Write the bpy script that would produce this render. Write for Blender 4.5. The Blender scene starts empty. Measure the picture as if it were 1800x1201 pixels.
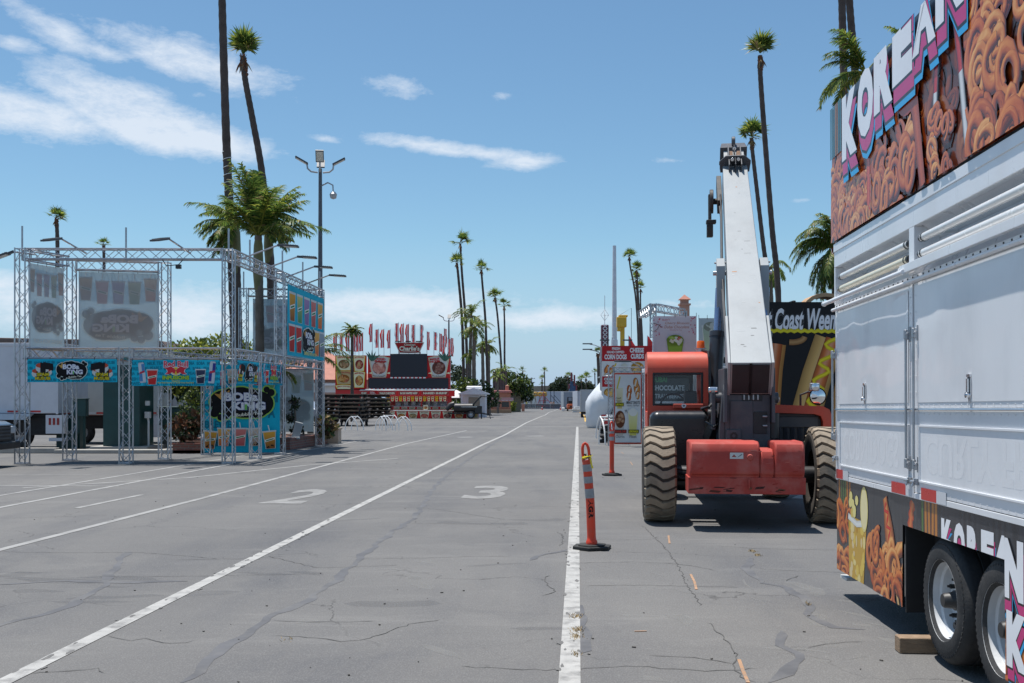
import bpy, bmesh, math, random
from mathutils import Vector, Matrix
from mathutils.geometry import tessellate_polygon
S = bpy.context.scene
C = S.collection
R = math.radians
# ------------------------------------------------------------------ camera
cam = bpy.data.cameras.new('camera'); camo = bpy.data.objects.new('camera', cam); C.objects.link(camo)
camo.location = (0, 0, 1.6); camo.rotation_euler = (R(90), 0, 0)
cam.sensor_width = 36; cam.lens = 37.0; cam.shift_y = 0.0564
cam.clip_start = 0.05; cam.clip_end = 6000
S.camera = camo
# ------------------------------------------------------------------ light
SUN_DIR = Vector((-0.18, 0.13, 1.0)).normalized()
sun = bpy.data.lights.new('sun', 'SUN'); suno = bpy.data.objects.new('sun', sun); C.objects.link(suno)
sun.energy = 5.0; sun.angle = R(0.53); sun.color = (1.0, 0.965, 0.91)
suno.rotation_euler = (-SUN_DIR).to_track_quat('-Z', 'Y').to_euler(); suno.location = (-20, 10, 90)
S.view_settings.view_transform = 'Standard'; S.view_settings.look = 'None'
S.view_settings.gamma = 1; S.view_settings.exposure = 0.2
S.view_settings.use_curve_mapping = False
S.render.engine = 'CYCLES'
S.cycles.max_bounces = 6; S.cycles.transparent_max_bounces = 12
try:
    S.cycles.use_denoising = True
except Exception:
    pass
# ------------------------------------------------------------------ sky
W = bpy.data.worlds.new('World'); S.world = W; W.use_nodes = True
nt = W.node_tree; nt.nodes.clear()
def wn(t, **k):
    n = nt.nodes.new(t)
    for a, b in k.items(): setattr(n, a, b)
    return n
def wl(a, b): nt.links.new(a, b)
def wm(op, a, b=None, c=None, clamp=False):
    n = wn('ShaderNodeMath', operation=op); n.use_clamp = clamp
    for i, x in enumerate((a, b, c)):
        if x is None: continue
        if isinstance(x, (int, float)): n.inputs[i].default_value = x
        else: wl(x, n.inputs[i])
    return n.outputs[0]
sky = wn('ShaderNodeTexSky', sky_type='NISHITA', sun_disc=False)
sky.sun_elevation = math.asin(SUN_DIR.z); sky.sun_rotation = math.atan2(SUN_DIR.x, SUN_DIR.y)
sky.air_density = 1.0; sky.dust_density = 0.4; sky.ozone_density = 1.0; sky.altitude = 10
tc = wn('ShaderNodeTexCoord'); sx = wn('ShaderNodeSeparateXYZ'); wl(tc.outputs['Generated'], sx.inputs[0])
az = wm('ARCTAN2', sx.outputs[0], sx.outputs[1]); el = wm('ARCSINE', sx.outputs[2])
ae = wn('ShaderNodeCombineXYZ'); wl(az, ae.inputs[0]); wl(el, ae.inputs[1])
def wnoise(scx, scy, off, detail=8, rough=0.6, rot=0.0, dist=0.4):
    mp = wn('ShaderNodeMapping'); mp.inputs['Scale'].default_value = (scx, scy, 1); mp.inputs['Location'].default_value = (off, off * .7, off)
    mp.inputs['Rotation'].default_value = (0, 0, rot)
    wl(ae.outputs[0], mp.inputs[0]); n = wn('ShaderNodeTexNoise'); n.inputs['Scale'].default_value = 1
    n.inputs['Detail'].default_value = detail; n.inputs['Roughness'].default_value = rough; n.inputs['Distortion'].default_value = dist
    wl(mp.outputs[0], n.inputs['Vector']); return n.outputs['Fac']
n1 = wnoise(11, 26, 3.1, rot=0.22, dist=.2, rough=.66, detail=10); n2 = wnoise(34, 75, 7.7, detail=9, rough=.7, rot=.22, dist=.25)
nz = wm('ADD', wm('MULTIPLY', wm('SUBTRACT', n1, .5), 1.25), wm('MULTIPLY', wm('SUBTRACT', n2, .5), .9))
def blob(px, py, hw, hh, rot, gain):
    a = math.atan((px - 900) / 1850); e = math.atan((702 - py) / 1850 * math.cos(a))
    mp = wn('ShaderNodeMapping', vector_type='TEXTURE'); mp.inputs['Location'].default_value = (a, e, 0)
    mp.inputs['Rotation'].default_value = (0, 0, R(rot)); mp.inputs['Scale'].default_value = (hw / 1850, hh / 1850, 1)
    wl(ae.outputs[0], mp.inputs[0]); ln = wn('ShaderNodeVectorMath', operation='LENGTH'); wl(mp.outputs[0], ln.inputs[0])
    return wm('MULTIPLY', wm('SUBTRACT', 1.0, ln.outputs['Value'], clamp=True), gain)
bl = [blob(90, 45, 170, 42, -22, 1.15), blob(330, 108, 290, 58, -12, 1.3), blob(180, 90, 140, 45, -15, .9), blob(60, 200, 210, 62, -6, 1.5), blob(230, 200, 240, 78, -16, 1.7),
      blob(370, 250, 180, 48, -10, 1.3), blob(700, 150, 110, 36, -8, 1.0), blob(800, 262, 270, 24, -6, 1.25), blob(930, 285, 125, 26, 2, 1.2), blob(570, 245, 60, 14, -4, .9), blob(1180, 282, 90, 12, -4, .6),
      blob(1410, 352, 70, 10, 0, .6), blob(200, 545, 420, 80, 0, 1.5), blob(40, 520, 260, 70, 0, 1.3), blob(690, 545, 340, 55, -2, 1.5), blob(950, 562, 260, 38, 2, 1.2), blob(1190, 535, 150, 28, 0, .8),
      blob(800, 530, 520, 60, 0, .65), blob(880, 170, 40, 16, 0, .55), blob(20, 75, 90, 25, -10, .8), blob(350, 165, 60, 24, 0, .6)]
acc = bl[0]
for b in bl[1:]: acc = wm('MAXIMUM', acc, b)
# loose cloud elsewhere in the sky, away from the stretch in front
back = wm('MULTIPLY', wm('SUBTRACT', wm('ABSOLUTE', az), 0.62, clamp=True), 1.2, clamp=True)
acc = wm('MAXIMUM', acc, wm('MULTIPLY', back, 0.42))
dens = wm('MULTIPLY', wm('ADD', wm('SUBTRACT', wm('MULTIPLY', wm('MINIMUM', acc, 1.0), .88), .385), nz), 1.6, clamp=True); dens = wm('MULTIPLY', dens, wm('MULTIPLY', acc, 3.0, clamp=True))
dens = wm('MULTIPLY', wm('SMOOTH_MIN', dens, 1.0, .2), 0.86, clamp=True)
hs = wm('MULTIPLY', wm('SUBTRACT', 0.15, el, clamp=True), 6.0, clamp=True)     # low sky pales
g = wn('ShaderNodeMix', data_type='RGBA', blend_type='MULTIPLY'); g.inputs[0].default_value = 1.0; wl(sky.outputs[0], g.inputs[6]); g.inputs[7].default_value = (.81, 1.03, 1.09, 1)
mx0 = wn('ShaderNodeMix', data_type='RGBA'); wl(hs, mx0.inputs[0]); wl(g.outputs[2], mx0.inputs[6]); mx0.inputs[7].default_value = (3.55, 4.85, 6.9, 1)
mx = wn('ShaderNodeMix', data_type='RGBA'); wl(dens, mx.inputs[0]); wl(mx0.outputs[2], mx.inputs[6]); mx.inputs[7].default_value = (7.0, 7.6, 8.4, 1)
bg = wn('ShaderNodeBackground'); bg.inputs[1].default_value = 0.1; wl(mx.outputs[2], bg.inputs[0])
wo = wn('ShaderNodeOutputWorld'); wl(bg.outputs[0], wo.inputs[0])

# ------------------------------------------------------------------ helpers
def lin(c):
    if isinstance(c, str):
        c = c.lstrip('#'); c = [int(c[i:i + 2], 16) / 255 for i in (0, 2, 4)]
        return tuple((x / 12.92 if x <= .04045 else ((x + .055) / 1.055) ** 2.4) for x in c)
    return tuple(c[:3])
MATS = {}
def mat(name, col=(.5, .5, .5), rough=.5, metal=0., var=.12, scale=3., bump=0., bscale=60., dirt=None, dirt_amt=.4, dirt_scale=2., spec=.5, transl=0., transp=0., attr=False, coat=0., stretch=None):
    if name in MATS: return MATS[name]
    m = bpy.data.materials.new(name); m.use_nodes = True; t = m.node_tree; N = t.nodes; L = t.links
    b = N['Principled BSDF']; out = N['Material Output']
    b.inputs['Roughness'].default_value = rough; b.inputs['Metallic'].default_value = metal
    b.inputs['Specular IOR Level'].default_value = spec
    if coat: b.inputs['Coat Weight'].default_value = coat
    geo = N.new('ShaderNodeNewGeometry'); pos = geo.outputs['Position']
    if stretch:
        mp = N.new('ShaderNodeMapping'); mp.inputs['Scale'].default_value = stretch; L.new(pos, mp.inputs[0]); pos = mp.outputs[0]
    def noise(sc, det=5, ro=.6):
        n = N.new('ShaderNodeTexNoise'); n.inputs['Scale'].default_value = sc; n.inputs['Detail'].default_value = det; n.inputs['Roughness'].default_value = ro
        L.new(pos, n.inputs['Vector']); return n.outputs['Fac']
    if attr:
        a = N.new('ShaderNodeVertexColor'); a.layer_name = 'print'; base = a.outputs[0]
    else:
        r = N.new('ShaderNodeRGB'); r.outputs[0].default_value = (*lin(col), 1); base = r.outputs[0]
    if var:
        mr = N.new('ShaderNodeMapRange'); mr.inputs['From Min'].default_value = .3; mr.inputs['From Max'].default_value = .7
        mr.inputs['To Min'].default_value = 1 - var; mr.inputs['To Max'].default_value = 1 + var
        L.new(noise(scale), mr.inputs[0])
        mu = N.new('ShaderNodeVectorMath'); mu.operation = 'SCALE'; L.new(base, mu.inputs[0]); L.new(mr.outputs[0], mu.inputs['Scale']); base = mu.outputs[0]
    if dirt is not None:
        mr = N.new('ShaderNodeMapRange'); mr.inputs['From Min'].default_value = .48; mr.inputs['From Max'].default_value = .72
        mr.inputs['To Max'].default_value = dirt_amt; L.new(noise(dirt_scale, 8, .65), mr.inputs[0])
        mi = N.new('ShaderNodeMix'); mi.data_type = 'RGBA'; L.new(mr.outputs[0], mi.inputs[0]); L.new(base, mi.inputs[6]); mi.inputs[7].default_value = (*lin(dirt), 1); base = mi.outputs[2]
    L.new(base, b.inputs['Base Color'])
    if rough > .12 and var:
        mr = N.new('ShaderNodeMapRange'); mr.inputs['To Min'].default_value = max(.02, rough - .12); mr.inputs['To Max'].default_value = min(1, rough + .12)
        L.new(noise(scale * 3), mr.inputs[0]); L.new(mr.outputs[0], b.inputs['Roughness'])
    if bump:
        bp = N.new('ShaderNodeBump'); bp.inputs['Strength'].default_value = bump; bp.inputs['Distance'].default_value = .02
        L.new(noise(bscale), bp.inputs['Height']); L.new(bp.outputs[0], b.inputs['Normal'])
    sh = b.outputs[0]
    if transl:
        tr = N.new('ShaderNodeBsdfTranslucent'); L.new(base, tr.inputs[0])
        ms = N.new('ShaderNodeMixShader'); ms.inputs[0].default_value = transl; L.new(sh, ms.inputs[1]); L.new(tr.outputs[0], ms.inputs[2]); sh = ms.outputs[0]
    if transp:
        tp = N.new('ShaderNodeBsdfTransparent'); ms = N.new('ShaderNodeMixShader'); ms.inputs[0].default_value = transp
        L.new(sh, ms.inputs[1]); L.new(tp.outputs[0], ms.inputs[2]); sh = ms.outputs[0]
    L.new(sh, out.inputs[0])
    MATS[name] = m; return m
def glass_mat(name, tint=(.75, .8, .8), mixf=.22, rough=.02):
    if name in MATS: return MATS[name]
    m = bpy.data.materials.new(name); m.use_nodes = True; t = m.node_tree; N = t.nodes; L = t.links; N.clear()
    o = N.new('ShaderNodeOutputMaterial'); tp = N.new('ShaderNodeBsdfTransparent'); tp.inputs[0].default_value = (*tint, 1)
    gl = N.new('ShaderNodeBsdfGlossy'); gl.inputs[1].default_value = rough; ms = N.new('ShaderNodeMixShader'); fr = N.new('ShaderNodeFresnel'); fr.inputs[0].default_value = 1.5
    ad = N.new('ShaderNodeMath'); ad.operation = 'ADD'; ad.use_clamp = True; L.new(fr.outputs[0], ad.inputs[0]); ad.inputs[1].default_value = mixf - .04
    L.new(ad.outputs[0], ms.inputs[0]); L.new(tp.outputs[0], ms.inputs[1]); L.new(gl.outputs[0], ms.inputs[2]); L.new(ms.outputs[0], o.inputs[0]); MATS[name] = m; return m

def tag(o, label=None, cat=None, group=None, kind=None):
    if label: o['label'] = label
    if cat: o['category'] = cat
    if group: o['group'] = group
    if kind: o['kind'] = kind
    return o
def thing(name, label, cat, loc=(0, 0, 0), rotz=0., group=None):
    o = bpy.data.objects.new(name, None); C.objects.link(o); o.location = loc; o.rotation_euler = (0, 0, rotz); o.empty_display_size = .3
    return tag(o, label, cat, group)
KIDS = {}
def reg(o, p):
    o.parent = p; KIDS.setdefault(p.name, []).append(o)
def dup(root, loc=None, rotz=None, label=None, group=None, scale=None):
    r = root.copy(); C.objects.link(r)
    if loc is not None: r.location = loc
    if rotz is not None: r.rotation_euler = (0, 0, rotz)
    if label: r['label'] = label
    if group: r['group'] = group
    if scale: r.scale = (scale,) * 3 if isinstance(scale, (int, float)) else scale
    def rec(a, b):
        for ch in KIDS.get(a.name, []):
            c = ch.copy(); C.objects.link(c); reg(c, b); rec(ch, c)
    rec(root, r); return r

class MB:
    def __init__(s): s.v = []; s.f = []; s.m = []; s.c = []
    def add(s, vs, fs, mat=0, col=None):
        n = len(s.v); s.v += [tuple(p) for p in vs]
        for f in fs: s.f.append(tuple(i + n for i in f)); s.m.append(mat); s.c.append(col)
        return s
    def face(s, pts, mat=0, col=None): return s.add(pts, [tuple(range(len(pts)))], mat, col)
    def box(s, x0, x1, y0, y1, z0, z1, mat=0):
        vs = [(x, y, z) for z in (z0, z1) for y in (y0, y1) for x in (x0, x1)]
        return s.add(vs, [(0, 2, 3, 1), (4, 5, 7, 6), (0, 1, 5, 4), (2, 6, 7, 3), (0, 4, 6, 2), (1, 3, 7, 5)], mat)
    def obox(s, c, size, rot=None, mat=0):
        c = Vector(c); m = rot if rot is not None else Matrix.Identity(3); hx, hy, hz = [q / 2 for q in size]
        vs = [c + m @ Vector((x, y, z)) for z in (-hz, hz) for y in (-hy, hy) for x in (-hx, hx)]
        return s.add(vs, [(0, 2, 3, 1), (4, 5, 7, 6), (0, 1, 5, 4), (2, 6, 7, 3), (0, 4, 6, 2), (1, 3, 7, 5)], mat)
    def bar(s, a, b, w, h, mat=0, up=(0, 0, 1)):
        a = Vector(a); b = Vector(b); d = (b - a); l = d.length; d.normalize(); u = Vector(up)
        if abs(d.dot(u)) > .98: u = Vector((0, 1, 0))
        x = d.cross(u).normalized(); z = x.cross(d)
        M = Matrix((x, d, z)).transposed()
        return s.obox((a + b) / 2, (w, l, h), M, mat)
    def tube(s, pts, r, n=8, mat=0, caps=True):
        pts = [Vector(p) for p in pts]; k = len(pts); rs = r if isinstance(r, (list, tuple)) else [r] * k
        vs = []; fs = []; px = None
        for i, p in enumerate(pts):
            d = (pts[min(i + 1, k - 1)] - pts[max(i - 1, 0)]).normalized()
            if px is None:
                u = Vector((0, 0, 1)) if abs(d.z) < .9 else Vector((1, 0, 0)); px = d.cross(u).normalized()
            px = (px - d * px.dot(d)).normalized(); py = d.cross(px)
            for j in range(n):
                a = 2 * math.pi * j / n; vs.append(p + (px * math.cos(a) + py * math.sin(a)) * rs[i])
        for i in range(k - 1):
            for j in range(n):
                j2 = (j + 1) % n; fs.append((i * n + j, i * n + j2, (i + 1) * n + j2, (i + 1) * n + j))
        if caps: fs += [tuple(range(n - 1, -1, -1)), tuple(range((k - 1) * n, k * n))]
        return s.add(vs, fs, mat)
    def cyl(s, a, b, r0, r1=None, n=12, mat=0, caps=True): return s.tube([a, b], [r0, r0 if r1 is None else r1], n, mat, caps)
    def prism(s, poly, o, U, V, Wv, mat=0):
        o = Vector(o); U = Vector(U); V = Vector(V); Wv = Vector(Wv); n = len(poly)
        vs = [o + U * a + V * b for a, b in poly] + [o + U * a + V * b + Wv for a, b in poly]
        fs = [tuple(range(n - 1, -1, -1)), tuple(range(n, 2 * n))] + [(i, (i + 1) % n, n + (i + 1) % n, n + i) for i in range(n)]
        if U.cross(V).dot(Wv) < 0: fs = [f[::-1] for f in fs]
        return s.add(vs, fs, mat)
    def lathe(s, prof, o=(0, 0, 0), axis=(0, 0, 1), n=24, mat=0, caps=False):
        o = Vector(o); d = Vector(axis).normalized(); u = Vector((0, 0, 1)) if abs(d.z) < .9 else Vector((1, 0, 0))
        x = d.cross(u).normalized(); y = d.cross(x); k = len(prof); vs = []
        for r, z in prof:
            for j in range(n):
                a = 2 * math.pi * j / n; vs.append(o + d * z + (x * math.cos(a) + y * math.sin(a)) * r)
        fs = [(i * n + j, i * n + (j + 1) % n, (i + 1) * n + (j + 1) % n, (i + 1) * n + j) for i in range(k - 1) for j in range(n)]
        if caps and prof[0][0] > 1e-5: fs.append(tuple(range(n - 1, -1, -1)))
        if caps and prof[-1][0] > 1e-5: fs.append(tuple(range((k - 1) * n, k * n)))
        return s.add(vs, fs, mat)
    def dome(s, c, r, nrm, n=6, mat=0):
        d = Vector(nrm).normalized(); return s.lathe([(r, 0), (r * .7, r * .45), (0.0001, r * .6)], c, d, n, mat)
    def build(s, name, mats, parent=None, bevel=0., seg=2, smooth=38, loc=None, rotz=0., wn=False):
        me = bpy.data.meshes.new(name); me.from_pydata(s.v, [], s.f)
        if not isinstance(mats, (list, tuple)): mats = [mats]
        for m in mats: me.materials.append(m)
        me.polygons.foreach_set('material_index', s.m)
        if any(c is not None for c in s.c):
            at = me.color_attributes.new('print', 'FLOAT_COLOR', 'CORNER'); arr = []
            for f, c in zip(s.f, s.c):
                if c is None: c = (.5, .5, .5)
                if isinstance(c[0], (int, float)): arr += [c[0], c[1], c[2], 1.] * len(f)
                else:
                    for q in c: arr += [q[0], q[1], q[2], 1.]
            at.data.foreach_set('color', arr)
        me.update()
        if smooth:
            me.polygons.foreach_set('use_smooth', [True] * len(me.polygons))
            try: me.set_sharp_from_angle(angle=R(smooth))
            except Exception: pass
        o = bpy.data.objects.new(name, me); C.objects.link(o)
        if parent is not None: reg(o, parent)
        if loc is not None: o.location = loc
        if rotz: o.rotation_euler = (0, 0, rotz)
        if bevel:
            b = o.modifiers.new('bevel', 'BEVEL'); b.width = bevel; b.segments = seg; b.limit_method = 'ANGLE'; b.angle_limit = R(40)
            if hasattr(b, 'harden_normals'): b.harden_normals = True
        return o

def gz(Y):                       # the ground falls away gently beyond 100 m
    return 0. if Y < 100 else -(min(Y, 400) - 100) * .004
def G(px, py, z=0.):             # photo reading of a point on level ground -> where it stands
    Y = 1850 * (1.6 - z) / (py - 702); return Vector(((px - 900) / 1850 * Y, Y, z))
def P(px, py, Y): return Vector(((px - 900) / 1850 * Y, Y, 1.6 - (py - 702) / 1850 * Y))

# ---- lettering and flat printed pictures: layered polygons on a sheet, colours held per corner
_T = {}
def glyphs(txt, bold=0., shear=0., space=1.):
    k = (txt, bold, shear, space)
    if k in _T: return _T[k]
    cu = bpy.data.curves.new('lettering', 'FONT'); cu.body = txt; cu.offset = bold; cu.shear = shear; cu.space_character = space; cu.resolution_u = 3
    ob = bpy.data.objects.new('lettering', cu); C.objects.link(ob)
    dg = bpy.context.evaluated_depsgraph_get(); me = bpy.data.meshes.new_from_object(ob.evaluated_get(dg))
    me.calc_loop_triangles(); vs = [(v.co.x, v.co.y) for v in me.vertices]; ts = []
    for t in me.loop_triangles:
        i, j, l = t.vertices
        ar = (vs[j][0] - vs[i][0]) * (vs[l][1] - vs[i][1]) - (vs[l][0] - vs[i][0]) * (vs[j][1] - vs[i][1])
        if abs(ar) > 1e-9: ts.append((i, j, l) if ar > 0 else (i, l, j))
    bpy.data.objects.remove(ob); bpy.data.curves.remove(cu); bpy.data.meshes.remove(me)
    par = list(range(len(vs)))
    def fd(i):
        while par[i] != i: par[i] = par[par[i]]; i = par[i]
        return i
    for i, j, l in ts: par[fd(i)] = fd(j); par[fd(l)] = fd(j)
    ids = {}; ts = [(i, j, l, ids.setdefault(fd(i), len(ids))) for i, j, l in ts]
    _T[k] = (vs, ts); return _T[k]
class Art:
    def __init__(s, w, h, step=.0004, mirror=False, wash=None, clip=True):
        s.w = w; s.h = h; s.step = step; s.mirror = mirror; s.wash = wash; s.t = []; s.z = 0.; s.clip = clip; s.warp = None
    def lay(s, k=1): s.z += s.step * k
    def col(s, c):
        c = lin(c)
        if s.wash: a, w = s.wash; c = tuple(x * (1 - a) + y * a for x, y in zip(c, lin(w)))
        return c
    def tri(s, pts, cs, dz=0., zs=None): s.t.append(([(p[0], p[1], s.z + (zs[i] if zs else dz)) for i, p in enumerate(pts)], cs))
    def poly(s, pts, c, lay=True):
        if lay: s.lay()
        c = s.col(c); q = [Vector((p[0], p[1], 0)) for p in pts]
        for t in tessellate_polygon([q]): s.tri([pts[i] for i in t], [c] * 3)
    def rect(s, x0, y0, x1, y1, c, lay=True): s.poly([(x0, y0), (x1, y0), (x1, y1), (x0, y1)], c, lay)
    def ell(s, x, y, rx, ry, c, n=20, rot=0., lay=True, c2=None):
        if lay: s.lay()
        a = s.col(c2 or c); b = s.col(c); cr, sr = math.cos(rot), math.sin(rot)
        ps = [(x + rx * math.cos(2 * math.pi * i / n) * cr - ry * math.sin(2 * math.pi * i / n) * sr, y + rx * math.cos(2 * math.pi * i / n) * sr + ry * math.sin(2 * math.pi * i / n) * cr) for i in range(n)]
        for i in range(n): s.tri([(x, y), ps[i], ps[(i + 1) % n]], [a, b, b])
    def grid(s, x0, y0, x1, y1, nx, ny, fn, lay=True):
        if lay: s.lay()
        cs = [[s.col(fn(i / nx, j / ny)) for i in range(nx + 1)] for j in range(ny + 1)]
        X = lambda i: x0 + (x1 - x0) * i / nx
        Y = lambda j: y0 + (y1 - y0) * j / ny
        for j in range(ny):
            for i in range(nx):
                a, b, c, d = (X(i), Y(j)), (X(i + 1), Y(j)), (X(i + 1), Y(j + 1)), (X(i), Y(j + 1))
                s.tri([a, b, c], [cs[j][i], cs[j][i + 1], cs[j + 1][i + 1]]); s.tri([a, c, d], [cs[j][i], cs[j + 1][i + 1], cs[j + 1][i]])
    def strip(s, path, wid, cs, lay=True, jit=0., rnd=None):
        """a stroke along a path; cs = colours across it"""
        if lay: s.lay()
        n = len(path); k = len(cs); cs = [s.col(c) for c in cs]; rows = []
        if jit: J = [[1 + rnd.uniform(-jit, jit) for q in range(k)] for i in range(n)]
        for i, p in enumerate(path):
            a = path[max(i - 1, 0)]; b = path[min(i + 1, n - 1)]; dx, dy = b[0] - a[0], b[1] - a[1]; l = math.hypot(dx, dy) or 1
            nx, ny = -dy / l, dx / l; w = wid[i] if isinstance(wid, (list, tuple)) else wid
            rows.append([(p[0] + nx * w * (q / (k - 1) - .5), p[1] + ny * w * (q / (k - 1) - .5)) for q in range(k)])
        for i in range(n - 1):
            for q in range(k - 1):
                a, b, c, d = rows[i][q], rows[i + 1][q], rows[i + 1][q + 1], rows[i][q + 1]
                za = s.step * .8 * i / n; zb = s.step * .8 * (i + 1) / n
                k0, k1, k2, k3 = (cs[q], cs[q], cs[q + 1], cs[q + 1]) if not jit else [tuple(x * J[ii][qq] for x in cs[qq]) for ii, qq in ((i, q), (i + 1, q), (i + 1, q + 1), (i, q + 1))]
                s.tri([a, b, c], [k0, k1, k2], 0, (za, zb, zb)); s.tri([a, c, d], [k0, k2, k3], 0, (za, zb, za))
    def lit_strip(s, path, wid, d, m, h, rnd, jit=.1):
        """a rounded strand as a camera would have caught it, light from the upper left of the picture"""
        s.lay(); n = len(path); k = 8; L = (-.35, .62, .70); rows = []; cols = []
        for i, p in enumerate(path):
            a = path[max(i - 1, 0)]; b = path[min(i + 1, n - 1)]; dx, dy = b[0] - a[0], b[1] - a[1]; l = math.hypot(dx, dy) or 1; nx, ny = -dy / l, dx / l; w = wid[i]; r = []; c = []
            for q in range(k):
                t = 2 * q / (k - 1) - 1; v = max(0., nx * t * L[0] + ny * t * L[1] + math.sqrt(max(0, 1 - t * t)) * L[2]) * (1 + rnd.uniform(-jit, jit)); e = min(1, v * 1.9) if v < .53 else 1
                base = tuple(x + (y - x) * e for x, y in zip(d, m)); f = max(0, (v - .6) / .4); c.append(s.col(tuple(x + (y - x) * min(1, f) for x, y in zip(base, h)))); r.append((p[0] + nx * w * t / 2, p[1] + ny * w * t / 2))
            rows.append(r); cols.append(c)
        for i in range(n - 1):
            za = s.step * .8 * i / n; zb = s.step * .8 * (i + 1) / n
            for q in range(k - 1):
                a, b, c, e = (rows[i][q], rows[i + 1][q], rows[i + 1][q + 1], rows[i][q + 1]); ca, cb, cc, ce = cols[i][q], cols[i + 1][q], cols[i + 1][q + 1], cols[i][q + 1]
                s.tri([a, b, c], [ca, cb, cc], 0, (za, zb, zb)); s.tri([a, c, e], [ca, cc, ce], 0, (za, zb, za))
    def text(s, txt, x, y, w, h, c, bold=.015, shear=0., outline=None, ocol='#000000', rot=0., arc=0., space=1., flipv=False, lay=True, dx=0, dy=0):
        """lettering fitted to the box x,y,w,h; arc bends it up in the middle"""
        v0, t0 = glyphs(txt, bold, shear, space)
        xs = [a for a, b in v0]; ys = [b for a, b in v0]
        if not xs: return
        x_0, x_1, y_0, y_1 = min(xs), max(xs), min(ys), max(ys); sx = w / (x_1 - x_0); sy = h / (y_1 - y_0)
        def put(vs, ts, c):
            cc = s.col(c); cr, sr = math.cos(rot), math.sin(rot); q = []
            for a, b in vs:
                u = (a - x_0) * sx; v = (b - y_0) * sy
                if flipv: v = h - v
                if arc: v += arc * (1 - (2 * u / w - 1) ** 2)
                u -= w / 2; v -= h / 2
                q.append((x + w / 2 + u * cr - v * sr + dx, y + h / 2 + u * sr + v * cr + dy))
            s.z += s.step * .12
            for t in ts:
                tt = t[2::-1] if flipv else t[:3]
                s.tri([q[i] for i in tt], [cc] * 3, s.step * .05 * (t[3] % 9))
        if outline:
            if lay: s.lay()
            vs, ts = glyphs(txt, bold + outline, shear, space); put(vs, ts, ocol)
        if lay: s.lay()
        put(v0, t0, c)
    def mb(s, o=(0, 0, 0), U=(1, 0, 0), V=(0, 0, 1), back=0., bcol='#dddddd', mb=None, warp=None):
        """put it in space: sheet spanned by U,V, pictures facing U x V; back = thickness of the sheet behind"""
        m = mb or MB(); o = Vector(o); U = Vector(U).normalized(); V = Vector(V).normalized(); Nn = U.cross(V).normalized()
        def tf(p):
            u = min(max(p[0], 0), s.w) if s.clip else p[0]; v = min(max(p[1], 0), s.h) if s.clip else p[1]
            if s.mirror: u = s.w - u
            z = p[2] + (warp(u / s.w, v / s.h) if warp else 0)
            return o + U * u + V * v + Nn * z
        for pts, cs in s.t:
            if s.clip and (all(p[0] <= 0 for p in pts) or all(p[0] >= s.w for p in pts) or all(p[1] <= 0 for p in pts) or all(p[1] >= s.h for p in pts)): continue
            if s.clip: pts = [(min(max(p[0], 0), s.w), min(max(p[1], 0), s.h), p[2]) for p in pts]
            todo = [(pts, cs)]; lim = max(s.w, s.h) / 20
            while todo:
                pp, cc = todo.pop()
                if warp:
                    ls = [math.hypot(pp[i][0] - pp[(i + 1) % 3][0], pp[i][1] - pp[(i + 1) % 3][1]) for i in range(3)]; i = ls.index(max(ls))
                    if ls[i] > lim:
                        a_, b_, c_ = pp[i], pp[(i + 1) % 3], pp[(i + 2) % 3]; ca, cb_, cc_ = cc[i], cc[(i + 1) % 3], cc[(i + 2) % 3]; mm = tuple((x + y) / 2 for x, y in zip(a_, b_)); mc = tuple((x + y) / 2 for x, y in zip(ca, cb_))
                        todo += [([a_, mm, c_], [ca, mc, cc_]), ([mm, b_, c_], [mc, cb_, cc_])]; continue
                q = [tf(p) for p in pp]
                if s.mirror: q = q[::-1]; cc = cc[::-1]
                m.add(q, [(0, 1, 2)], 0, cc)
        if back:
            n = 1
            bc = s.col(bcol)
            if warp:
                nx = 20; ny = 10; vs = [o + U * (s.w * i / nx) + V * (s.h * j / ny) + Nn * (warp(i / nx, j / ny) - .003) for j in range(ny + 1) for i in range(nx + 1)]; k = nx + 1
                m.add(vs, [(j * k + i, j * k + i + 1, (j + 1) * k + i + 1, (j + 1) * k + i) for j in range(ny) for i in range(nx)], 0, bc); n = 0
            for i in range(n):
                a, b = s.w * i / n, s.w * (i + 1) / n
                za = warp(i / n, .5) if warp else 0; zb = warp((i + 1) / n, .5) if warp else 0
                q = [o + U * a + Nn * (za - .0006), o + U * b + Nn * (zb - .0006), o + U * b + V * s.h + Nn * (zb - .0006), o + U * a + V * s.h + Nn * (za - .0006)]
                k = [p - Nn * back for p in q]
                m.add(q + k, [(0, 1, 2, 3), (7, 6, 5, 4), (1, 0, 4, 5), (3, 2, 6, 7)] + ([(0, 3, 7, 4)] if i == 0 else []) + ([(2, 1, 5, 6)] if i == n - 1 else []), 0, bc)
        return m
PRINT = mat('printed_vinyl', attr=True, rough=.5, var=.05, scale=2.5, spec=.2)
PRINT_GLOSS = mat('glossy_print', attr=True, rough=.22, spec=.35, var=.06, scale=1.5, bump=.06, bscale=2.5)
MESHCLOTH = mat('mesh_banner_print', attr=True, rough=.8, var=.05, scale=1.2, transl=.5, transp=.18, spec=.1)
CLOTH = mat('banner_cloth_print', attr=True, rough=.75, var=.07, scale=1.5, transl=.12, spec=.2, bump=.3, bscale=3.5)
ALU = mat('truss_aluminium', (.44, .45, .475), rough=.33, metal=.9, var=.15, scale=6)
STEEL = mat('galvanised_steel', (.42, .43, .45), rough=.42, metal=.8, var=.15, scale=8)
CHROME = mat('bright_metal', (.75, .75, .76), rough=.18, metal=1., var=.1)
WHITE = mat('white_paint', (.78, .78, .77), rough=.4, var=.05, scale=1.5)
OFFWHITE = mat('aged_white_paint', (.66, .66, .64), rough=.5, var=.1, scale=1.5, dirt=(.35, .32, .28), dirt_amt=.3)
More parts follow.
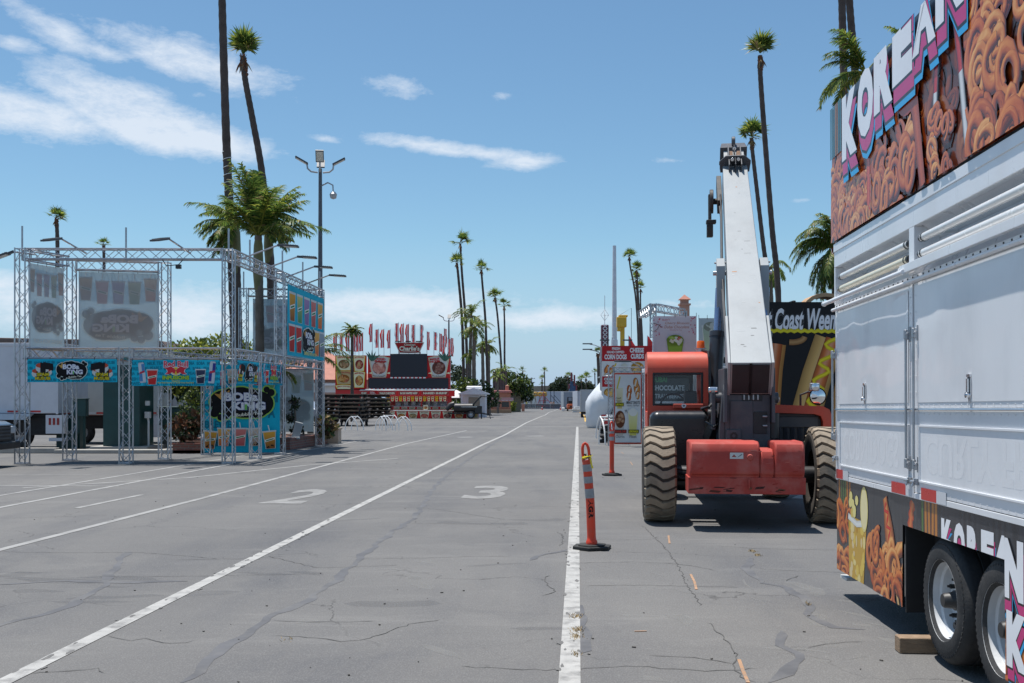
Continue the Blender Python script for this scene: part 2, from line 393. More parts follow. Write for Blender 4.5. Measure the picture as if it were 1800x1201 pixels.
BLACK = mat('black_plastic', (.018, .018, .02), rough=.45, var=.15, dirt=(.12, .1, .08), dirt_amt=.15)
RUBBER = mat('tyre_rubber', (.022, .022, .023), rough=.75, var=.2, scale=8, bump=.2, dirt=(.11, .1, .09), dirt_amt=.35, dirt_scale=5)
DGREY = mat('dark_grey_paint', (.06, .065, .075), rough=.5, var=.12, dirt=(.14, .13, .12), dirt_amt=.3)
WOOD = mat('weathered_wood', (.28, .19, .12), rough=.8, var=.25, scale=14, bump=.4, bscale=50, dirt=(.12, .08, .05), stretch=(1, 1, 6))
# ================================================================== ground
def asphalt():
    m = bpy.data.materials.new('asphalt'); m.use_nodes = True; t = m.node_tree; N = t.nodes; L = t.links; b = N['Principled BSDF']
    pos = N.new('ShaderNodeNewGeometry').outputs['Position']
    def mapping(s): n = N.new('ShaderNodeMapping'); n.inputs['Scale'].default_value = s; n.inputs['Rotation'].default_value = (0, 0, R(3.6)); L.new(pos, n.inputs[0]); return n.outputs[0]
    def noise(sc, det=6, ro=.6, v=None, dist=0.):
        n = N.new('ShaderNodeTexNoise'); n.inputs['Scale'].default_value = sc; n.inputs['Detail'].default_value = det; n.inputs['Roughness'].default_value = ro; n.inputs['Distortion'].default_value = dist
        L.new(v or pos, n.inputs['Vector']); return n.outputs['Fac']
    def rng(f, a, b_, c, d):
        n = N.new('ShaderNodeMapRange'); L.new(f, n.inputs[0])
        for i, x in enumerate((a, b_, c, d)): n.inputs[i + 1].default_value = x
        return n.outputs[0]
    def mix(f, a, c, mode='MIX'):
        n = N.new('ShaderNodeMix'); n.data_type = 'RGBA'; n.blend_type = mode
        if isinstance(f, float): n.inputs[0].default_value = f
        else: L.new(f, n.inputs[0])
        for i, x in ((6, a), (7, c)):
            if isinstance(x, tuple): n.inputs[i].default_value = (*x, 1)
            else: L.new(x, n.inputs[i])
        return n.outputs[2]
    c = mix(rng(noise(.18, 7, .62), .35, .65, 0, 1), (.122, .119, .118), (.168, .162, .155))
    c = mix(rng(noise(.7, 6, .6, mapping((1.3, .22, 1))), .48, .72, 0, .65), c, (.092, .093, .101))     # wheel-track streaks along the lane
    c = mix(rng(noise(1.1, 8, .7, mapping((.35, 1.6, 1)), .5), .54, .76, 0, .6), c, (.215, .208, .198))     # pale dusty patches
    c = mix(rng(noise(.33, 5, .7, None, .8), .56, .72, 0, .6), c, (.083, .085, .094))
    c = mix(rng(noise(9, 4, .7), .62, .8, 0, .5), c, (.07, .07, .075)); c = mix(rng(noise(14, 5, .7), .6, .8, 0, .55), c, (.24, .235, .225))                # oil-dark patches
    sp = N.new('ShaderNodeTexVoronoi'); sp.inputs['Scale'].default_value = 75; L.new(pos, sp.inputs['Vector'])
    c = mix(rng(sp.outputs['Distance'], .1, .55, .32, 0), c, (.30, .295, .285))                            # stone in the surface
    c = mix(rng(noise(120, 3, .7), .5, .75, 0, .5), c, (.06, .06, .062))
    # fine crazing here and there
    wv = N.new('ShaderNodeTexVoronoi'); wv.feature = 'DISTANCE_TO_EDGE'; wv.inputs['Scale'].default_value = .42
    wp = N.new('ShaderNodeVectorMath'); wp.operation = 'ADD'; nn = N.new('ShaderNodeTexNoise'); nn.inputs['Scale'].default_value = 1.6; nn.inputs['Detail'].default_value = 6; L.new(pos, nn.inputs['Vector'])
    sc = N.new('ShaderNodeVectorMath'); sc.operation = 'SCALE'; sc.inputs['Scale'].default_value = 1.1; L.new(nn.outputs['Color'], sc.inputs[0]); L.new(pos, wp.inputs[0]); L.new(sc.outputs[0], wp.inputs[1]); L.new(wp.outputs[0], wv.inputs['Vector'])
    mk = N.new('ShaderNodeMath'); mk.operation = 'MULTIPLY'; L.new(rng(wv.outputs['Distance'], .0, .006, 1, 0), mk.inputs[0]); L.new(rng(noise(.5, 3, .5), .47, .58, 0, .75), mk.inputs[1])
    c = mix(mk.outputs[0], c, (.045, .043, .042))
    L.new(c, b.inputs['Base Color']); b.inputs['Roughness'].default_value = .88; b.inputs['Specular IOR Level'].default_value = .25
    bp = N.new('ShaderNodeBump'); bp.inputs['Strength'].default_value = .5; bp.inputs['Distance'].default_value = .006
    L.new(rng(sp.outputs['Distance'], 0, .6, 1, 0), bp.inputs['Height']); L.new(bp.outputs[0], b.inputs['Normal'])
    return m
ASPH = asphalt()
m = MB(); rows = [-120, 0, 50, 100, 150, 200, 300, 400, 900, 5000]; xs = [-4000, -300, -60, 60, 300, 4000]
vs = [(x, y, gz(y)) for y in rows for x in xs]; k = len(xs)
m.add(vs, [(j * k + i, j * k + i + 1, (j + 1) * k + i + 1, (j + 1) * k + i) for j in range(len(rows) - 1) for i in range(k - 1)])
tag(m.build('ground', ASPH), kind='structure')

def ribbon(pts, w, mb, z=.004, mat=0, jit=0., sub=1.2, seed=1):
    """a painted or sealed strip lying on the ground"""
    rd = random.Random(seed); P2 = []; Q = [Vector(p[:2]) for p in pts]; ph = [rd.uniform(0, 6) for _ in range(4)]
    for k in range(len(Q) - 1):
        a, b = Q[k], Q[k + 1]; z_, c_ = Q[max(k - 1, 0)], Q[min(k + 2, len(Q) - 1)]; n = max(1, int((b - a).length / sub))
        for i in range(n):
            u = i / n; P2.append(a.lerp(b, u) if not jit else .5 * (2 * a + (b - z_) * u + (2 * z_ - 5 * a + 4 * b - c_) * u * u + (3 * a - z_ - 3 * b + c_) * u ** 3))
    P2.append(Q[-1]); vs = []; wide = w > .05
    for i, p in enumerate(P2):
        d = (P2[min(i + 1, len(P2) - 1)] - P2[max(i - 1, 0)]).normalized(); nrm = Vector((-d.y, d.x))
        q = p + nrm * (jit * (.7 * math.sin(i * .8 + ph[0]) + .5 * math.sin(i * 1.9 + ph[1])) if wide else rd.uniform(-jit, jit)); ww = w * (1 + ((.3 * math.sin(i * .6 + ph[2]) + rd.uniform(-.15, .15)) if wide else rd.uniform(-.35, .35)) * (1 if jit else 0)); e = .5
        if jit and i in (0, len(P2) - 1): ww *= .15
        for sgn in (-e, e): r = q + nrm * ww * sgn; vs.append((r.x, r.y, gz(r.y) + z))
    mb.add(vs, [(2 * i + 1, 2 * i, 2 * i + 2, 2 * i + 3) for i in range(len(P2) - 1)], mat)
PAINT = mat('worn_white_road_paint', (.385, .378, .362), rough=.8, var=.12, scale=7, dirt=(.15, .147, .145), dirt_amt=.95, dirt_scale=5.5, bump=.3, bscale=80, spec=.2)
PAINT2 = mat('faded_road_paint', (.32, .315, .305), rough=.85, var=.15, scale=5, dirt=(.14, .137, .135), dirt_amt=.9, dirt_scale=2.5, spec=.2)
YEL = mat('yellow_road_paint', (.55, .33, .06), rough=.8, var=.15, scale=5, dirt=(.16, .15, .13), dirt_amt=.7)
def marking(name, pts, w, m=PAINT, z=.004):
    b = MB(); ribbon(pts, w, b, z); return tag(b.build(name, m), kind='structure')
marking('lane_line', [(-.049 + .0629 * -8, -8), (-.049 + .0629 * 10, 10), (-.049 + .0629 * 61, 61)], .125)
marking('lane_line', [(-3.3, -2), (-2.87, 6.0), (-2.66, 9.55), (-1.03, 37.0), G(887, 765), G(925, 743.5), G(958, 729.5), (4.9, 140), (7.2, 178), (9.6, 220)], .115)
marking('lane_line', [(-6.1, 0), G(0, 967), G(360, 875), G(715, 780), G(820, 757)], .11, PAINT2)
marking('lane_line', [(-8.6, 0), G(0, 892.5), G(385, 820), (-5.9, 40)], .1, PAINT2)
marking('lane_line', [(-10, 0), G(0, 871.5), G(300, 822), (-7.6, 30)], .09, PAINT2)
marking('lane_dash', [G(135, 893.5), G(250, 870)], .1, PAINT2)
marking('cross_line', [G(-120, 853), G(0, 853.5), G(210, 855)], .1, PAINT2, .0035)
marking('cross_line', [G(-90, 836), G(0, 835.5), G(160, 835)], .08, PAINT2, .0035)
marking('cross_line', [G(40, 858), G(330, 840), G(540, 818), G(700, 806)], .11, PAINT2, .0032)
marking('cross_line', [(-14, 60.5), (-4, 61), (4.2, 61.6)], .3, PAINT2, .003)
marking('centre_line', [(5.25, 75), (6.9, 100), (9.2, 143)], .14, YEL)
marking('centre_line', [(5.75, 75), (7.4, 100), (9.7, 143)], .14, YEL)
marking('lane_dash', [G(925, 767), G(955, 766.5)], .5, PAINT2)
marking('lane_dash', [G(805, 769), G(830, 768.5)], .5, PAINT2)
for i, pp in enumerate(([(1175, 942), (1177, 956)], [(1214, 1010), (1221, 1024), (1224, 1037)], [(1299, 1160), (1306, 1180), (1315, 1201)], [(1108, 812), (1112, 818)], [(1092, 795), (1096, 798)], [(1115, 1110.5), (1137, 1110)])):
    marking('orange_mark', [G(*q) for q in pp], .022 if i < 3 else .02, mat('orange_marking_paint', (.36, .21, .12), rough=.85, var=.2, dirt=(.17, .16, .15), dirt_amt=1., dirt_scale=18), .0045)
marking('orange_mark', [(4.6, 16.9), (4.9, 17.5)], .25, PAINT)
pb = MB(); rd = random.Random(21)
for i in range(170):
    y = 5 + 22 * rd.random() ** 1.5; x = rd.uniform(-.5, .5) * y; s = rd.uniform(.004, .012); pb.obox((x, y, .004), (s * rd.uniform(.8, 2.2), s, s * .7), Matrix.Rotation(rd.uniform(0, 3), 3, 'Z'))
tag(pb.build('asphalt_grit', mat('grit', (.09, .08, .07), rough=.9, var=.5, scale=3)), 'loose grit and crumbs scattered over the asphalt', 'grit', kind='stuff')
# places where the paint has flaked off the lines
fb = MB(); rd = random.Random(12)
def flake(x, y, s):
    n = 9; c = Vector((x, y, .0052)); vs = [c] + [c + Vector((math.cos(6.283 * k / n) * s * rd.uniform(.5, 1.2), math.sin(6.283 * k / n) * s * rd.uniform(1.2, 4.5), 0)) for k in range(n)]
    fb.add(vs, [(0, k + 1, (k + 1) % n + 1) for k in range(n)])
for i in range(90):
    y = 5 + 25 * rd.random() ** 1.7; flake(-.049 + .0629 * y + rd.choice([-1, 1]) * rd.uniform(.02, .075), y, rd.uniform(.006, .026))
for i in range(60):
    y = 5.5 + 25 * rd.random() ** 1.6; a, b_ = ((-2.87, 6.0), (-2.66, 9.55)) if y < 9.55 else ((-2.66, 9.55), (-1.03, 37.0)); f = (y - a[1]) / (b_[1] - a[1]); flake(a[0] + (b_[0] - a[0]) * f + rd.choice([-1, 1]) * rd.uniform(.02, .08), y, rd.uniform(.006, .024))
tag(fb.build('paint_flakes', ASPH, smooth=0), kind='structure')
# lane numbers
def lane_number(ch, px, py, w, h):
    a = Art(w, h); a.text(ch, 0, 0, w, h, (.42, .41, .39), bold=.02, lay=False); mb = MB(); o = G(px, py); d = Vector((.0627, 1, 0)).normalized()
    b = a.mb(o + Vector((0, 0, .004)), Vector((d.y, -d.x, 0)), d); b.c = [None] * len(b.c); tag(b.build('lane_number', mat('faded_number_paint', (.26, .255, .247), rough=.85, var=.12, scale=5, dirt=(.15, .147, .145), dirt_amt=.9, dirt_scale=4.5, spec=.2)), kind='structure')
lane_number('3', 808, 877, .68, 2.55); lane_number('2', 452, 885.5, .68, 2.55)
# cracks and sealed seams, as they run in the photo
CRK = mat('open_crack', (.082, .079, .076), rough=.95, var=.3, scale=12); SEAL = mat('crack_sealant', (.098, .098, .104), rough=.85, var=.2, scale=4, dirt=(.15, .146, .142), dirt_amt=1., dirt_scale=2.2)
WEED = mat('dry_weeds', (.33, .24, .12), rough=.95, var=.3, scale=40)
cb = MB(); sb = MB(); wb = MB()
crk = [[(480, 1118), (555, 1122), (600, 1128), (650, 1122), (720, 1098), (775, 1090)], [(810, 1172), (960, 1178), (1100, 1172), (1240, 1180), (1330, 1175)], [(480, 1092), (560, 1094), (660, 1092)],
       [(1130, 925), (1150, 945), (1170, 965), (1185, 985), (1200, 1010), (1205, 1025), (1222, 1050), (1232, 1065)], [(1245, 1095), (1270, 1120), (1292, 1150), (1288, 1168), (1305, 1190), (1330, 1200)],
       [(1020, 990), (1100, 988), (1190, 992), (1260, 1003)], [(1030, 1030), (1100, 1029), (1180, 1030), (1300, 1033)], [(1140, 1152), (1220, 1156), (1290, 1168)], [(0, 970), (130, 972), (250, 972), (385, 983)],
       [(180, 1014), (260, 1014), (400, 1012), (560, 1009)], [(470, 978), (530, 992), (560, 998), (620, 997), (700, 994)], [(630, 983), (900, 978)], [(640, 895), (740, 893), (890, 914)], [(0, 912), (120, 908), (190, 906)],
       [(720, 920), (830, 922), (880, 924)], [(955, 1048), (975, 1040), (958, 1022), (964, 1012)], [(980, 935), (990, 945), (985, 960)], [(1260, 960), (1350, 965), (1470, 967)], [(1330, 1000), (1400, 1004), (1480, 1006)],
       [(190, 1118), (230, 1126), (255, 1122), (300, 1132), (345, 1126)], [(50, 1185), (120, 1180), (170, 1176), (180, 1185)], [(500, 978), (430, 982), (300, 985)], [(1380, 1022), (1400, 1015), (1405, 1012)], [(1420, 1140), (1450, 1132), (1520, 1128)]]
for i, pl in enumerate(crk): ribbon([G(*q) for q in pl], .0075, cb, .003 + i * .00004, 0, .017, .06, i)
seal = [[(895, 760), (860, 785), (820, 810), (770, 850), (732, 905), (690, 935), (640, 975), (590, 1020), (540, 1055), (487, 1080), (430, 1115), (370, 1160), (320, 1201)], [(225, 970), (200, 1000), (180, 1030), (120, 1065), (40, 1090), (-40, 1110)],
        [(1318, 980), (1315, 1000), (1340, 1025), (1375, 1030), (1395, 1040), (1420, 1062), (1430, 1085), (1465, 1103), (1520, 1108)], [(1380, 1110), (1375, 1135), (1400, 1150), (1380, 1185), (1360, 1201)],
        [(0, 1028), (120, 1022), (240, 1024), (330, 1022)], [(1000, 1060), (1020, 1080), (1028, 1100), (1022, 1150)], [(930, 985), (960, 975), (1010, 965)]]
for i, pl in enumerate(seal): ribbon([G(*q) for q in pl], .075, sb, .0018 + i * .00012, 0, .028, .12, 50 + i)
for i in range(40):
    x = random.Random(i).uniform(-40, 30); y = random.Random(i + 99).uniform(14, 90); l = random.Random(i + 7).uniform(2, 9)
    ribbon([(x, y), (x + l * .5, y + random.Random(i + 3).uniform(-.4, .4)), (x + l, y + random.Random(i + 5).uniform(-.6, .6))], .012, cb, .003, 0, .06, .3, i)
SCF = mat('pale_scuff', (.25, .245, .235), rough=.9, var=.15, transp=.62); STN = mat('dark_stain', (.075, .078, .088), rough=.8, var=.2, transp=.87); zb = MB(); yb = MB(); rd = random.Random(33)
for i in range(46):
    px, py = (rd.uniform(1290, 1560), rd.uniform(1000, 1190)) if i < 30 else (rd.uniform(500, 1300), rd.uniform(860, 1190)); a_ = rd.uniform(-12, 55); q = G(px, py); e = G(px + rd.uniform(20, 70), py + a_ * .5); mid = (q + e) / 2 + Vector((rd.uniform(-.1, .1), rd.uniform(-.1, .1), 0)); ribbon([q, mid, e], rd.choice([.012, .02, .06, .11]), zb, .001 + .00001 * i, 0, .012, .1, i)
for i in range(20):
    px, py = (rd.uniform(-40, 340), rd.uniform(1000, 1070)) if i < 12 else (rd.uniform(380, 1250), rd.uniform(830, 1150)); q = G(px, py); e = G(px + rd.uniform(60, 190), py + rd.uniform(-8, 8)); ribbon([q, (q + e) / 2 + Vector((0, rd.uniform(-.08, .08), 0)), e], rd.uniform(.05, .25), yb, .0013 + .00001 * i, 0, .03, .12, i)
tag(zb.build('ground_scuffs', SCF), kind='structure'); tag(yb.build('ground_stains', STN), kind='structure')
tag(cb.build('ground_cracks', CRK), kind='structure'); tag(sb.build('ground_seams', SEAL), kind='structure')
rd = random.Random(4)
def tuft(x, y, n, s):
    for i in range(n):
        a = rd.uniform(0, 6.28); p = Vector((x + rd.gauss(0, s), y + rd.gauss(0, s * 2), .004)); h = rd.uniform(.006, .022); d = Vector((math.cos(a), math.sin(a), 0)) * h
        wb.face([p, p + Vector((.006, 0, 0)), p + d + Vector((0, 0, h))], 0)
for px, py, n in ((1013, 1085, 60), (1014, 1108, 70), (1013, 1120, 60), (1010, 1150, 25), (1322, 970, 60), (1332, 977, 60), (1420, 1063, 25), (505, 1124, 12)):
    q = G(px, py); tuft(q.x, q.y, n, .02)
tag(wb.build('dry_weeds', WEED, smooth=0), 'dry straw weeds growing out of the cracks in the asphalt', 'weeds', kind='stuff')
# ================================================================== food trailer (foreground, right)
TRL = mat('trailer_white', (.80, .805, .82), rough=.3, var=.05, scale=1.2, dirt=(.55, .55, .54), dirt_amt=.35, dirt_scale=1.3, bump=.05, bscale=1.4, coat=.25, stretch=(1, 1, .35))
TRLD = mat('trailer_door_white', (.78, .785, .80), rough=.34, var=.05, scale=1.0, dirt=(.52, .53, .55), dirt_amt=.4, dirt_scale=1.6, bump=.1, bscale=1.2, coat=.2, stretch=(1, 1, .4))
UNDER = mat('underbody_black', (.02, .02, .021), rough=.8, var=.2)
REDT = mat('red_reflector', (.55, .03, .025), rough=.3, var=.05); SILT = mat('silver_reflector', (.62, .63, .65), rough=.3, var=.05)
TUBEW = mat('fluorescent_tube_cover', (.78, .78, .76), rough=.25, var=.03, coat=.5); TUBEY = mat('yellowed_tube_cover', (.72, .66, .48), rough=.3, var=.08, coat=.4)
def root_matrix(o, xa, za):
    xa = Vector(xa).normalized(); y = Vector(za).cross(xa).normalized(); z = xa.cross(y); o.matrix_world = Matrix((( xa.x, y.x, z.x, o.location.x), (xa.y, y.y, z.y, o.location.y), (xa.z, y.z, z.z, o.location.z), (0, 0, 0, 1)))
tr = thing('food_trailer', 'tall white food trailer with printed food banner along its top and closed hatches', 'food trailer', (2.673, 8.645, 0))
root_matrix(tr, (-.0519, -1, .0095), (0, .0095, 1)); TL = 9.2
b = MB(); b.box(0, TL, .03, 2.5, .95, 2.36); b.box(0, TL, .16, 2.5, 2.36, 2.9); b.box(0, TL, .02, 2.5, 2.87, 2.93)
b.box(-.02, .045, -.005, .06, .94, 2.9); b.box(1.93, 2.03, -.03, .15, 2.372, 2.674); b.box(5.7, 5.8, -.03, .15, 2.372, 2.674); b.box(.046, .08, -.03, .15, 2.372, 2.674); b.box(.046, TL, -.03, .02, 2.675, 2.868); b.box(.046, TL, -.036, -.0302, 2.80, 2.867)
for s0, s1 in ((.08, 1.93), (2.03, 5.7), (5.8, TL)): b.prism([(.0205, 2.74), (.0205, 2.68), (.14, 2.60), (.14, 2.74)], (s0, 0, 0), (0, 1, 0), (0, 0, 1), (s1 - s0, 0, 0)); b.prism([(.02, 2.373), (.15, 2.373), (.15, 2.60), (.135, 2.60)], (s0, 0, 0), (0, 1, 0), (0, 0, 1), (s1 - s0, 0, 0))
b.box(0, TL, -.012, .03, .95, .985)
b.build('trailer_body', TRL, tr, bevel=.006)
b = MB(); b.box(.02, TL, .2, 2.3, .55, .948); b.box(0, TL, 2.4, 2.46, .1, .949); b.box(.02, 1.66, 1.2, 1.3, .25, .55); b.build('chassis', UNDER, tr)  # includes an unseen far-side skirt wall, added to keep the underside dark
# hatches
def rivets(mb, a, bb, n, y=-.012, r=.006, mat=0):
    for i in range(n):
        t = (i + .5) / n; mb.dome((a[0] + (bb[0] - a[0]) * t, y, a[1] + (bb[1] - a[1]) * t), r, (0, -1, 0), 6, mat)
def dent_panel(x0, x1, z0, z1, y, mb, mat, seed):
    nx = max(6, int((x1 - x0) / .09)); nz = 12; rd = random.Random(seed); hits = [(rd.uniform(x0, x1), rd.uniform(z0, z1), rd.uniform(.06, .22), rd.uniform(-.006, .008)) for i in range(16)]
    vs = []
    for j in range(nz + 1):
        for i in range(nx + 1):
            x = x0 + (x1 - x0) * i / nx; z = z0 + (z1 - z0) * j / nz; e = min(i, nx - i, j, nz - j)
            d = sum(h * math.exp(-((x - a) ** 2 + (z - c) ** 2) / (w * w)) for a, c, w, h in hits) if e else 0
            vs.append((x, y + d, z))
    k = nx + 1; mb.add(vs, [(j * k + i, j * k + i + 1, (j + 1) * k + i + 1, (j + 1) * k + i) for j in range(nz) for i in range(nx)], mat)
g_ = MB(); g_.box(1.925, 1.975, .02, .0298, .97, 2.33); g_.build('door_gap', BLACK, tr)
for (s0, s1) in ((.05, 1.93), (1.968, 5.7), (5.78, 9.1)):
    h = MB(); z0, z1 = 1.525, 2.318
    h.box(s0, s1, -.01, .029, z0, z1); dent_panel(s0 + .07, s1 - .07, z0 + .035, z1 - .03, -.0135, h, 0, int(s0 * 10))
    n = int((s1 - s0) / .09); rivets(h, (s0 + .05, z0 + .018), (s1 - .05, z0 + .018), n); rivets(h, (s0 + .035, z0 + .05), (s0 + .035, z1 - .03), 7); rivets(h, (s1 - .035, z0 + .05), (s1 - .035, z1 - .03), 7)
    hatch = h.build('upper_hatch', TRLD, tr, bevel=.003)
    h = MB(); h.box(s0, s1, -.01, .029, .99, 1.508); h.box(s0 + .1, s1 - .06, -.0125, -.0101, 1.06, 1.42)
    for q in ((s0 + .1, s0 + .112, 1.06, 1.42), (s1 - .072, s1 - .06, 1.06, 1.42), (s0 + .112, s1 - .072, 1.408, 1.42), (s0 + .112, s1 - .072, 1.06, 1.072)): h.box(q[0], q[1], -.02, -.0126, q[2], q[3])
    rivets(h, (s0 + .05, 1.49), (s1 - .05, 1.49), n); rivets(h, (s0 + .05, 1.01), (s1 - .05, 1.01), n, r=.004)
    low = h.build('lower_hatch', TRLD, tr, bevel=.002)
    if s0 < 5:
        a = Art(1.9 if s0 > 1 else 1.4, .24, .00004); a.text('CURLY FRIES' if s0 > 1 else 'CORN DOGS', 0, 0, a.w, a.h, (.80, .803, .815), bold=.03, flipv=True)
        a.mb((s0 + .2, -.0128, 1.12), (1, 0, 0), (0, 0, 1)).build('ghost_lettering', PRINT_GLOSS, low, smooth=0)
    mr = MB(); mr.tube([(s0 - .02, -.02, 1.516), (s1 + .02, -.02, 1.516)], .008, 8); mr.build('mid_rail', CHROME, tr)
hr = MB(); hr.tube([(-.01, -.03, 2.332), (TL, -.03, 2.332)], .014, 10); hr.box(0, TL, -.012, .029, 2.346, 2.371)
for i in range(90): hr.dome((.05 + i * .1, -.0125, 2.3585), .008, (0, -1, 0), 6, 1)
hr.build('hinge_rail', [TRL, BLACK], tr)
# lamp tubes under the fold-up awning
for s0, s1, m in ((.2, 1.88, TUBEY), (2.14, 5.62, TUBEW), (5.9, 9.0, TUBEW)):
    for k, (y, z) in enumerate(((-.01, 2.585), (-.015, 2.485))):
        t = MB(); t.cyl((s0, y, z), (s1, y, z), .027, n=14); t.cyl((s0 - .03, y, z), (s0, y, z), .024, n=12, mat=1); t.cyl((s1, y, z), (s1 + .03, y, z), .024, n=12, mat=1)
        for q in (s0 + .03, s1 - .03): t.lathe([(.03, 0), (.03, .018)], (q - .009, y, z), (1, 0, 0), 12, 1)
        t.box(s0 + .2, s0 + .23, y, .16, z - .008, z + .008, 2); t.box(s1 - .23, s1 - .2, y, .16, z - .008, z + .008, 2)
        t.build('lamp_tube', [m if k or m is TUBEW else TUBEW, BLACK, WHITE], tr)
for s0, s1, y, z in ((-.1, 1.96, -.075, 2.395), (1.86, TL, -.055, 2.415)):
    t = MB(); t.tube([(s0, y, z), (s1, y, z)], .017, 12) if s0 < 0 else t.bar((s0, y, z), (s1, y, z + .012), .03, .055); t.cyl((s0 - .015, y, z), (s0, y, z), .022, n=12)
    for q in (s0 + .25, (s0 + s1) / 2, s1 - .12): t.bar((q, y, z), (q + .06, .12, z + .12), .016, .03)
    t.build('awning_bar', TRL, tr, bevel=.003)
# locking rods
for s, za, zb in ((1.875, 1.17, 2.0), (2.025, 1.17, 2.0), (-.004, 1.3, 1.97)):
    t = MB(); t.tube([(s, -.035, za), (s, -.035, zb)], .0085, 10)
    for z in (za, zb): t.box(s + .012, s + .03, -.02, -.0138, z - .05, z + .05); t.cyl((s - .012, -.035, z), (s + .03, -.03, z), .009, n=10); t.cyl((s, -.035, z - .03), (s, -.035, z + .03), .013, n=10); t.obox((s + .02, -.028, z - .01), (.012, .02, .05))
    t.build('locking_rod', STEEL, tr, bevel=.003)
for s, z in ((1.88, 1.06), (2.0, 1.06), (.03, 1.12)):
    t = MB(); t.box(s, s + .05, -.03, -.0125, z - .02, z + .02); t.tube([(s + .02, -.03, z + .02), (s + .02, -.045, z - .03)], .007, 8); t.cyl((s - .03, -.035, z), (s + .03, -.035, z), .01, n=8); t.build('hatch_clip', STEEL, tr, bevel=.002)
for s, z in ((.87, 1.66), (2.9, 1.66)):
    t = MB(); s_0, z_0 = s, z; s = z = 0.; t.prism([(-.05, -.12), (-.01, -.2), (0, -.225), (.01, -.2), (.05, -.12), (.05, .1), (-.05, .1)], (s, -.016, z), (1, 0, 0), (0, 0, 1), (0, -.008, 0)); t.prism([(-.036, -.11), (.036, -.11), (.036, .07), (-.036, .07)], (s, -.0242, z), (1, 0, 0), (0, 0, 1), (0, -.001, 0), 1)
    t.box(s - .05, s + .05, -.032, -.0242, z + .07, z + .1); t.box(s - .018, s + .018, -.045, -.0254, z - .1, z + .05); t.lathe([(.001, -.05), (.03, -.02), (.034, .02), (.03, .03)], (s, -.026, z - .13), (0, -1, 0), 14)
    t.v = [(s_0 + v[0] * .5, -.014 + (v[1] + .014) * .6, z_0 + v[2] * .5) for v in t.v]; t.build('paddle_latch', [CHROME, DGREY], tr, bevel=.0015)
for i, (s0, s1) in enumerate(((.03, .24), (1.5, 1.8), (2.1, 2.37), (3.9, 4.2))):
    t = MB(); t.box(s0, s1, -.0155, -.0125, .957, 1.0 + .03); t.box(s1, s1 + .16, -.0152, -.0125, .957, 1.03, 1); t.build('reflector_tape', [REDT, SILT], tr, smooth=0)
t = MB(); t.lathe([(.001, -.05), (.02, -.045), (.032, -.02), (.034, .0)], (-.02, 0, 2.83), (1, 0, 0), 14); t.cyl((-.03, 0, 2.83), (0, .02, 2.83), .028, n=12, mat=1); t.build('marker_light', [mat('red_lens', (.6, .02, .02), rough=.15, var=0, coat=.6), BLACK], tr)
t = MB(); t.box(.06, .14, .12, .2, .16, .6); t.box(-.02, .17, .03, .3, .135, .158, 1); t.build('landing_leg', [UNDER, OFFWHITE], tr)
# ---- printed pictures
def mixc(a, b, t): return tuple(x * (1 - t) + y * t for x, y in zip(a, b))
FRY = [((.26, .03, .006), (.58, .125, .02), (.86, .33, .07)), ((.32, .05, .01), (.66, .19, .035), (.92, .46, .14)), ((.17, .016, .004), (.44, .07, .012), (.72, .20, .04)), ((.22, .02, .005), (.52, .09, .014), (.80, .25, .05))]
def curl(a, x, y, r, rnd, squash=None, tw=.56):
    d, mcol, hi = rnd.choice(FRY); ph = rnd.uniform(0, 6); rot = rnd.uniform(0, 6.28); sq = squash or rnd.uniform(.45, .95); a0 = rnd.uniform(0, 6.28); turns = rnd.uniform(1.0, 1.9); path = []; n = 26; wd = []
    for i in range(n):
        t = i / (n - 1); an = a0 + turns * 6.28 * t; rr = r * (1 - .5 * t) * (1 + .13 * math.sin(an * 1.7 + ph)); u = rr * math.cos(an); v = rr * sq * math.sin(an) + r * .3 * t
        path.append((x + u * math.cos(rot) - v * math.sin(rot), y + u * math.sin(rot) + v * math.cos(rot))); wd.append(r * tw * (.45 + .5 * math.sin(math.pi * min(1, t * 1.1 + .1))) * (1 + .22 * math.sin(an * 2.3 + ph)))
    a.strip([(p[0] + r * .05, p[1] - r * .07) for p in path], [w * 1.12 for w in wd], [mixc(d, (.03, .005, .002), .75)] * 2); a.lit_strip(path, wd, mixc(d, (.05, .008, .003), .45), mcol, hi, rnd, .16)
def fries(a, x0, y0, x1, y1, n, r0, r1, rnd):
    pts = [(rnd.uniform(x0, x1), rnd.uniform(y0, y1)) for i in range(n)]; pts.sort(key=lambda p: -p[1])
    for x, y in pts: curl(a, x, y, rnd.uniform(r0, r1), rnd)
def stick_dog(a, x, y, L, w, rot, rnd, sauce=True):
    c, s_ = math.cos(rot), math.sin(rot); path = [(x + c * L * t / 10, y + s_ * L * t / 10) for t in range(11)]
    a.strip([(x - c * L * .45, y - s_ * L * .45), (x, y)], w * .22, [(.45, .22, .07), (.75, .5, .22), (.4, .2, .06)])
    a.strip(path, [w * (.35 + .65 * math.sin(math.pi * min(.93, .12 + t / 11))) for t in range(11)], [(.16, .03, .008), (.5, .13, .025), (.75, .3, .07), (.55, .15, .03), (.2, .04, .01)])
    if sauce: a.strip([(x + c * L * t / 14 - s_ * w * .2 * math.sin(t * 2.2), y + s_ * L * t / 14 + c * w * .2 * math.sin(t * 2.2)) for t in range(2, 14)], w * .16, [(.4, .0, .0), (.75, .03, .02), (.45, 0, 0)])
def bamboo(a, x0, x1, y0, y1, n, rnd, cols):
    for i in range(n):
        x = x0 + (x1 - x0) * (i + .5) / n; w = (x1 - x0) / n * .8; a.strip([(x, y0), (x + rnd.uniform(-.01, .01), y1)], w, rnd.choice(cols))
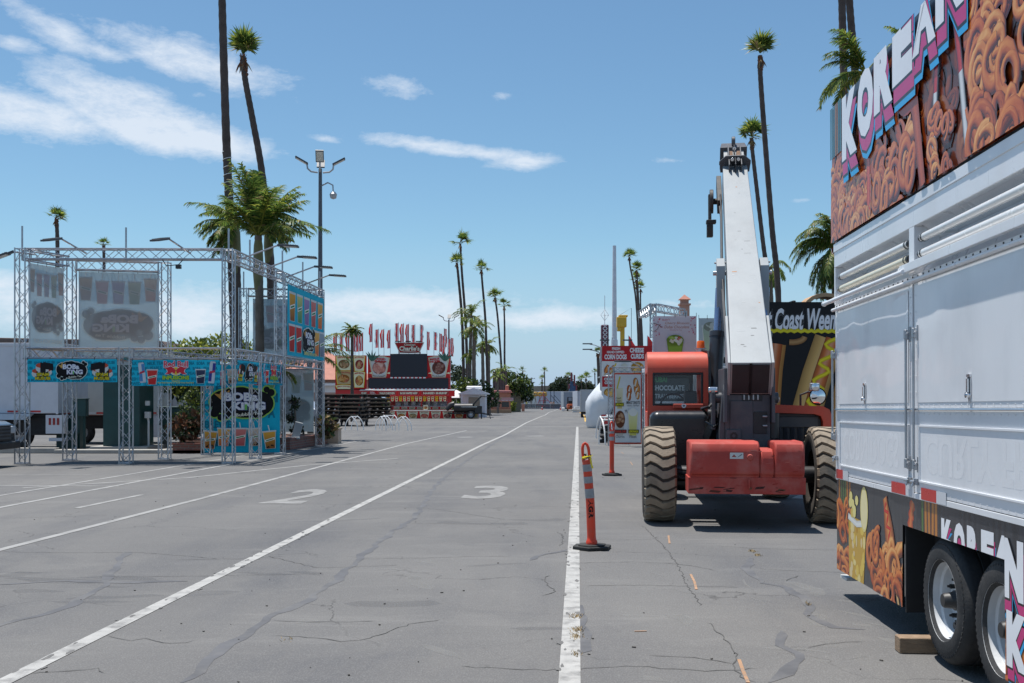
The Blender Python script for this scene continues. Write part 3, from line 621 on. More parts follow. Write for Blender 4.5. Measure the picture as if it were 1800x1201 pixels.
def graffiti(a, txt, xs, y, h, slant=.0, ws=None):
    """chunky white letters over a black, a raspberry and a cyan edge that drop down to the right"""
    for col, dx, dy, o in (('#22a8e0', .10, -.33, .05), ('#15131c', .07, -.245, .06), ('#c82f78', .06, -.21, .035), ('#15131c', .0, -.02, .05)):
        a.lay(2)
        for ch, x, w, yy in zip(txt, xs, ws, y): a.text(ch, x - o * .25 * h, yy - o * .4 * h, w + o * .5 * h, h + o * .8 * h, col, bold=.06 + o, dx=dx * h, dy=dy * h, lay=False)
    a.lay(3)
    for ch, x, w, yy in zip(txt, xs, ws, y): a.text(ch, x, yy, w, h, '#f2f2f4', bold=.075, lay=False)
rd = random.Random(11); BW = 9.0; BH = 1.10
a = Art(BW, BH, .00003)
def bgc(u, v):
    n = .5 + .5 * math.sin(u * 37 + 3 * math.sin(v * 9)) * math.sin(v * 11 + u * 23); return mixc((.016, .012, .016), (.26, .06, .025), (.35 + .65 * n) * max(0, 1 - v * 1.15))
a.grid(0, 0, BW, BH, 60, 10, bgc)
keep = FRY; FRY = [tuple(tuple(x * f for x, f in zip(c, (.42, .30, .28))) for c in t) for t in keep]; fries(a, 0, 0, 4.3, .95, 110, .1, .22, rd); fries(a, 4.3, 0, 9, .95, 70, .12, .24, rd); FRY = keep
fries(a, .0, -.05, .42, .66, 34, .09, .16, rd); fries(a, .42, -.05, 1.75, .36, 70, .08, .16, rd); fries(a, 1.2, .05, 2.05, .5, 20, .1, .17, rd)
bamboo(a, 0, .36, .68, BH, 7, rd, [[(.02, .05, .06), (.05, .22, .26), (.02, .06, .07)], [(.12, .04, .015), (.42, .19, .07), (.14, .05, .02)]])
stick_dog(a, 1.12, .02, .3, .1, 1.5, rd); a.strip([(1.1, .1 + .04 * i) for i in range(10)], [.05 + .05 * abs(math.sin(i * 1.9)) for i in range(10)], [(.35, .02, .01), (.75, .12, .05), (.4, .03, .01)])
a.strip([(1.95, .95), (2.02, .72), (2.12, .5), (2.25, .0)], [.16, .2, .13, .1], [(.2, .03, .01), (.55, .1, .03), (.3, .04, .01)]); a.ell(1.98, .66, .22, .15, (.34, .035, .012), c2=(.5, .07, .02))
for (x0, x1, sx) in ((2.52, 2.44, 0), (2.78, 2.98, 0)):
    a.strip([(x0, .92), ((x0 + x1) / 2, .5)], .075, [(.01,) * 3, (.5, .02, .03), (.62, .04, .04), (.01,) * 3]); a.strip([((x0 + x1) / 2, .5), (x1, -.05)], .075, [(.05,) * 3, (.75,) * 3, (.7,) * 3, (.05,) * 3])
fries(a, 2.38, -.02, 2.75, .4, 12, .07, .11, rd); fries(a, 3.02, -.05, 4.2, 1.0, 75, .1, .19, rd); fries(a, 4.2, -.05, 9.0, .8, 90, .11, .2, rd)
graffiti(a, 'KOREAN', [.42, .86, 1.28, 1.70, 2.10, 2.52], [.57, .61, .69, .76, .82, .86], .5, ws=[.42, .4, .42, .4, .42, .44])
mb = a.mb((-.004, -.03, 2.885), (1, 0, 0), (0, 0, 1), back=.05, bcol='#3a3634')
mb.build('top_banner', PRINT_GLOSS, tr, smooth=0)
t = MB(); t.box(0, TL, .02, .06, 2.94, 3.93)
for s in range(10): t.bar((.3 + s * .95, .06, 3.8), (.3 + s * .95, .8, 2.94), .04, .04)
t.build('banner_frame', STEEL, tr)
GRAPH = '#26272b'
def corrug(u, v): return mixc((.028, .03, .036), (.055, .06, .07), .5 + .5 * math.sin(u * 130))
def lower_skirt(s0, s1, z0, z1, fn, name):
    a = Art(s1 - s0, z1 - z0, .00004); a.grid(0, 0, a.w, a.h, max(20, int(a.w * 28)), 1, corrug); fn(a); o = a.mb((s0, -.002, z0), (1, 0, 0), (0, 0, 1), back=.012, bcol='#1b1b1d').build(name, PRINT_GLOSS, tr, smooth=0)
def sk1(a):
    rd = random.Random(5); a.lay(); bamboo(a, .05, .42, .42, a.h, 6, rd, [[(.02, .04, .02), (.12, .2, .05), (.02, .04, .02)], [(.3, .09, .02), (.55, .22, .04), (.25, .07, .02)]]); fries(a, -.05, -.02, .4, .5, 16, .1, .16, rd)
    a.lay(); cup = [(.38, -.02), (.78, -.02), (.86, .46), (.36, .48)]; a.poly(cup, (.62, .36, .03))
    for i in range(26): a.ell(rd.uniform(.42, .8), rd.uniform(0, .44), rd.uniform(.02, .05), rd.uniform(.02, .05), rd.choice([(.8, .55, .08), (.85, .68, .25), (.55, .27, .01), (.78, .6, .3)]), 10)
    a.strip([(.36, .47), (.6, .43), (.86, .46)], .05, [(.7, .7, .66), (.85, .85, .8), (.6, .6, .55)]); a.ell(.8, .56, .1, .17, (.8, .66, .22), c2=(.85, .75, .4)); a.ell(.8, .56, .085, .15, (.85, .74, .4)); 
    for i in range(8): a.ell(.5 + rd.uniform(-.1, .12), .55 + rd.uniform(-.06, .1), .045, .04, rd.choice([(.82, .7, .25), (.8, .8, .72), (.7, .5, .1)]), 8)
    stick_dog(a, 1.52, .18, .55, .2, 1.95, rd); fries(a, .95, -.05, 1.7, .28, 20, .09, .16, rd); fries(a, 1.05, .3, 1.25, .46, 2, .13, .15, rd)
lower_skirt(0, 1.696, .21, .949, sk1, 'skirt_panel')
def sk2(a):
    rd = random.Random(8); a.strip([(.2 - .006 * i, .17 - .02 * i) for i in range(10)], [.06 + .05 * abs(math.sin(i)) for i in range(10)], [(.4, .02, .01), (.75, .2, .05), (.35, .03, .01)]); bamboo(a, .36, .66, 0, a.h, 5, rd, [[(.3, .09, .02), (.6, .24, .04), (.25, .07, .02)], [(.02, .05, .02), (.1, .2, .05), (.02, .04, .02)]])
    xs = [.72 + i * .2 for i in range(5)]; graffiti(a, 'KOREA', xs, [-.12] * 5, .24, ws=[.17] * 5)
lower_skirt(1.6965, 3.33, .755, .949, sk2, 'skirt_strip')
def sk3(a):
    rd = random.Random(9); fries(a, -.1, -.1, a.w, .22, 60, .1, .17, rd); xs = [-.12 + i * .34 for i in range(4)]
    graffiti(a, 'N', [-.02], [.42], .3, ws=[.24]); graffiti(a, 'KOREAN', [.02 + i * .36 for i in range(6)], [.08] * 6, .28, ws=[.24, .26, .26, .24, .28, .28])
lower_skirt(3.33, 6.5, .15, .949, sk3, 'skirt_panel')
t = MB(); t.box(1.70, 1.72, .012, .8, .18, .948); t.box(3.31, 3.328, .012, .8, .15, .948); t.box(1.72, 3.31, .78, .8, .2, .948); t.build('wheel_well', UNDER, tr)
# wheels
RIMW = mat('painted_steel_rim', (.62, .63, .64), rough=.35, var=.08, scale=6, dirt=(.2, .18, .16), dirt_amt=.45, dirt_scale=4)
def trailer_wheel(s):
    y0 = .028; zc = .378; rr = .378
    t = MB(); t.lathe([(.225, .01), (.245, -.012), (.30, -.018), (.345, -.004), (.37, .02), (rr, .04), (rr, .1), (rr, .102), (rr - .008, .106), (rr - .008, .114), (rr, .118), (rr, .2), (.36, .235), (.3, .25), (.225, .24)], (s, y0, zc), (0, 1, 0), 56)
    for k in range(60):
        an = 2 * math.pi * k / 60; t.obox((s + .332 * math.cos(an), y0 - .006, zc + .332 * math.sin(an)), (.012, .008, .02), Matrix.Rotation(-an, 3, 'Y'))
    ty = t.build('tyre', RUBBER, tr)
    t = MB(); t.lathe([(.243, -.012), (.243, -.004), (.225, .012), (.222, .05), (.205, .06), (.2, .11), (.17, .125), (.12, .13), (.085, .12), (.082, .118)], (s, y0, zc), (0, 1, 0), 48); t.lathe([(.0822, .12), (.0005, .121)], (s, y0, zc), (0, 1, 0), 32); rim = t.build('rim', RIMW, tr)
    t = MB(); t.lathe([(.062, .12), (.06, .06), (.05, .05), (.044, .0), (.038, -.01), (.0005, -.011)], (s, y0, zc), (0, 1, 0), 24, 0)
    for k in range(8):
        an = 2 * math.pi * k / 8 + .2; c = Vector((s + .122 * math.cos(an), y0 + .13, zc + .122 * math.sin(an))); t.cyl(c, c + Vector((0, -.06, 0)), .015, n=6); t.cyl(c + Vector((0, -.06, 0)), c + Vector((0, -.075, 0)), .008, n=6)
    for k in range(2):
        an = k * 3.14 + 1.2; c = Vector((s + .175 * math.cos(an), y0 + .1, zc + .175 * math.sin(an))); t.cyl(c, c + Vector((0, -.02, 0)), .02, n=10)
    t.build('hub', mat('black_hub', (.025, .025, .026), rough=.5, var=.2, dirt=(.1, .08, .07), dirt_amt=.4), rim)
for s in (2.372, 3.215): trailer_wheel(s)
t = MB(); t.box(2.372, 3.215, .3, .45, .3, .46); t.cyl((2.372, .38, .378), (2.372, 2.3, .378), .07); t.cyl((3.215, .38, .378), (3.215, 2.3, .378), .07); t.build('axle', UNDER, tr)
# timber chock in front of the wheel
t = MB(); t.box(-.16, .22, -.055, .055, 0, .1); o = t.build('timber_block', WOOD, bevel=.008, loc=(2.60, 6.66, 0), rotz=R(-4)); tag(o, 'sawn timber block lying on the asphalt against the front trailer wheel', 'wood block')
# ================================================================== telehandler
TRED = mat('faded_red_paint', (.58, .07, .034), rough=.5, var=.12, scale=2.2, dirt=(.46, .12, .075), dirt_amt=.55, dirt_scale=2.4, bump=.04, bscale=8)
TREDW = mat('chalky_red_plastic', (.40, .056, .042), rough=.7, var=.14, scale=3, spec=.3, dirt=(.46, .16, .13), dirt_amt=.7, dirt_scale=3.5, bump=.08, bscale=14)
BOOMG = mat('boom_grey_paint', (.305, .325, .335), rough=.45, var=.07, scale=1.5, dirt=(.22, .23, .235), dirt_amt=.45, dirt_scale=1.8, bump=.03, bscale=30, stretch=(1, 1, .5))
MGREY = mat('machine_grey_paint', (.06, .063, .074), rough=.5, var=.1, scale=3, dirt=(.20, .18, .16), dirt_amt=.3, dirt_scale=4)
TREAD = mat('dusty_tread_rubber', (.28, .225, .165), rough=.85, var=.22, scale=7, dirt=(.10, .08, .06), dirt_amt=.5, dirt_scale=5, bump=.25, bscale=40)
TREADD = mat('tyre_groove_rubber', (.06, .05, .042), rough=.9, var=.25, scale=8)
RUST = mat('rusty_steel', (.16, .085, .045), rough=.75, metal=.2, var=.3, scale=20, bump=.2)
YAW = math.atan(.100)
te = thing('telehandler', 'orange red telehandler with raised grey boom parked facing away beyond the cone posts', 'telehandler', (3.0, 13.77, 0), -YAW)
def big_tyre(x, y, name='rear_wheel'):
    R0 = .622; w = .2; sgn = 1 if x > 0 else -1
    wh = MB(); wh.lathe([(.02, -.02), (.3, -.02), (.31, .0), (.33, .1)], (x + sgn * .06, y, R0), (sgn, 0, 0), 28); wh.lathe([(.02, .0), (.12, .0), (.13, .12), (.02, .13)], (x + sgn * .02, y, R0), (sgn, 0, 0), 16)
    root = wh.build(name, mat('wheel_disc_red', (.30, .05, .035), rough=.55, var=.2, dirt=(.15, .11, .08), dirt_amt=.6), te)
    t = MB(); t.lathe([(.32, -w + .03), (.40, -w - .005), (.52, -w - .012), (R0 - .06, -w + .01), (R0 - .034, -w + .03), (R0 - .034, w - .03), (R0 - .06, w - .01), (.52, w + .012), (.40, w + .005), (.32, w - .03)], (x, y, R0), (1, 0, 0), 64, 1)
    N = 27; st = [-w - .004, -w + .018, -.125, -.055, .03, .095, w - .018, w + .004]; wave = [.0, .0, -.25, -.05, .36, .30, .0, .0]
    for k in range(N):
        vs = []; a0 = 2 * math.pi * (k) / N; pitch = 2 * math.pi / N
        for i, (sx, wv) in enumerate(zip(st, wave)):
            e = i in (0, len(st) - 1); ro = R0 - (.045 if e else .0) - (.0 if abs(sx) < .15 else .006); ri = R0 - .05
            for (an, rr) in ((-.38, ri), (-.33, ro), (.33, ro), (.38, ri)):
                A = a0 + (wv + an) * pitch; vs.append((x + sx, y + rr * math.cos(A), R0 + rr * math.sin(A)))
        fs = []
        for i in range(len(st) - 1):
            for q in range(3): fs.append((i * 4 + q, (i + 1) * 4 + q, (i + 1) * 4 + q + 1, i * 4 + q + 1))
        fs += [(0, 1, 2, 3), tuple(range(len(vs) - 1, len(vs) - 5, -1))]; t.add(vs, fs, 0)
    t.build('tyre', [TREAD, TREADD], root, smooth=30)
for x, y, n in ((-1.07, 0, 'rear_wheel'), (1.07, 0, 'rear_wheel'), (-.9, 3.5, 'front_wheel'), (.95, 3.5, 'front_wheel')): big_tyre(x, y, n)
b = MB(); b.box(-.42, .42, -.5, 4.3, .52, .98); b.cyl((-1.0, 0, .622), (1.0, 0, .622), .11, n=14); b.cyl((-1.0, 3.5, .622), (1.0, 3.5, .622), .11, n=14); b.obox((0, 0, .62), (.4, .4, .36)); b.box(-.9, -.42, -.1, .0, .62, .66); b.box(-.95, -.4, -.1, 0, .5, .53); b.box(-.5, .9, 3.2, 3.9, .9, 1.2)
for k in range(3): b.tube([(-.9, -.2, .7 - .05 * k), (-.4, -.3, .66 - .07 * k)], .016, 8)
b.build('chassis', BLACK, te, bevel=.02)
# counterweight: moulded block with a dished top and a lower lip
cw = MB(); side = [(-.62, .46), (-.62, .66), (-.655, .70), (-.655, .98), (-.58, 1.08), (-.06, 1.09), (-.06, .46)]
side = [(-q[0] - 1.2 if False else q[0], q[1]) for q in side]
for x0, x1, top in ((-.74, .10, 1.09), (.10, .27, 1.0), (.27, .63, 1.09)):
    pr = [(-1.03, .45), (-1.035, .665), (-1.075, .705), (-1.075, top - .1), (-1.04, top - .035), (-.96, top), (-.45, top), (-.45, .45)]
    n0 = len(cw.v); cw.prism(pr, (x0, 0, 0), (0, 1, 0), (0, 0, 1), (x1 - x0, 0, 0))
bmo = cw.build('counterweight', TREDW, te, bevel=.045, seg=3)
c2 = MB(); c2.box(-.755, .645, -1.045, -.5, .45, .655); c2.box(-.04, -.02, -1.09, -1.04, .52, .64)
c2.build('counterweight_lip', TREDW, bmo if False else te, bevel=.025, seg=2)
c3 = Art(.16, .075); c3.rect(0, 0, .16, .075, (.6, .6, .58)); c3.poly([(.02, .02), (.05, .055), (.08, .02)], (.35, .1, .08)); c3.poly([(.09, .015), (.15, .05), (.14, .06), (.1, .03)], (.2, .2, .2)); c3.mb((-.26, -1.0775, .88), (1, 0, 0), (0, 0, 1)).build('decal', PRINT, bmo, smooth=0)
rd = random.Random(5); c5 = MB()
for i in range(44):
    x = rd.uniform(-.72, .6); z = rd.uniform(.47, 1.0) if i > 16 else rd.uniform(.455, .53); w = rd.uniform(.004, .05 if i > 16 else .08); h = rd.uniform(.003, .012 if i > 16 else .03); y = -1.0765 if z > .71 else -1.0462; sl = rd.uniform(-.03, .03)
    if .65 < z < .72: continue
    c5.add([(x - w, y, z), (x + w * .6, y, z + sl * w * 8), (x + w, y, z + h + sl * w * 8), (x - w * .7, y, z + h)], [(0, 1, 2, 3)], 0, rd.choice([(.10, .03, .02), (.16, .07, .04), (.06, .02, .018)]) if i <= 16 else rd.choice([(.55, .2, .16), (.3, .03, .02), (.5, .12, .09), (.12, .03, .025)]))
c5.build('scuff_print', PRINT, bmo, smooth=0)
c4 = MB(); c4.lathe([(.001, -.03), (.03, -.025), (.045, 0), (.05, .02)], (-.02, -1.07, .9), (0, 1, 0), 14); c4.build('tow_pin', TREDW, te)
# tower that carries the boom
b = MB(); b.box(-.23, .34, -.22, .35, .85, 1.66); b.prism([(-.3, .9), (-.23, .9), (-.23, 1.66), (-.26, 1.66), (-.3, 1.2)], (0, -.2, 0), (1, 0, 0), (0, 0, 1), (0, .6, 0)); b.box(-.17, .12, -.235, -.22, 1.05, 1.58); 
for s in (-1, 1): b.box(.065 + s * .30 - .02, .065 + s * .30 + .02, -.35, .45, 1.3, 2.0)
tw = b.build('boom_tower', MGREY, te, bevel=.015)
b = MB(); b.box(-.02, .24, -.226, -.2, 1.575, 1.665)
for k in range(4): b.box(.0 + k * .058, .02 + k * .058, -.24, -.226, 1.59, 1.66, 1)
b.cyl((.215, -.23, 1.3), (.215, -.18, 1.3), .085, n=16); b.box(.13, .3, -.235, -.2, 1.16, 1.44)
for k in range(2): b.cyl((.24, -.245, 1.26 + k * .12), (.3, -.245, 1.26 + k * .12), .015, n=8, mat=1)
b.build('tower_recess', [BLACK, STEEL], te, bevel=.01)
b = MB(); b.box(-.22, -.03, -.27, -.22, 1.06, 1.21); b.build('reversing_alarm', MGREY, te, bevel=.012).modifiers['bevel'].segments = 2
b = MB()
for k in range(4):
    an = k * math.pi / 2 + .78; b.lathe([(.028, 0), (.05, .0)], (-.125, -.2715, 1.13), (0, -1, 0), 4)
    b.obox((-.125 + .036 * math.cos(an), -.272, 1.13 + .036 * math.sin(an)), (.045, .006, .02), Matrix.Rotation(-an + math.pi / 2, 3, 'Y'))
b.build('alarm_grille', BLACK, te)
# boom
EL = R(38); AZ = math.atan(.065); bd = Vector((math.sin(AZ) * math.cos(EL), math.cos(AZ) * math.cos(EL), math.sin(EL))); bx = bd.cross(Vector((0, 0, 1))).normalized(); bz = bx.cross(bd)
B0 = Vector((.068, -.40, 1.86)); BL = 5.75
def BP(l, x, z): return B0 + bd * l + bx * x + bz * z
def boom_box(mb, l0, l1, w0, w1, h0, h1, zoff=0, mat=0):
    vs = [BP(l, sx * w / 2, zoff + sz * h / 2) for l, w, h in ((l0, w0, h0), (l1, w1, h1)) for sz in (-1, 1) for sx in (-1, 1)]
    mb.add(vs, [(0, 1, 3, 2), (4, 6, 7, 5), (0, 4, 5, 1), (2, 3, 7, 6), (0, 2, 6, 4), (1, 5, 7, 3)], mat)
b = MB(); boom_box(b, 0, BL, .505, .40, .50, .40); bo = b.build('boom', BOOMG, te, bevel=.012)
b = MB(); boom_box(b, -.012, -.002, .46, .46, .45, .45)
for sx, sz in ((-.19, -.19), (.19, -.19), (-.19, .19), (.19, .19), (0, .2)): b.dome(BP(-.012, sx, sz), .012, -bd, 6)
for s in (-1, 1): boom_box(b, -.02, .0, .03, .03, .5, .5)
b.build('end_plate', mat('end_plate_black', (.028, .028, .032), rough=.6, var=.15, spec=.25), bo)
b = MB(); rd = random.Random(8)
for i in range(26):
    l = rd.uniform(.3, BL - .6); x = rd.uniform(-.19, .19); h0 = .25 - .05 * l / BL + .0012; w = rd.uniform(.006, .05); L_ = rd.uniform(.004, .02); c = (.45, .19, .07) if i % 9 == 0 else (.46, .47, .47) if i % 2 else (.17, .17, .17)
    b.add([BP(l, x - w, h0), BP(l, x + w, h0), BP(l + L_, x + w * .8, h0 - .05 * L_ / BL), BP(l + L_, x - w, h0 - .05 * L_ / BL)], [(0, 1, 2, 3)], 0, c)
b.build('scuff_print', PRINT, bo, smooth=0)
b = MB()
for s in (-1, 1): b.prism([(-.01, -.26), (.9, -.26), (1.15, -.22), (1.15, .2), (-.01, .262)], BP(0, s * .252 - (.0 if s > 0 else .035), 0), bd, bz, bx * .035)
b.build('side_plate', BOOMG, bo, bevel=.006)
# lifting lugs and cylinders
LK = 2.55
for s in (-1, 1):
    b = MB(); poly = [(-.75, -.55), (-.5, -.62), (.1, -.22), (.32, .06), (.2, .2), (-.05, .22), (-.45, -.2)]; b.prism(poly, BP(LK, s * .25 + (.0 if s > 0 else -.12), -.05), bd, bz, bx * .12); b.cyl(BP(LK - .02, s * .42, .03), BP(LK - .02, s * .2, .03), .035, n=10, mat=1); b.cyl(BP(LK + .12, s * .4, .12), BP(LK + .12, s * .2, .12), .015, n=8, mat=1); b.build('cylinder_lug', [BOOMG, STEEL], bo, bevel=.015)
    top = BP(LK - .2, s * .33, -.12); bot = Vector((.065 + s * .335, 1.1, 1.22)); d = (top - bot)
    b = MB(); b.cyl(bot, bot + d * .67, .105, n=20); b.cyl(bot + d * .64, bot + d * .675, .113, n=20); b.cyl(bot + d * .02, bot + d * .06, .115, n=20); cy = b.build('lift_cylinder', mat('cylinder_dark', (.03, .033, .04), rough=.35, var=.1, dirt=(.1, .1, .1), dirt_amt=.2), te)
    b = MB(); b.cyl(bot + d * .67, top, .055, n=16); b.build('piston_rod', mat('blued_rod', (.18, .25, .38), rough=.25, metal=.6, var=.1), cy)
b = MB(); b.cyl((-.36, .05, 1.62), (.48, .05, 1.62), .07, n=16); b.cyl((-.42, .05, 1.72), (-.3, .05, 1.72), .045, n=12, mat=1); b.obox((-.36, .1, 1.45), (.05, .3, .5)); b.build('boom_pivot', [MGREY, CHROME], te, bevel=.01)
# boom head: inner section, cross plate with pads, tip sheave
b = MB(); boom_box(b, BL - .2, BL + .62, .34, .34, .33, .33); b.build('inner_section', mat('inner_boom_grey', (.34, .36, .37), rough=.45, var=.12, dirt=(.2, .17, .14), dirt_amt=.4), bo, bevel=.008)
b = MB(); b.prism([(-.26, .0), (-.15, .14), (.15, .14), (.26, .0), (.26, -.05), (-.26, -.05)], BP(BL + .02, 0, .2), bx, bd * 0 + bd, bz * .05); b.prism([(-.24, -.2), (.24, -.2), (.26, .0), (.15, .1), (-.15, .1), (-.26, 0)], BP(BL - .06, 0, .28), bx, bz, bd * .03)
for s in (-1, 1): boom_box(b, BL - .35, BL + .45, .018, .018, .2, .16, .27, 0)
for x in (-.1, .1):
    b.add([BP(l, x + q, z) for l in (BL - .3, BL + .5) for z in (.2, .34) for q in (-.01, .01)], [(0, 1, 3, 2), (4, 6, 7, 5), (0, 4, 5, 1), (2, 3, 7, 6), (0, 2, 6, 4), (1, 5, 7, 3)])
b.build('boom_head', MGREY, bo, bevel=.006)
b = MB()
for x in (-.05, .05): b.cyl(BP(BL - .1, x, .34), BP(BL - .16, x, .36), .03, n=10, mat=1)
b.cyl(BP(BL + .38, 0, .3), BP(BL + .3, 0, .34), .03, n=10, mat=1)
for x in (-.07, .07): b.add([BP(l, x + q, z) for l in (BL + .08, BL + .3) for z in (.18, .3) for q in (-.04, .04)], [(0, 1, 3, 2), (4, 6, 7, 5), (0, 4, 5, 1), (2, 3, 7, 6), (0, 2, 6, 4), (1, 5, 7, 3)])
b.build('wear_block', [RUST, CHROME], bo, bevel=.004)
b = MB(); boom_box(b, BL + .6, BL + .9, .46, .4, .42, .3, .02); b.cyl(BP(BL + .75, -.03, .25), BP(BL + .75, .03, .25), .1, n=16); 
b.build('boom_tip', [MGREY], bo, bevel=.01)
b = MB(); b.add([BP(l, x, z) for l in (BL - .8, BL + .1) for z in (-.3, -.05) for x in (-.30, -.22)], [(0, 1, 3, 2), (4, 6, 7, 5), (0, 4, 5, 1), (2, 3, 7, 6), (0, 2, 6, 4), (1, 5, 7, 3)])
b.cyl(BP(BL - .55, -.42, -.2), BP(BL - .55, -.36, -.2), .2, n=20); b.cyl(BP(BL - .55, -.38, -.2), BP(BL - .55, -.22, -.2), .05, n=10); b.bar(BP(BL - .9, -.42, -.45), BP(BL - .5, -.42, -.1), .05, .08); b.box(*[c for c in (0, 0, 0, 0, 0, 0)]) if False else None
q = BP(BL - .95, -.42, -.5); b.obox(q, (.1, .12, .26)); b.obox(q + Vector((.02, 0, .12)), (.16, .14, .06))
b.build('hose_reel', mat('reel_black', (.03, .028, .026), rough=.6, var=.2, dirt=(.16, .1, .06), dirt_amt=.4), bo, bevel=.008)
b = MB(); b.tube([BP(.6, -.27, -.05), BP(2.5, -.29, -.1), BP(4.5, -.25, -.12), BP(BL - .6, -.27, -.15)], .02, 8); b.tube([BP(.6, -.27, .0), BP(2.5, -.285, .02), BP(4.5, -.245, 0), BP(BL - .6, -.25, -.05)], .014, 8); b.build('hydraulic_hose', BLACK, bo)
# cab on the left
X0, X1, Y0, Y1, ZT, ZB = -1.19, -.335, 1.03, 2.35, 2.28, .95
b = MB(); roof = [(Y0, 1.98), (Y0, 2.04), (Y0 + .035, 2.16), (Y0 + .11, 2.245), (Y0 + .24, ZT), (Y1 - .1, ZT), (Y1, ZT - .06), (Y1, 1.98)]
b.prism(roof, (X0, 0, 0), (0, 1, 0), (0, 0, 1), (X1 - X0, 0, 0)); b.box(X0, X0 + .075, Y0, Y0 + .09, 1.5, 1.985); b.box(X1 - .075, X1, Y0, Y0 + .09, 1.5, 1.985); b.box(X0, X0 + .08, Y1 - .09, Y1, 1.0, 1.985); b.box(X1 - .07, X1, Y1 - .09, Y1, 1.0, 1.985)
b.box(X0, X1, Y0, Y0 + .06, ZB, 1.51); b.box(X0, X0 + .05, Y0 + .06, Y1, ZB, 1.42); b.box(X1 - .05, X1, Y0 + .06, Y1, ZB, 1.42); b.box(X0 + .06, X1 - .06, Y0 + .06, Y1, ZB, 1.0); b.prism([(0, 0), (.09, 0), (.01, .6), (0, .6)], (X1, Y0, ZB), (1, 0, 0), (0, 0, 1), (0, .5, 0))
cab = b.build('cab', TRED, te, bevel=.02, seg=2)
b = MB(); wx0, wx1, wz0, wz1 = X0 + .075, X1 - .075, 1.51, 1.975
for q in ((wx0, wx0 + .03, wz0, wz1), (wx1 - .03, wx1, wz0, wz1), (wx0 + .03, wx1 - .03, wz1 - .03, wz1), (wx0 + .03, wx1 - .03, wz0, wz0 + .03)): b.box(q[0], q[1], Y0 - .006, Y0 + .03, q[2], q[3])
wf = b.build('window_frame', BLACK, cab, bevel=.008)
GL = glass_mat('cab_glass', (.80, .84, .84), .04)
b = MB(); b.face([(wx0 + .03, Y0 + .012, wz0 + .03), (wx1 - .03, Y0 + .012, wz0 + .03), (wx1 - .03, Y0 + .012, wz1 - .03), (wx0 + .03, Y0 + .012, wz1 - .03)]); b.build('rear_window', GL, wf, smooth=0)
b = MB(); b.face([(X0 + .08, Y1 - .05, 1.0), (X1 - .07, Y1 - .05, 1.0), (X1 - .07, Y1 - .05, 1.98), (X0 + .08, Y1 - .05, 1.98)]); b.build('front_window', GL, cab, smooth=0)
b = MB(); b.box(X0 + .3, X1 - .2, Y0 + .3, Y0 + .72, 1.2, 1.36); b.box(X0 + .53, X1 - .14, Y0 + .24, Y0 + .34, 1.3, 1.72); b.box(X0 + .6, X1 - .2, Y0 + .25, Y0 + .33, 1.72, 1.84); b.build('seat', BLACK, cab, bevel=.03)
b = MB(); b.tube([(-.78 + .19 * math.cos(k * .2618), Y0 + .85 + .05 * math.sin(k * .2618), 1.5 + .18 * math.sin(k * .2618)) for k in range(25)], .014, 8); b.cyl((-.78, Y0 + .87, 1.5), (-.78, Y0 + 1.1, 1.15), .03, n=10); b.bar((-.96, Y0 + .85, 1.5), (-.6, Y0 + .85, 1.5), .02, .03); b.build('steering_wheel', BLACK, cab)
b = MB(); b.box(X0 + .36, X1 - .08, Y0 - .1, Y0 - .012, 1.475, 1.535); bar_ = b.build('guard_bar', TRED, cab, bevel=.008)
a = Art(.07, .055); a.poly([(0, .03), (.01, .055), (.06, .055), (.07, .03), (.05, .0), (.02, .0)], (.75, .75, .75)); a.ell(.035, .03, .015, .013, (.1, .1, .12), 10); a.mb((X0 + .47, Y0 - .1015, 1.478), (1, 0, 0), (0, 0, 1)).build('decal', PRINT, bar_, smooth=0)
b = MB(); b.cyl((-.42, 1.35, ZT), (-.42, 1.35, ZT + .04), .06, n=14); b.box(-.5, -.34, 1.3, 1.4, ZT + .04, ZT + .055); be = b.build('beacon_mount', STEEL, te)
b = MB(); b.lathe([(.062, 0), (.058, .02), (.055, .09), (.045, .105), (.0005, .108)], (-.42, 1.35, ZT + .056), (0, 0, 1), 18); b.build('beacon_lens', mat('amber_lens', (.85, .18, .015), rough=.18, var=0, transl=.3, coat=.5), be)
b = MB(); b.tube([(-.4, 1.3, ZT + .02), (-.33, 1.15, ZT + .0), (-.32, 1.04, 2.1), (-.315, 1.015, 1.6), (-.33, 1.0, 1.3), (-.28, .8, 1.22)], .018, 8); b.tube([(-.33, 1.02, 2.2), (-.325, 1.0, 1.55), (-.36, .95, 1.3)], .012, 8); b.build('cab_cable', BLACK, te)
n_ = Art(.8, .07); n_.text('15672', 0, 0, .8, .07, (.6, .5, .46), bold=.01, space=1.6); n_.mb((X0 - .002, Y0 + .1, 2.06), Vector((0, 0, -1)), Vector((0, -1, 0))).build('serial_number', PRINT, cab, smooth=0)
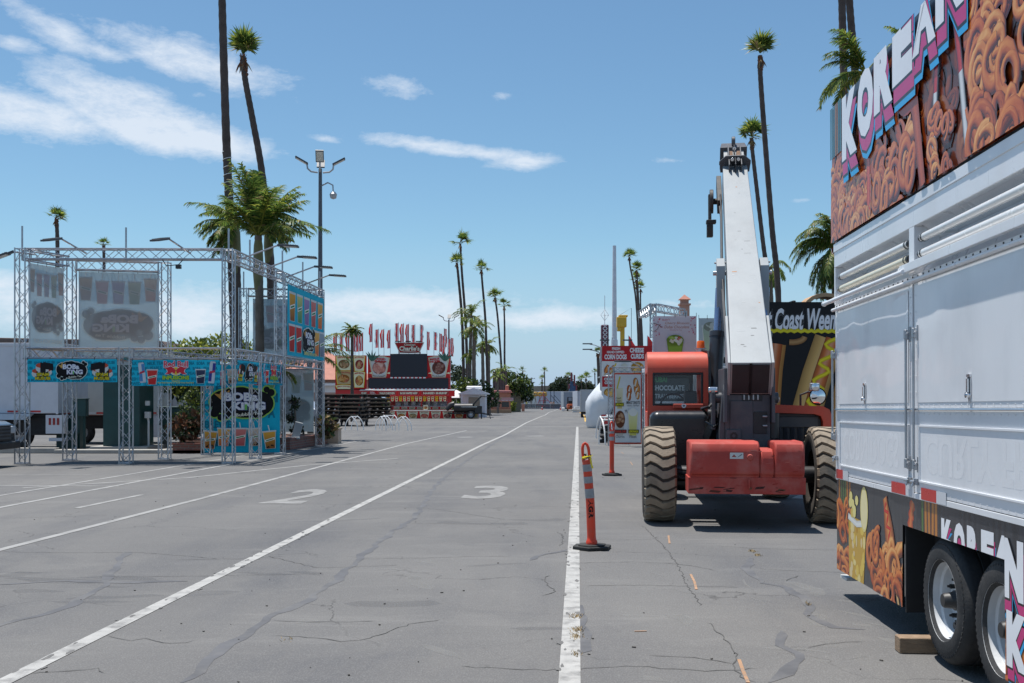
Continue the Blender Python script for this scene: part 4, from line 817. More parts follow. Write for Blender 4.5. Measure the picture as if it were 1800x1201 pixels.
# tank under the window, engine hood on the right, lights, mirror
b = MB(); b.box(-1.17, -.345, .34, 1.0, .36, 1.44); b.build('fuel_tank', mat('tank_black', (.016, .017, .02), rough=.3, var=.15, dirt=(.1, .09, .08), dirt_amt=.12), te, bevel=.11, seg=4)
b = MB(); prof = [(.42, .62), (1.27, .62), (1.27, 1.36), (1.235, 1.46), (1.15, 1.505), (.42, 1.53)]; inner = [(.42, .70), (1.15, .70), (1.15, 1.30), (1.12, 1.375), (1.04, 1.40), (.42, 1.42)]
b.prism(prof, (0, .75, 0), (1, 0, 0), (0, 0, 1), (0, 1.9, 0)); k = len(prof)
for i in range(k):
    j = (i + 1) % k
    if i == k - 1: continue
    A, Bq, Cq, D = prof[i], prof[j], inner[j], inner[i]; b.add([(p[0], y, p[1]) for y in (.55, .75) for p in (A, Bq, Cq, D)], [(0, 1, 2, 3), (4, 7, 6, 5), (0, 4, 5, 1), (2, 6, 7, 3), (1, 5, 6, 2), (0, 3, 7, 4)])
hood = b.build('engine_hood', TRED, te, bevel=.0, smooth=60)
b = MB(); b.prism([(.42, .7), (1.14, .7), (1.14, 1.30), (1.11, 1.37), (1.04, 1.395), (.42, 1.415)], (0, .66, 0), (1, 0, 0), (0, 0, 1), (0, .08, 0)); b.box(.44, 1.1, .62, .66, 1.22, 1.36)
for q in range(7): b.prism([(0, 0), (.07, 0), (.05, -.055), (.0, -.02)], (.45 + q * .095, .655, .75), (1, 0, 0), (0, 1, 0), (0, 0, .46))
b.build('radiator_grille', mat('grille_grey', (.05, .053, .062), rough=.5, var=.15, dirt=(.12, .1, .09), dirt_amt=.25), hood, bevel=.006)
b = MB(); b.lathe([(.001, .22), (.03, .18), (.055, .08), (.068, 0)], (.52, .62, 1.60), (.12, 1, .25), 18, 0); b.lathe([(.068, .0), (.0005, -.015)], (.52, .62, 1.60), (.12, 1, .25), 18, 1); b.cyl((.53, .68, 1.61), (.55, .7, 1.5), .012, n=8); b.build('work_lamp', [BLACK, mat('lamp_glass', (.6, .62, .62), rough=.12, var=.05, metal=.5)], te)
b = MB(); b.tube([(.88, .72, 1.5), (.88, .72, 1.66), (.98, .7, 1.7), (1.05, .68, 1.68)], .016, 8); b.build('mirror_arm', BLACK, te)
b = MB(); b.lathe([(.001, .1), (.08, .085), (.11, .03), (.12, 0)], (1.10, .66, 1.64), (-.15, 1, 0), 20, 0); b.lathe([(.104, -.002), (.07, -.015), (.0005, -.022)], (1.10, .66, 1.64), (-.15, 1, 0), 20, 1); b.build('round_mirror', [BLACK, mat('mirror_glass', (.8, .8, .8), rough=.03, metal=1, var=0)], te)
b = MB(); b.box(1.0, 1.12, .62, .72, 1.72, 1.82); b.lathe([(.05, 0), (.0005, -.012)], (1.06, .618, 1.77), (0, 1, 0), 16, 1); b.build('tail_lamp', [STEEL, CHROME], te, bevel=.012)
b = MB(); b.cyl((.385, -.1, 1.42), (.385, -.1, 1.72), .035, n=14); b.cyl((.385, -.1, 1.7), (.385, -.1, 1.8), .024, n=12); b.cyl((.385, -.1, 1.1), (.385, -.1, 1.42), .085, n=16, mat=1); b.build('tilt_cylinder', [CHROME, BLACK], te)
b = MB(); b.tube([(-.3, .1, 1.62), (-.42, -.05, 1.5), (-.5, .1, 1.48), (-.4, .2, 1.38), (-.28, .1, 1.3)], .02, 8); b.tube([(-.26, .0, 1.3), (-.36, -.1, 1.24), (-.45, .1, 1.3)], .014, 8); b.cyl((-.42, .15, 1.4), (-.3, .15, 1.4), .07, n=14); b.bar((-.5, .5, .75), (-.28, .2, 1.35), .14, .12); b.build('hydraulic_lines', BLACK, te)
# ================================================================== truss booth (left)
def truss(mb, a, b, w=.29, up=(0, 1, 0), step=.30, r=.0195, rd_=.0085, n=7, ends=True):
    """square lattice beam: four chords, zig-zag webs on all four faces, end frames"""
    a = Vector(a); b = Vector(b); d = b - a; L = d.length; d.normalize(); u = Vector(up); x = d.cross(u).normalized(); y = x.cross(d); h = w / 2 - r
    cs = [x * sx * h + y * sy * h for sx, sy in ((-1, -1), (1, -1), (1, 1), (-1, 1))]
    for c in cs: mb.cyl(a + c, b + c, r, n=n)
    k = max(2, int(round(L / step)))
    if k % 2: k += 1
    for f in range(4):
        c0, c1 = cs[f], cs[(f + 1) % 4]; pts = []
        for i in range(k + 1): pts.append(a + d * (L * (i + .0) / k * .97 + L * .015) + (c0 if (i + f) % 2 == 0 else c1))
        for p, q in zip(pts[:-1], pts[1:]): mb.cyl(p, q, rd_, n=5, caps=False)
        if ends:
            for t in (.02, L - .02): mb.cyl(a + d * t + c0, a + d * t + c1, rd_ * 1.4, n=5, caps=False)
def base_plate(mb, p, w=.3): mb.box(p[0] - w / 2, p[0] + w / 2, p[1] - w / 2, p[1] + w / 2, .0, .012)
bb = thing('truss_booth', 'two level aluminium truss drink booth frame with teal banners by the row of palms', 'truss booth', (-7.02, 26.08, 0))
OB = Vector((-7.02, 26.08, 0))
PT = dict(A=(-12.1, 26.0), M=(-9.55, 26.05), C=(-7.02, 26.08), S1=(-6.90, 28.3), S2=(-6.78, 30.74), R=(-6.53, 35.75), B1=(-11.56, 27.5), B2=(-9.26, 28.06), B3=(-8.78, 30.3), Q=(-9.0, 35.3))
HT = 5.33; HM = 2.88
def loc3(k, z): p = PT[k]; return Vector((p[0], p[1], z)) - OB
for k in ('A', 'C', 'R', 'B1', 'B2', 'S2', 'Q'):
    mb = MB(); h = HT if k not in ('B1', 'B2') else 5.26; truss(mb, loc3(k, .01), loc3(k, h)); p = loc3(k, 0); base_plate(mb, p); mb.build('post', ALU, bb)
for k in ('M', 'S1', 'B3'):
    mb = MB(); truss(mb, loc3(k, .01), loc3(k, HM)); p = loc3(k, 0); base_plate(mb, p); mb.build('post', ALU, bb)
def beam(k0, k1, z):
    a = loc3(k0, z); b = loc3(k1, z); d = (b - a).normalized(); mb = MB(); truss(mb, a + d * .146, b - d * .146, up=(0, 0, 1)); return mb.build('beam', ALU, bb)
for k0, k1 in (('A', 'C'), ('C', 'S2'), ('S2', 'R'), ('A', 'B1'), ('Q', 'R')): beam(k0, k1, HT - .145)
beam('B1', 'B2', 5.26 - .145)
for k0, k1 in (('A', 'M'), ('M', 'C'), ('C', 'S1'), ('S1', 'S2'), ('S2', 'R'), ('A', 'B1'), ('B1', 'B2'), ('B2', 'B3'), ('B3', 'S2'), ('Q', 'R')): beam(k0, k1, HM - .145)
for (x, y, z0, z1) in [(PT['A'][0], PT['A'][1], HT, HT + .55), (-9.55, 26.04, HT, HT + .52), (PT['C'][0], PT['C'][1], HT, HT + .5), (-6.95, 27.9, HT, HT + .5), (-6.72, 30.8, HT, HT + .62), (-6.6, 33.2, HT, HT + .6), (PT['R'][0], PT['R'][1], HT, HT + .62), (PT['Q'][0], PT['Q'][1], HT, HT + .55)]:
    mb = MB(); mb.cyl(Vector((x, y, z0 - .3)) - OB, Vector((x, y, z1)) - OB, .024, n=8); mb.build('mast_pole', STEEL, bb)
LEDG = mat('led_panel_face', (.62, .62, .58), rough=.3, var=.05)
def flood(base, d, L, tilt=.0):
    """floodlight head on an arm reaching out from the top chord"""
    base = Vector(base) - OB; d = Vector(d).normalized(); tip = base + d * L; mb = MB(); mb.tube([base - d * .4, base, tip], .022, 8); arm = mb.build('floodlight_arm', ALU, bb)
    hd = MB(); x = d.cross(Vector((0, 0, 1))).normalized(); z = x.cross(d); d2 = (d - z * (.45 + tilt)).normalized(); z2 = x.cross(d2)
    M = Matrix((x, d2, z2)).transposed(); c = tip + d2 * .42; hd.obox(c - d2 * .1, (.28, .42, .045), M, 0); hd.obox(c - d2 * .1 - z2 * .024, (.23, .34, .01), M, 1); hd.obox(tip + d2 * .06, (.08, .16, .06), M, 0)
    for q in range(6): hd.obox(c + d2 * (-.26 + q * .06) + z2 * .028, (.25, .01, .02), M, 0)
    hd.build('floodlight_head', [DGREY, LEDG], arm, bevel=.006)
for y in (27.4, 29.6, 31.8, 34.0): flood((-6.72 + (y - 30) * .03, y, HT + .02), (1, .05, .38), .75)
for x in (-11.05, -8.45): flood((x + .3, 25.9, HT + .02), (-.35, -1, .3), .5, .1)
flood((-12.2, 26.0, HT - .1), (-1, -.1, .12), .12, .1)
mb = MB(); mb.tube([Vector((-8.6, 25.9, HT - .3)) - OB, Vector((-8.5, 25.88, HT - .45)) - OB, Vector((-8.2, 25.88, HT - .42)) - OB, Vector((-8.1, 25.9, HT - .3)) - OB], .012, 6); mb.obox(Vector((-8.2, 25.88, HT - .47)) - OB, (.12, .1, .1)); mb.build('camera_cable', BLACK, bb)
# ---- drawings
TEAL = (.012, .45, .62)
def cloud(a, cx, cy, w, h, c, grow=0.):
    for k, (x, y, rx, ry) in enumerate(((-.28, .05, .24, .36), (-.02, .12, .26, .38), (.26, .0, .25, .38), (.05, -.1, .34, .34), (-.12, .22, .22, .26), (.14, .2, .22, .24), (-.36, .12, .14, .24), (.22, -.2, .2, .24))): a.ell(cx + x * w, cy + y * h, rx * w + grow, ry * h + grow, c, 22)
    for x, y, r in ((-.44, -.28, .075), (-.34, -.42, .055), (-.24, -.36, .06), (.4, .42, .05), (.47, .33, .06)): a.ell(cx + x * w, cy + y * h, r * w + grow, r * w + grow, c, 16)
def boba_logo(a, cx, cy, w, h, rot=.0, rim=(.75, .85, .78)):
    cloud(a, cx, cy, w, h, rim, .022 * w); cloud(a, cx, cy, w, h, (.012, .012, .014), 0.)
    a.poly([(cx - .45 * w, cy + .3 * h), (cx - .34 * w, cy + .12 * h), (cx - .2 * w, cy + .2 * h), (cx - .2 * w, cy + .42 * h), (cx - .27 * w, cy + .3 * h), (cx - .31 * w, cy + .46 * h), (cx - .36 * w, cy + .28 * h)], (.62, .33, .08)); a.ell(cx - .3 * w, cy + .22 * h, .05 * w, .03 * h, (.75, .5, .2))
    a.text('BOBa', cx - .29 * w, cy + .07 * h, .55 * w, .26 * h, (.78, .78, .82), bold=.05, outline=.03, ocol=(.10, .12, .35)); a.text('KiNG', cx - .16 * w, cy - .2 * h, .54 * w, .25 * h, (.78, .78, .82), bold=.05, outline=.03, ocol=(.10, .12, .35))
    a.rect(cx + .045 * w, cy - .195 * h, cx + .085 * w, cy - .03 * h, (.2, .55, .12)); a.text('Bubble Tea', cx - .1 * w, cy - .37 * h, .44 * w, .1 * h, (.75, .73, .6), bold=.03, rot=.09)
def cup(a, x, y, w, h, ctop, cbot, lbl='#f2efe4', straw=True, pearls=False, tilt=0.):
    def T(u, v): u = (u - .5) * w; v = v * h; return (x + u * math.cos(tilt) - v * math.sin(tilt), y + u * math.sin(tilt) + v * math.cos(tilt))
    if straw: a.poly([T(.52, .9), T(.6, .9), T(.5, 1.35), T(.42, 1.35)], (.72, .72, .68))
    a.poly([T(.12, -.012), T(.88, -.012), T(1.02, 1.02), T(-.02, 1.02)], (.75, .72, .66)); a.lay(); n = 6
    for j in range(n):
        v0, v1 = j / n, (j + 1) / n; e0, e1 = .14 * (1 - v0), .14 * (1 - v1); c0, c1 = a.col(mixc(cbot, ctop, v0)), a.col(mixc(cbot, ctop, v1)); A, B_, Cc, D = T(e0 + .02, v0), T(.98 - e0, v0), T(.98 - e1, v1), T(e1 + .02, v1)
        a.tri([A, B_, Cc], [c0, c0, c1]); a.tri([A, Cc, D], [c0, c1, c1])
    a.poly([T(-.06, .95), T(1.06, .95), T(1.04, 1.03), T(-.04, 1.03)], (.68, .7, .68))
    if pearls:
        r_ = random.Random(int(x * 100)); 
        for i in range(9): a.ell(*T(r_.uniform(.2, .8), r_.uniform(.04, .22)), w * .05, w * .05, (.02, .015, .015), 8)
    if lbl: a.lay(); p0, p1, p2, p3 = T(.12, .38), T(.88, .5), T(.9, .64), T(.1, .52); a.poly([p0, p1, p2, p3], lbl, False); a.lay(); q0, q1, q2, q3 = T(.22, .43), T(.8, .52), T(.8, .58), T(.2, .49); a.poly([q0, q1, q2, q3], (.05, .22, .08), False)
DRINKS = [((.82, .42, .06), (.30, .09, .03)), ((.62, .62, .25), (.05, .28, .12)), ((.42, .28, .5), (.25, .16, .36)), ((.75, .25, .22), (.5, .1, .1)), ((.85, .5, .12), (.72, .14, .05)), ((.7, .06, .05), (.45, .03, .03)), ((.75, .6, .45), (.35, .2, .12)), ((.4, .45, .5), (.16, .2, .28))]
def ghost(a, words, rows, c, size, rnd):
    a.lay(2)
    for r in range(rows):
        x = -rnd.uniform(0, .6); y = a.h * (r + .35) / rows
        while x < a.w:
            wd = rnd.choice(words); w = len(wd) * size * .62; a.text(wd, x, y - size / 2, w, size, c, bold=.03, rot=.04, lay=False); x += w + size * .7
def hang(name, label, k0, k1, z0, z1, fn, m, off=0., inset=(.0, .0), mirror=False, wash=None, cat='banner', ripple=.02, group=None, step=.0006, ends=None, facing=1):
    a0, b0 = ((Vector((*PT[k0], 0)), Vector((*PT[k1], 0))) if ends is None else (Vector((*ends[0], 0)), Vector((*ends[1], 0)))); d = (b0 - a0).normalized(); L = (b0 - a0).length; nrm = Vector((d.y, -d.x, 0)); o = a0 + d * inset[0] + nrm * off; w = L - inset[0] - inset[1]
    art = Art(w, z1 - z0, step, mirror=mirror, wash=wash); fn(art); rr = random.Random(len(label)); p1, p2 = rr.uniform(0, 6), rr.uniform(0, 6)
    wp = lambda u, v: ripple * (math.sin(u * 7 + p1 + v * 2) * .6) * (1 - .6 * v) + ripple * .4 * math.sin(v * 3 + p2)
    mb = art.mb((0, 0, 0), d, (0, 0, 1), back=.004, bcol=(.4, .5, .52) if not wash else (.45, .5, .52), warp=wp)
    if False: pass
    ob = mb.build(name, m, loc=(o.x, o.y, z0), smooth=0); tag(ob, label, cat, group)
    tm = MB(); nt_ = max(4, int(w / .45))
    for i in range(nt_ + 1):
        t = w * (i + .02) / (nt_ + .04); tm.tube([d * t + Vector((0, 0, z1 - z0 - .03)), d * t + nrm * .01 + Vector((0, 0, z1 - z0 + .03)), d * t - nrm * (off if abs(off) < .3 else .1) * .8 + Vector((0, 0, z1 - z0 + .08))], .006, 5)
    tm.build('bungee_ties', BLACK, ob); return ob
def base_teal(a, words=('MILK TEA', 'BOBA', 'FRESH BREWED', 'REFRESHING PEARLS', 'TEA'), rows=5, size=.085, seed=1):
    a.grid(0, 0, a.w, a.h, 10, 4, lambda u, v: mixc(TEAL, (.02, .54, .70), .5 + .5 * math.sin(u * 6 + v * 3))); ghost(a, words, rows, (.012, .20, .30), size, random.Random(seed))
def musubi(a, x, y, s, fl=1):
    for k, (dx, dy) in enumerate(((-.2 * fl, -.1), (.12 * fl, -.02), (.0, .18))):
        a.ell(x + dx * s, y + dy * s, .36 * s, .24 * s, (.72, .72, .68), 16); a.ell(x + dx * s, y + (dy + .14) * s, .34 * s, .13 * s, (.62, .10, .05), 16); a.poly([(x + (dx - .12) * s, y + (dy - .25) * s), (x + (dx + .16) * s, y + (dy - .25) * s), (x + (dx + .18) * s, y + (dy + .27) * s), (x + (dx - .1) * s, y + (dy + .29) * s)], (.02, .02, .022))
    a.poly([(x + fl * .1 * s, y + .15 * s), (x + fl * .55 * s, y + .05 * s), (x + fl * .55 * s, y + .4 * s), (x + fl * .05 * s, y + .5 * s)], (.02, .02, .022))
    a.text('SPAM', x - .3 * s, y - .22 * s, .62 * s, .17 * s, (.75, .6, .03), bold=.04, outline=.05, ocol=(.02, .02, .02)); a.text('MUSUBI', x - .38 * s, y - .42 * s, .76 * s, .17 * s, (.75, .6, .03), bold=.04, outline=.05, ocol=(.02, .02, .02))
def f_spam(a): base_teal(a, ('SPAM MUSUBI', 'MUSUBI'), 4, .075, 3); musubi(a, a.w * .17, a.h * .45, .48, 1); musubi(a, a.w * .83, a.h * .45, .48, -1); boba_logo(a, a.w * .5, a.h * .5, a.w * .33, a.h * .82)
def can(a, x, y, w, h, c1, c2, tilt=0.):
    def T(u, v): u = (u - .5) * w; v = v * h; return (x + u * math.cos(tilt) - v * math.sin(tilt), y + u * math.sin(tilt) + v * math.cos(tilt))
    a.poly([T(.05, 0), T(.95, 0), T(1, .06), T(1, .92), T(.85, 1), T(.15, 1), T(0, .92), T(0, .06)], (.6, .62, .66)); a.poly([T(.02, .08), T(.5, .08), T(.5, .5), T(.02, .5)], c1); a.poly([T(.5, .5), T(.98, .5), T(.98, .92), T(.5, .92)], c1); a.poly([T(.5, .08), T(.98, .08), T(.98, .5), T(.5, .5)], c2); a.poly([T(.02, .5), T(.5, .5), T(.5, .92), T(.02, .92)], c2); a.poly([T(.1, .44), T(.9, .5), T(.9, .6), T(.1, .54)], (.6, .05, .08))
def f_bull(a):
    base_teal(a, rows=5, size=.08, seed=5); W_, H_ = a.w, a.h; can(a, W_ * .13, H_ * .12, .15, .5, (.10, .28, .55), (.68, .7, .72), .12); cup(a, W_ * .23, H_ * .06, .26, .36, (.75, .06, .05), (.6, .03, .03), straw=False); cup(a, W_ * .78, H_ * .1, .24, .34, (.06, .07, .12), (.03, .03, .06), straw=False); can(a, W_ * .9, H_ * .1, .15, .54, (.05, .06, .28), (.6, .62, .66), -.08)
    cx, cy = W_ * .5, H_ * .57
    a.text('Red Bull', cx - .3, H_ * .72, .6, .15, (.72, .05, .09), bold=.035, outline=.045, ocol=(.82, .82, .82)); a.ell(cx, cy, .14, .11, (.82, .82, .82)); a.ell(cx, cy, .125, .095, (.85, .55, .04))
    for f in (-1, 1):
        sh = [(.03, -.07), (.1, -.03), (.17, -.08), (.26, -.07), (.2, -.02), (.22, .04), (.3, .09), (.2, .09), (.12, .12), (.04, .06), (.0, .02)]; a.poly([(cx + f * x * 1.07, cy + y * 1.12) for x, y in sh][::f], (.82, .82, .82)); a.poly([(cx + f * x, cy + y) for x, y in sh][::f], (.70, .04, .06))
    a.text('INFUSIONS', cx - .33, H_ * .24, .66, .1, (.42, .62, .05), bold=.045, outline=.04, ocol=(.01, .16, .08)); a.text('Choose from', cx - .1, H_ * .155, .2, .045, (.7, .6, .08), bold=.02); a.text('Red Bull Energy or Sugar Free Red Bull', cx - .44, H_ * .08, .88, .045, (.7, .6, .08), bold=.02)
hang('spam_musubi_banner', 'teal banner with musubi pictures at both ends under the left bay of the truss booth', 'A', 'M', 2.02, 2.59, f_spam, CLOTH, .15, (.19, .17), group='teal drink banners on the truss booth')
hang('energy_drink_banner', 'teal banner with energy drink cans under the right front bay of the booth', 'M', 'C', 1.93, 2.57, f_bull, CLOTH, .15, (.19, .17), group='teal drink banners on the truss booth')
hang('spam_musubi_banner', 'narrow foreshortened musubi banner on the road side of the booth by the corner post', 'C', 'S1', 2.0, 2.58, f_spam, CLOTH, .15, (.2, .2), group='teal drink banners on the truss booth', ripple=.05)
hang('energy_drink_banner', 'narrow energy drink banner on the road side of the booth beside the musubi banner', 'S1', 'S2', 2.0, 2.58, f_bull, CLOTH, .15, (.2, .2), group='teal drink banners on the truss booth', ripple=.05)
def f_big(a):
    W_, H_ = a.w, a.h; a.grid(0, 0, W_, H_, 4, 6, lambda u, v: TEAL); rd = random.Random(2)
    for t, x, y, s in (('OB', .0, 1.15, .26), ('MI', 1.78, 1.45, .26), ('BREWED', .05, .7, .22), ('A', 1.86, 1.0, .3), ('BOBA', .35, .18, .2), ('ED', .36, 1.78, .3), ('TEA', 1.1, .42, .25)): a.text(t, x, y, s * .72 * len(t), s, (.012, .2, .3), bold=.05)
    for i, (x, y, c) in enumerate(((.2, 1.85, 0), (.5, 1.95, 3), (.85, 2.0, 6), (1.23, 2.0, 4), (1.56, 1.95, 5), (1.92, 1.85, 1))): cup(a, x, y, .3, .4, *(DRINKS[c] if i else ((.7, .7, .68), (.62, .62, .6))), straw=False, pearls=i in (0, 2, 3), tilt=(.95 - x) * .25)
    boba_logo(a, W_ * .51, 1.42, 1.78, .95, rim=(.35, .62, .12))
    for i, (x, c) in enumerate(((.2, 0), (.6, 4), (1.08, 3), (1.5, 6), (1.96, 0))): cup(a, x, .12 + .08 * (i in (1, 2, 3)), .37, .5, *DRINKS[c], pearls=i in (0, 3, 4), tilt=(1.08 - x) * -.1)
hang('drink_poster', 'large teal bubble tea poster hung between the inner posts of the booth', None, None, .06, 2.6, f_big, CLOTH, 0, (0, 0), ends=((-8.93, 30.42), (-6.72, 30.48)), ripple=.012)
def f_back(a):
    W_, H_ = a.w, a.h; a.grid(0, 0, W_, H_, 4, 6, lambda u, v: TEAL)
    n = 5
    for i in range(n): cup(a, W_ * (.09 + .205 * i), H_ * (.66 if i in (0, 4) else .62), W_ * .17, H_ * .27, *DRINKS[(4, 1, 2, 3, 0)[i]])
    boba_logo(a, W_ * .5, H_ * .36, W_ * .86, H_ * .4); a.text('DRINKS WITH A POP', W_ * .1, H_ * .055, W_ * .8, H_ * .05, (.7, .6, .4), bold=.04)
WASH = (.74, (.66, .70, .73))
hang('mesh_banner', 'pale see through banner with reversed print on the left side of the upper level', 'A', 'B1', 2.9, 5.0, f_back, MESHCLOTH, 0., (.2, .2), mirror=True, wash=WASH, group='pale mesh banners seen from behind', ripple=.015)
hang('mesh_banner', 'wide pale see through banner with reversed print across the back of the upper left level', 'B1', 'B2', 2.75, 4.95, f_back, MESHCLOTH, 0., (.22, .18), mirror=True, wash=WASH, group='pale mesh banners seen from behind', ripple=.015)
hang('mesh_banner', 'pale blue mesh banner with reversed print behind a palm trunk on the upper far end', 'Q', 'R', 2.9, 4.98, f_back, MESHCLOTH, 0., (.3, .2), mirror=True, wash=WASH, group='pale mesh banners seen from behind', ripple=.015)
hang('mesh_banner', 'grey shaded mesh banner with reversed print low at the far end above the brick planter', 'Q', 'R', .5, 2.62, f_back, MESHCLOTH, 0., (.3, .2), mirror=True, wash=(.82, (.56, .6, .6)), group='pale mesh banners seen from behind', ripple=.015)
def f_cups(a):
    W_, H_ = a.w, a.h; a.grid(0, 0, W_, H_, 4, 6, lambda u, v: TEAL)
    for i in range(5): cup(a, W_ * (.12 + .19 * i), H_ * .5, W_ * .15, H_ * .4, *DRINKS[(0, 1, 2, 3, 4)[i]], straw=False)
    for i, x in enumerate((.1, .27, .78, .93)): cup(a, W_ * x, H_ * .06, W_ * .15, H_ * .38, *DRINKS[(5, 5, 4, 7)[i]], straw=False)
    boba_logo(a, W_ * .53, H_ * .27, W_ * .34, H_ * .36); a.text('DRINKS WITH A POP', W_ * .38, H_ * .04, W_ * .36, H_ * .05, (.7, .6, .2), bold=.05)
hang('drink_poster', 'bright teal poster of nine coloured drinks on the upper level of the booth', 'S2', 'R', 2.9, 5.0, f_cups, CLOTH, .16, (.25, .1), ripple=.015)
a = Art(4.7, 1.25, .0006); a.rect(0, 0, 4.7, 1.25, TEAL); rd = random.Random(6)
for i in range(9): cup(a, .3 + i * .52, .1, .34, .85, *DRINKS[(0, 4, 5, 0, 3, 4, 0, 6, 4)[i]])
mb = a.mb((0, 0, 0), (1, .012, 0), (0, -1, .02), back=.004, bcol=(.5, .3, .12)); o = mb.build('roof_banner', CLOTH, loc=(-11.95, 27.4, 2.615), smooth=0); tag(o, 'orange and teal printed banner lying flat as a roof over the front bays', 'banner')
# ---- planters and plants at the booth
BRICK = None
def brick_mat(name, c1, c2, mortar, sc):
    m = bpy.data.materials.new(name); m.use_nodes = True; N = m.node_tree.nodes; L = m.node_tree.links; b = N['Principled BSDF']; g = N.new('ShaderNodeTexCoord'); mp = N.new('ShaderNodeMapping'); mp.inputs['Rotation'].default_value = (R(90), 0, 0); t = N.new('ShaderNodeTexBrick'); t.inputs['Scale'].default_value = sc
    sx = N.new('ShaderNodeSeparateXYZ'); cx = N.new('ShaderNodeCombineXYZ'); ad = N.new('ShaderNodeMath'); ad.operation = 'ADD'; L.new(g.outputs['Object'], sx.inputs[0]); L.new(sx.outputs[0], ad.inputs[0]); L.new(sx.outputs[1], ad.inputs[1]); L.new(ad.outputs[0], cx.inputs[0]); L.new(sx.outputs[2], cx.inputs[1]); L.new(cx.outputs[0], t.inputs['Vector'])
    t.inputs['Color1'].default_value = (*c1, 1); t.inputs['Color2'].default_value = (*c2, 1); t.inputs['Mortar'].default_value = (*mortar, 1); t.inputs['Mortar Size'].default_value = .015; t.inputs['Brick Width'].default_value = .4; t.inputs['Row Height'].default_value = .13
    L.new(t.outputs[0], b.inputs['Base Color']); b.inputs['Roughness'].default_value = .85; return m
BRICK = brick_mat('red_brick', (.26, .10, .07), (.18, .075, .06), (.2, .17, .15), 1.6)
SOIL = mat('planter_soil', (.12, .06, .04), rough=.95, var=.3, scale=10, bump=.6, bscale=20)
CONC = mat('pale_concrete', (.36, .34, .31), rough=.85, var=.12, scale=3, dirt=(.2, .18, .15), dirt_amt=.4)
t = thing('brick_planter', 'low red brick planter running beside the far end of the booth', 'planter', (-7.0, 33.2, 0), R(-4.5))
b = MB(); b.box(-3.6, 0, 0, .22, 0, .32); b.box(-.22, 0, .22, 5.8, 0, .32); b.box(-3.6, -.22, 5.6, 5.8, 0, .32); b.box(-3.6, -3.4, .22, 5.6, 0, .32); b.box(-3.62, .02, -.02, .24, .3201, .37); b.box(-.24, .02, .24, 5.82, .3201, .37); b.build('brick_wall', BRICK, t, bevel=.008)
b = MB(); rd = random.Random(3); n = 12; vs = [(-3.38 + 3.14 * i / n, .24 + 5.3 * j / n, .26 + rd.uniform(0, .08)) for j in range(n + 1) for i in range(n + 1)]; b.add(vs, [(j * (n + 1) + i, j * (n + 1) + i + 1, (j + 1) * (n + 1) + i + 1, (j + 1) * (n + 1) + i) for j in range(n) for i in range(n)]); b.build('soil', SOIL, t)
t = MB(); t.box(-.35, .35, -.35, .35, 0, .5); t.box(-.38, .38, -.38, .38, .5, .56); t.box(-.3, .3, -.3, .3, .56, .565, 1); o = t.build('stone_tub', [mat('tan_stone', (.42, .32, .24), rough=.85, var=.15), SOIL], bevel=.02, loc=(-6.6, 38.2, 0)); tag(o, 'square tan stone tub at the far end of the brick planter', 'planter tub')
t = thing('brick_planter', 'small square red brick planter behind the inner post of the booth', 'planter', (-9.45, 31.3, 0)); b = MB(); b.box(-.55, .5, -.3, .9, 0, .26); b.box(-.58, .53, -.33, .93, .26, .31); b.build('brick_wall', BRICK, t, bevel=.008)
b = MB(); b.box(-.47, .42, -.2, .8, .31, .33); b.build('soil', SOIL, t)
# kerbs, cabinets, trucks, pickup behind the booth
t = MB(); t.box(-2.6, 0, -.1, .2, 0, .16); t.box(.0, 4.5, -.2, .3, 0, .11); o = t.build('kerb_strip', CONC, bevel=.015, loc=(-13.5, 31.2, 0)); tag(o, 'pale concrete kerb strip on the ground behind the open booth', 'kerb')
GRN = mat('dark_green_paint', (.008, .052, .05), rough=.45, var=.12, scale=3, dirt=(.05, .07, .06), dirt_amt=.3)
t = thing('utility_cabinet', 'tall dark green metal utility cabinet on a concrete pad behind the booth', 'utility cabinet', (-11.9, 33.2, 0)); b = MB(); b.box(-1.0, .15, 0, 1.3, .12, 2.6); b.box(-1.04, .19, -.03, 1.33, 2.6, 2.68); b.box(-.45, -.42, -.008, .0, .2, 2.5); b.build('cabinet_body', GRN, t, bevel=.012)
b = MB(); b.box(-1.3, .5, -.3, 1.5, 0, .12); b.build('pad', CONC, t, bevel=.01); b = MB(); b.tube([(.33, .3, .1), (.33, .3, .9), (.28, .35, 1.05)], .035, 8); b.box(.22, .38, .25, .4, 1.0, 1.2); b.box(.24, .36, .25, .36, 1.4, 1.55); b.build('conduit', OFFWHITE, t)
t = thing('meter_box', 'small dark green meter box on a pole beside a wide green cabinet', 'meter box', (-14.35, 34.3, 0)); b = MB(); b.box(-.42, .35, -.2, .3, .0, 1.1); b.build('cabinet_body', GRN, t, bevel=.012); b = MB(); b.box(.15, .6, -.35, -.1, 1.05, 1.6); b.box(.12, .63, -.38, -.08, 1.6, 1.63); b.build('meter_case', GRN, t, bevel=.01); b = MB(); b.cyl((.5, -.22, 0), (.5, -.22, 1.05), .03); b.tube([(.25, -.3, 0), (.25, -.3, .45), (.32, -.25, .55)], .06, 8); b.build('pipe', GRN, t)
t = MB(); t.box(-.6, .6, -.4, .4, .75, 1.3); t.box(-.62, .62, -.42, .42, 1.3, 1.36); 
for x in (-.5, .5): t.box(x - .05, x + .05, -.3, .3, 0, .75)
o = t.build('green_bin', GRN, bevel=.02, loc=(-11.05, 35.0, 0)); tag(o, 'dark green raised bin behind shrubs between two truss posts', 'bin')
TW = mat('truck_box_white', (.62, .62, .66), rough=.4, var=.05, scale=1, dirt=(.42, .42, .45), dirt_amt=.4, dirt_scale=1.2)
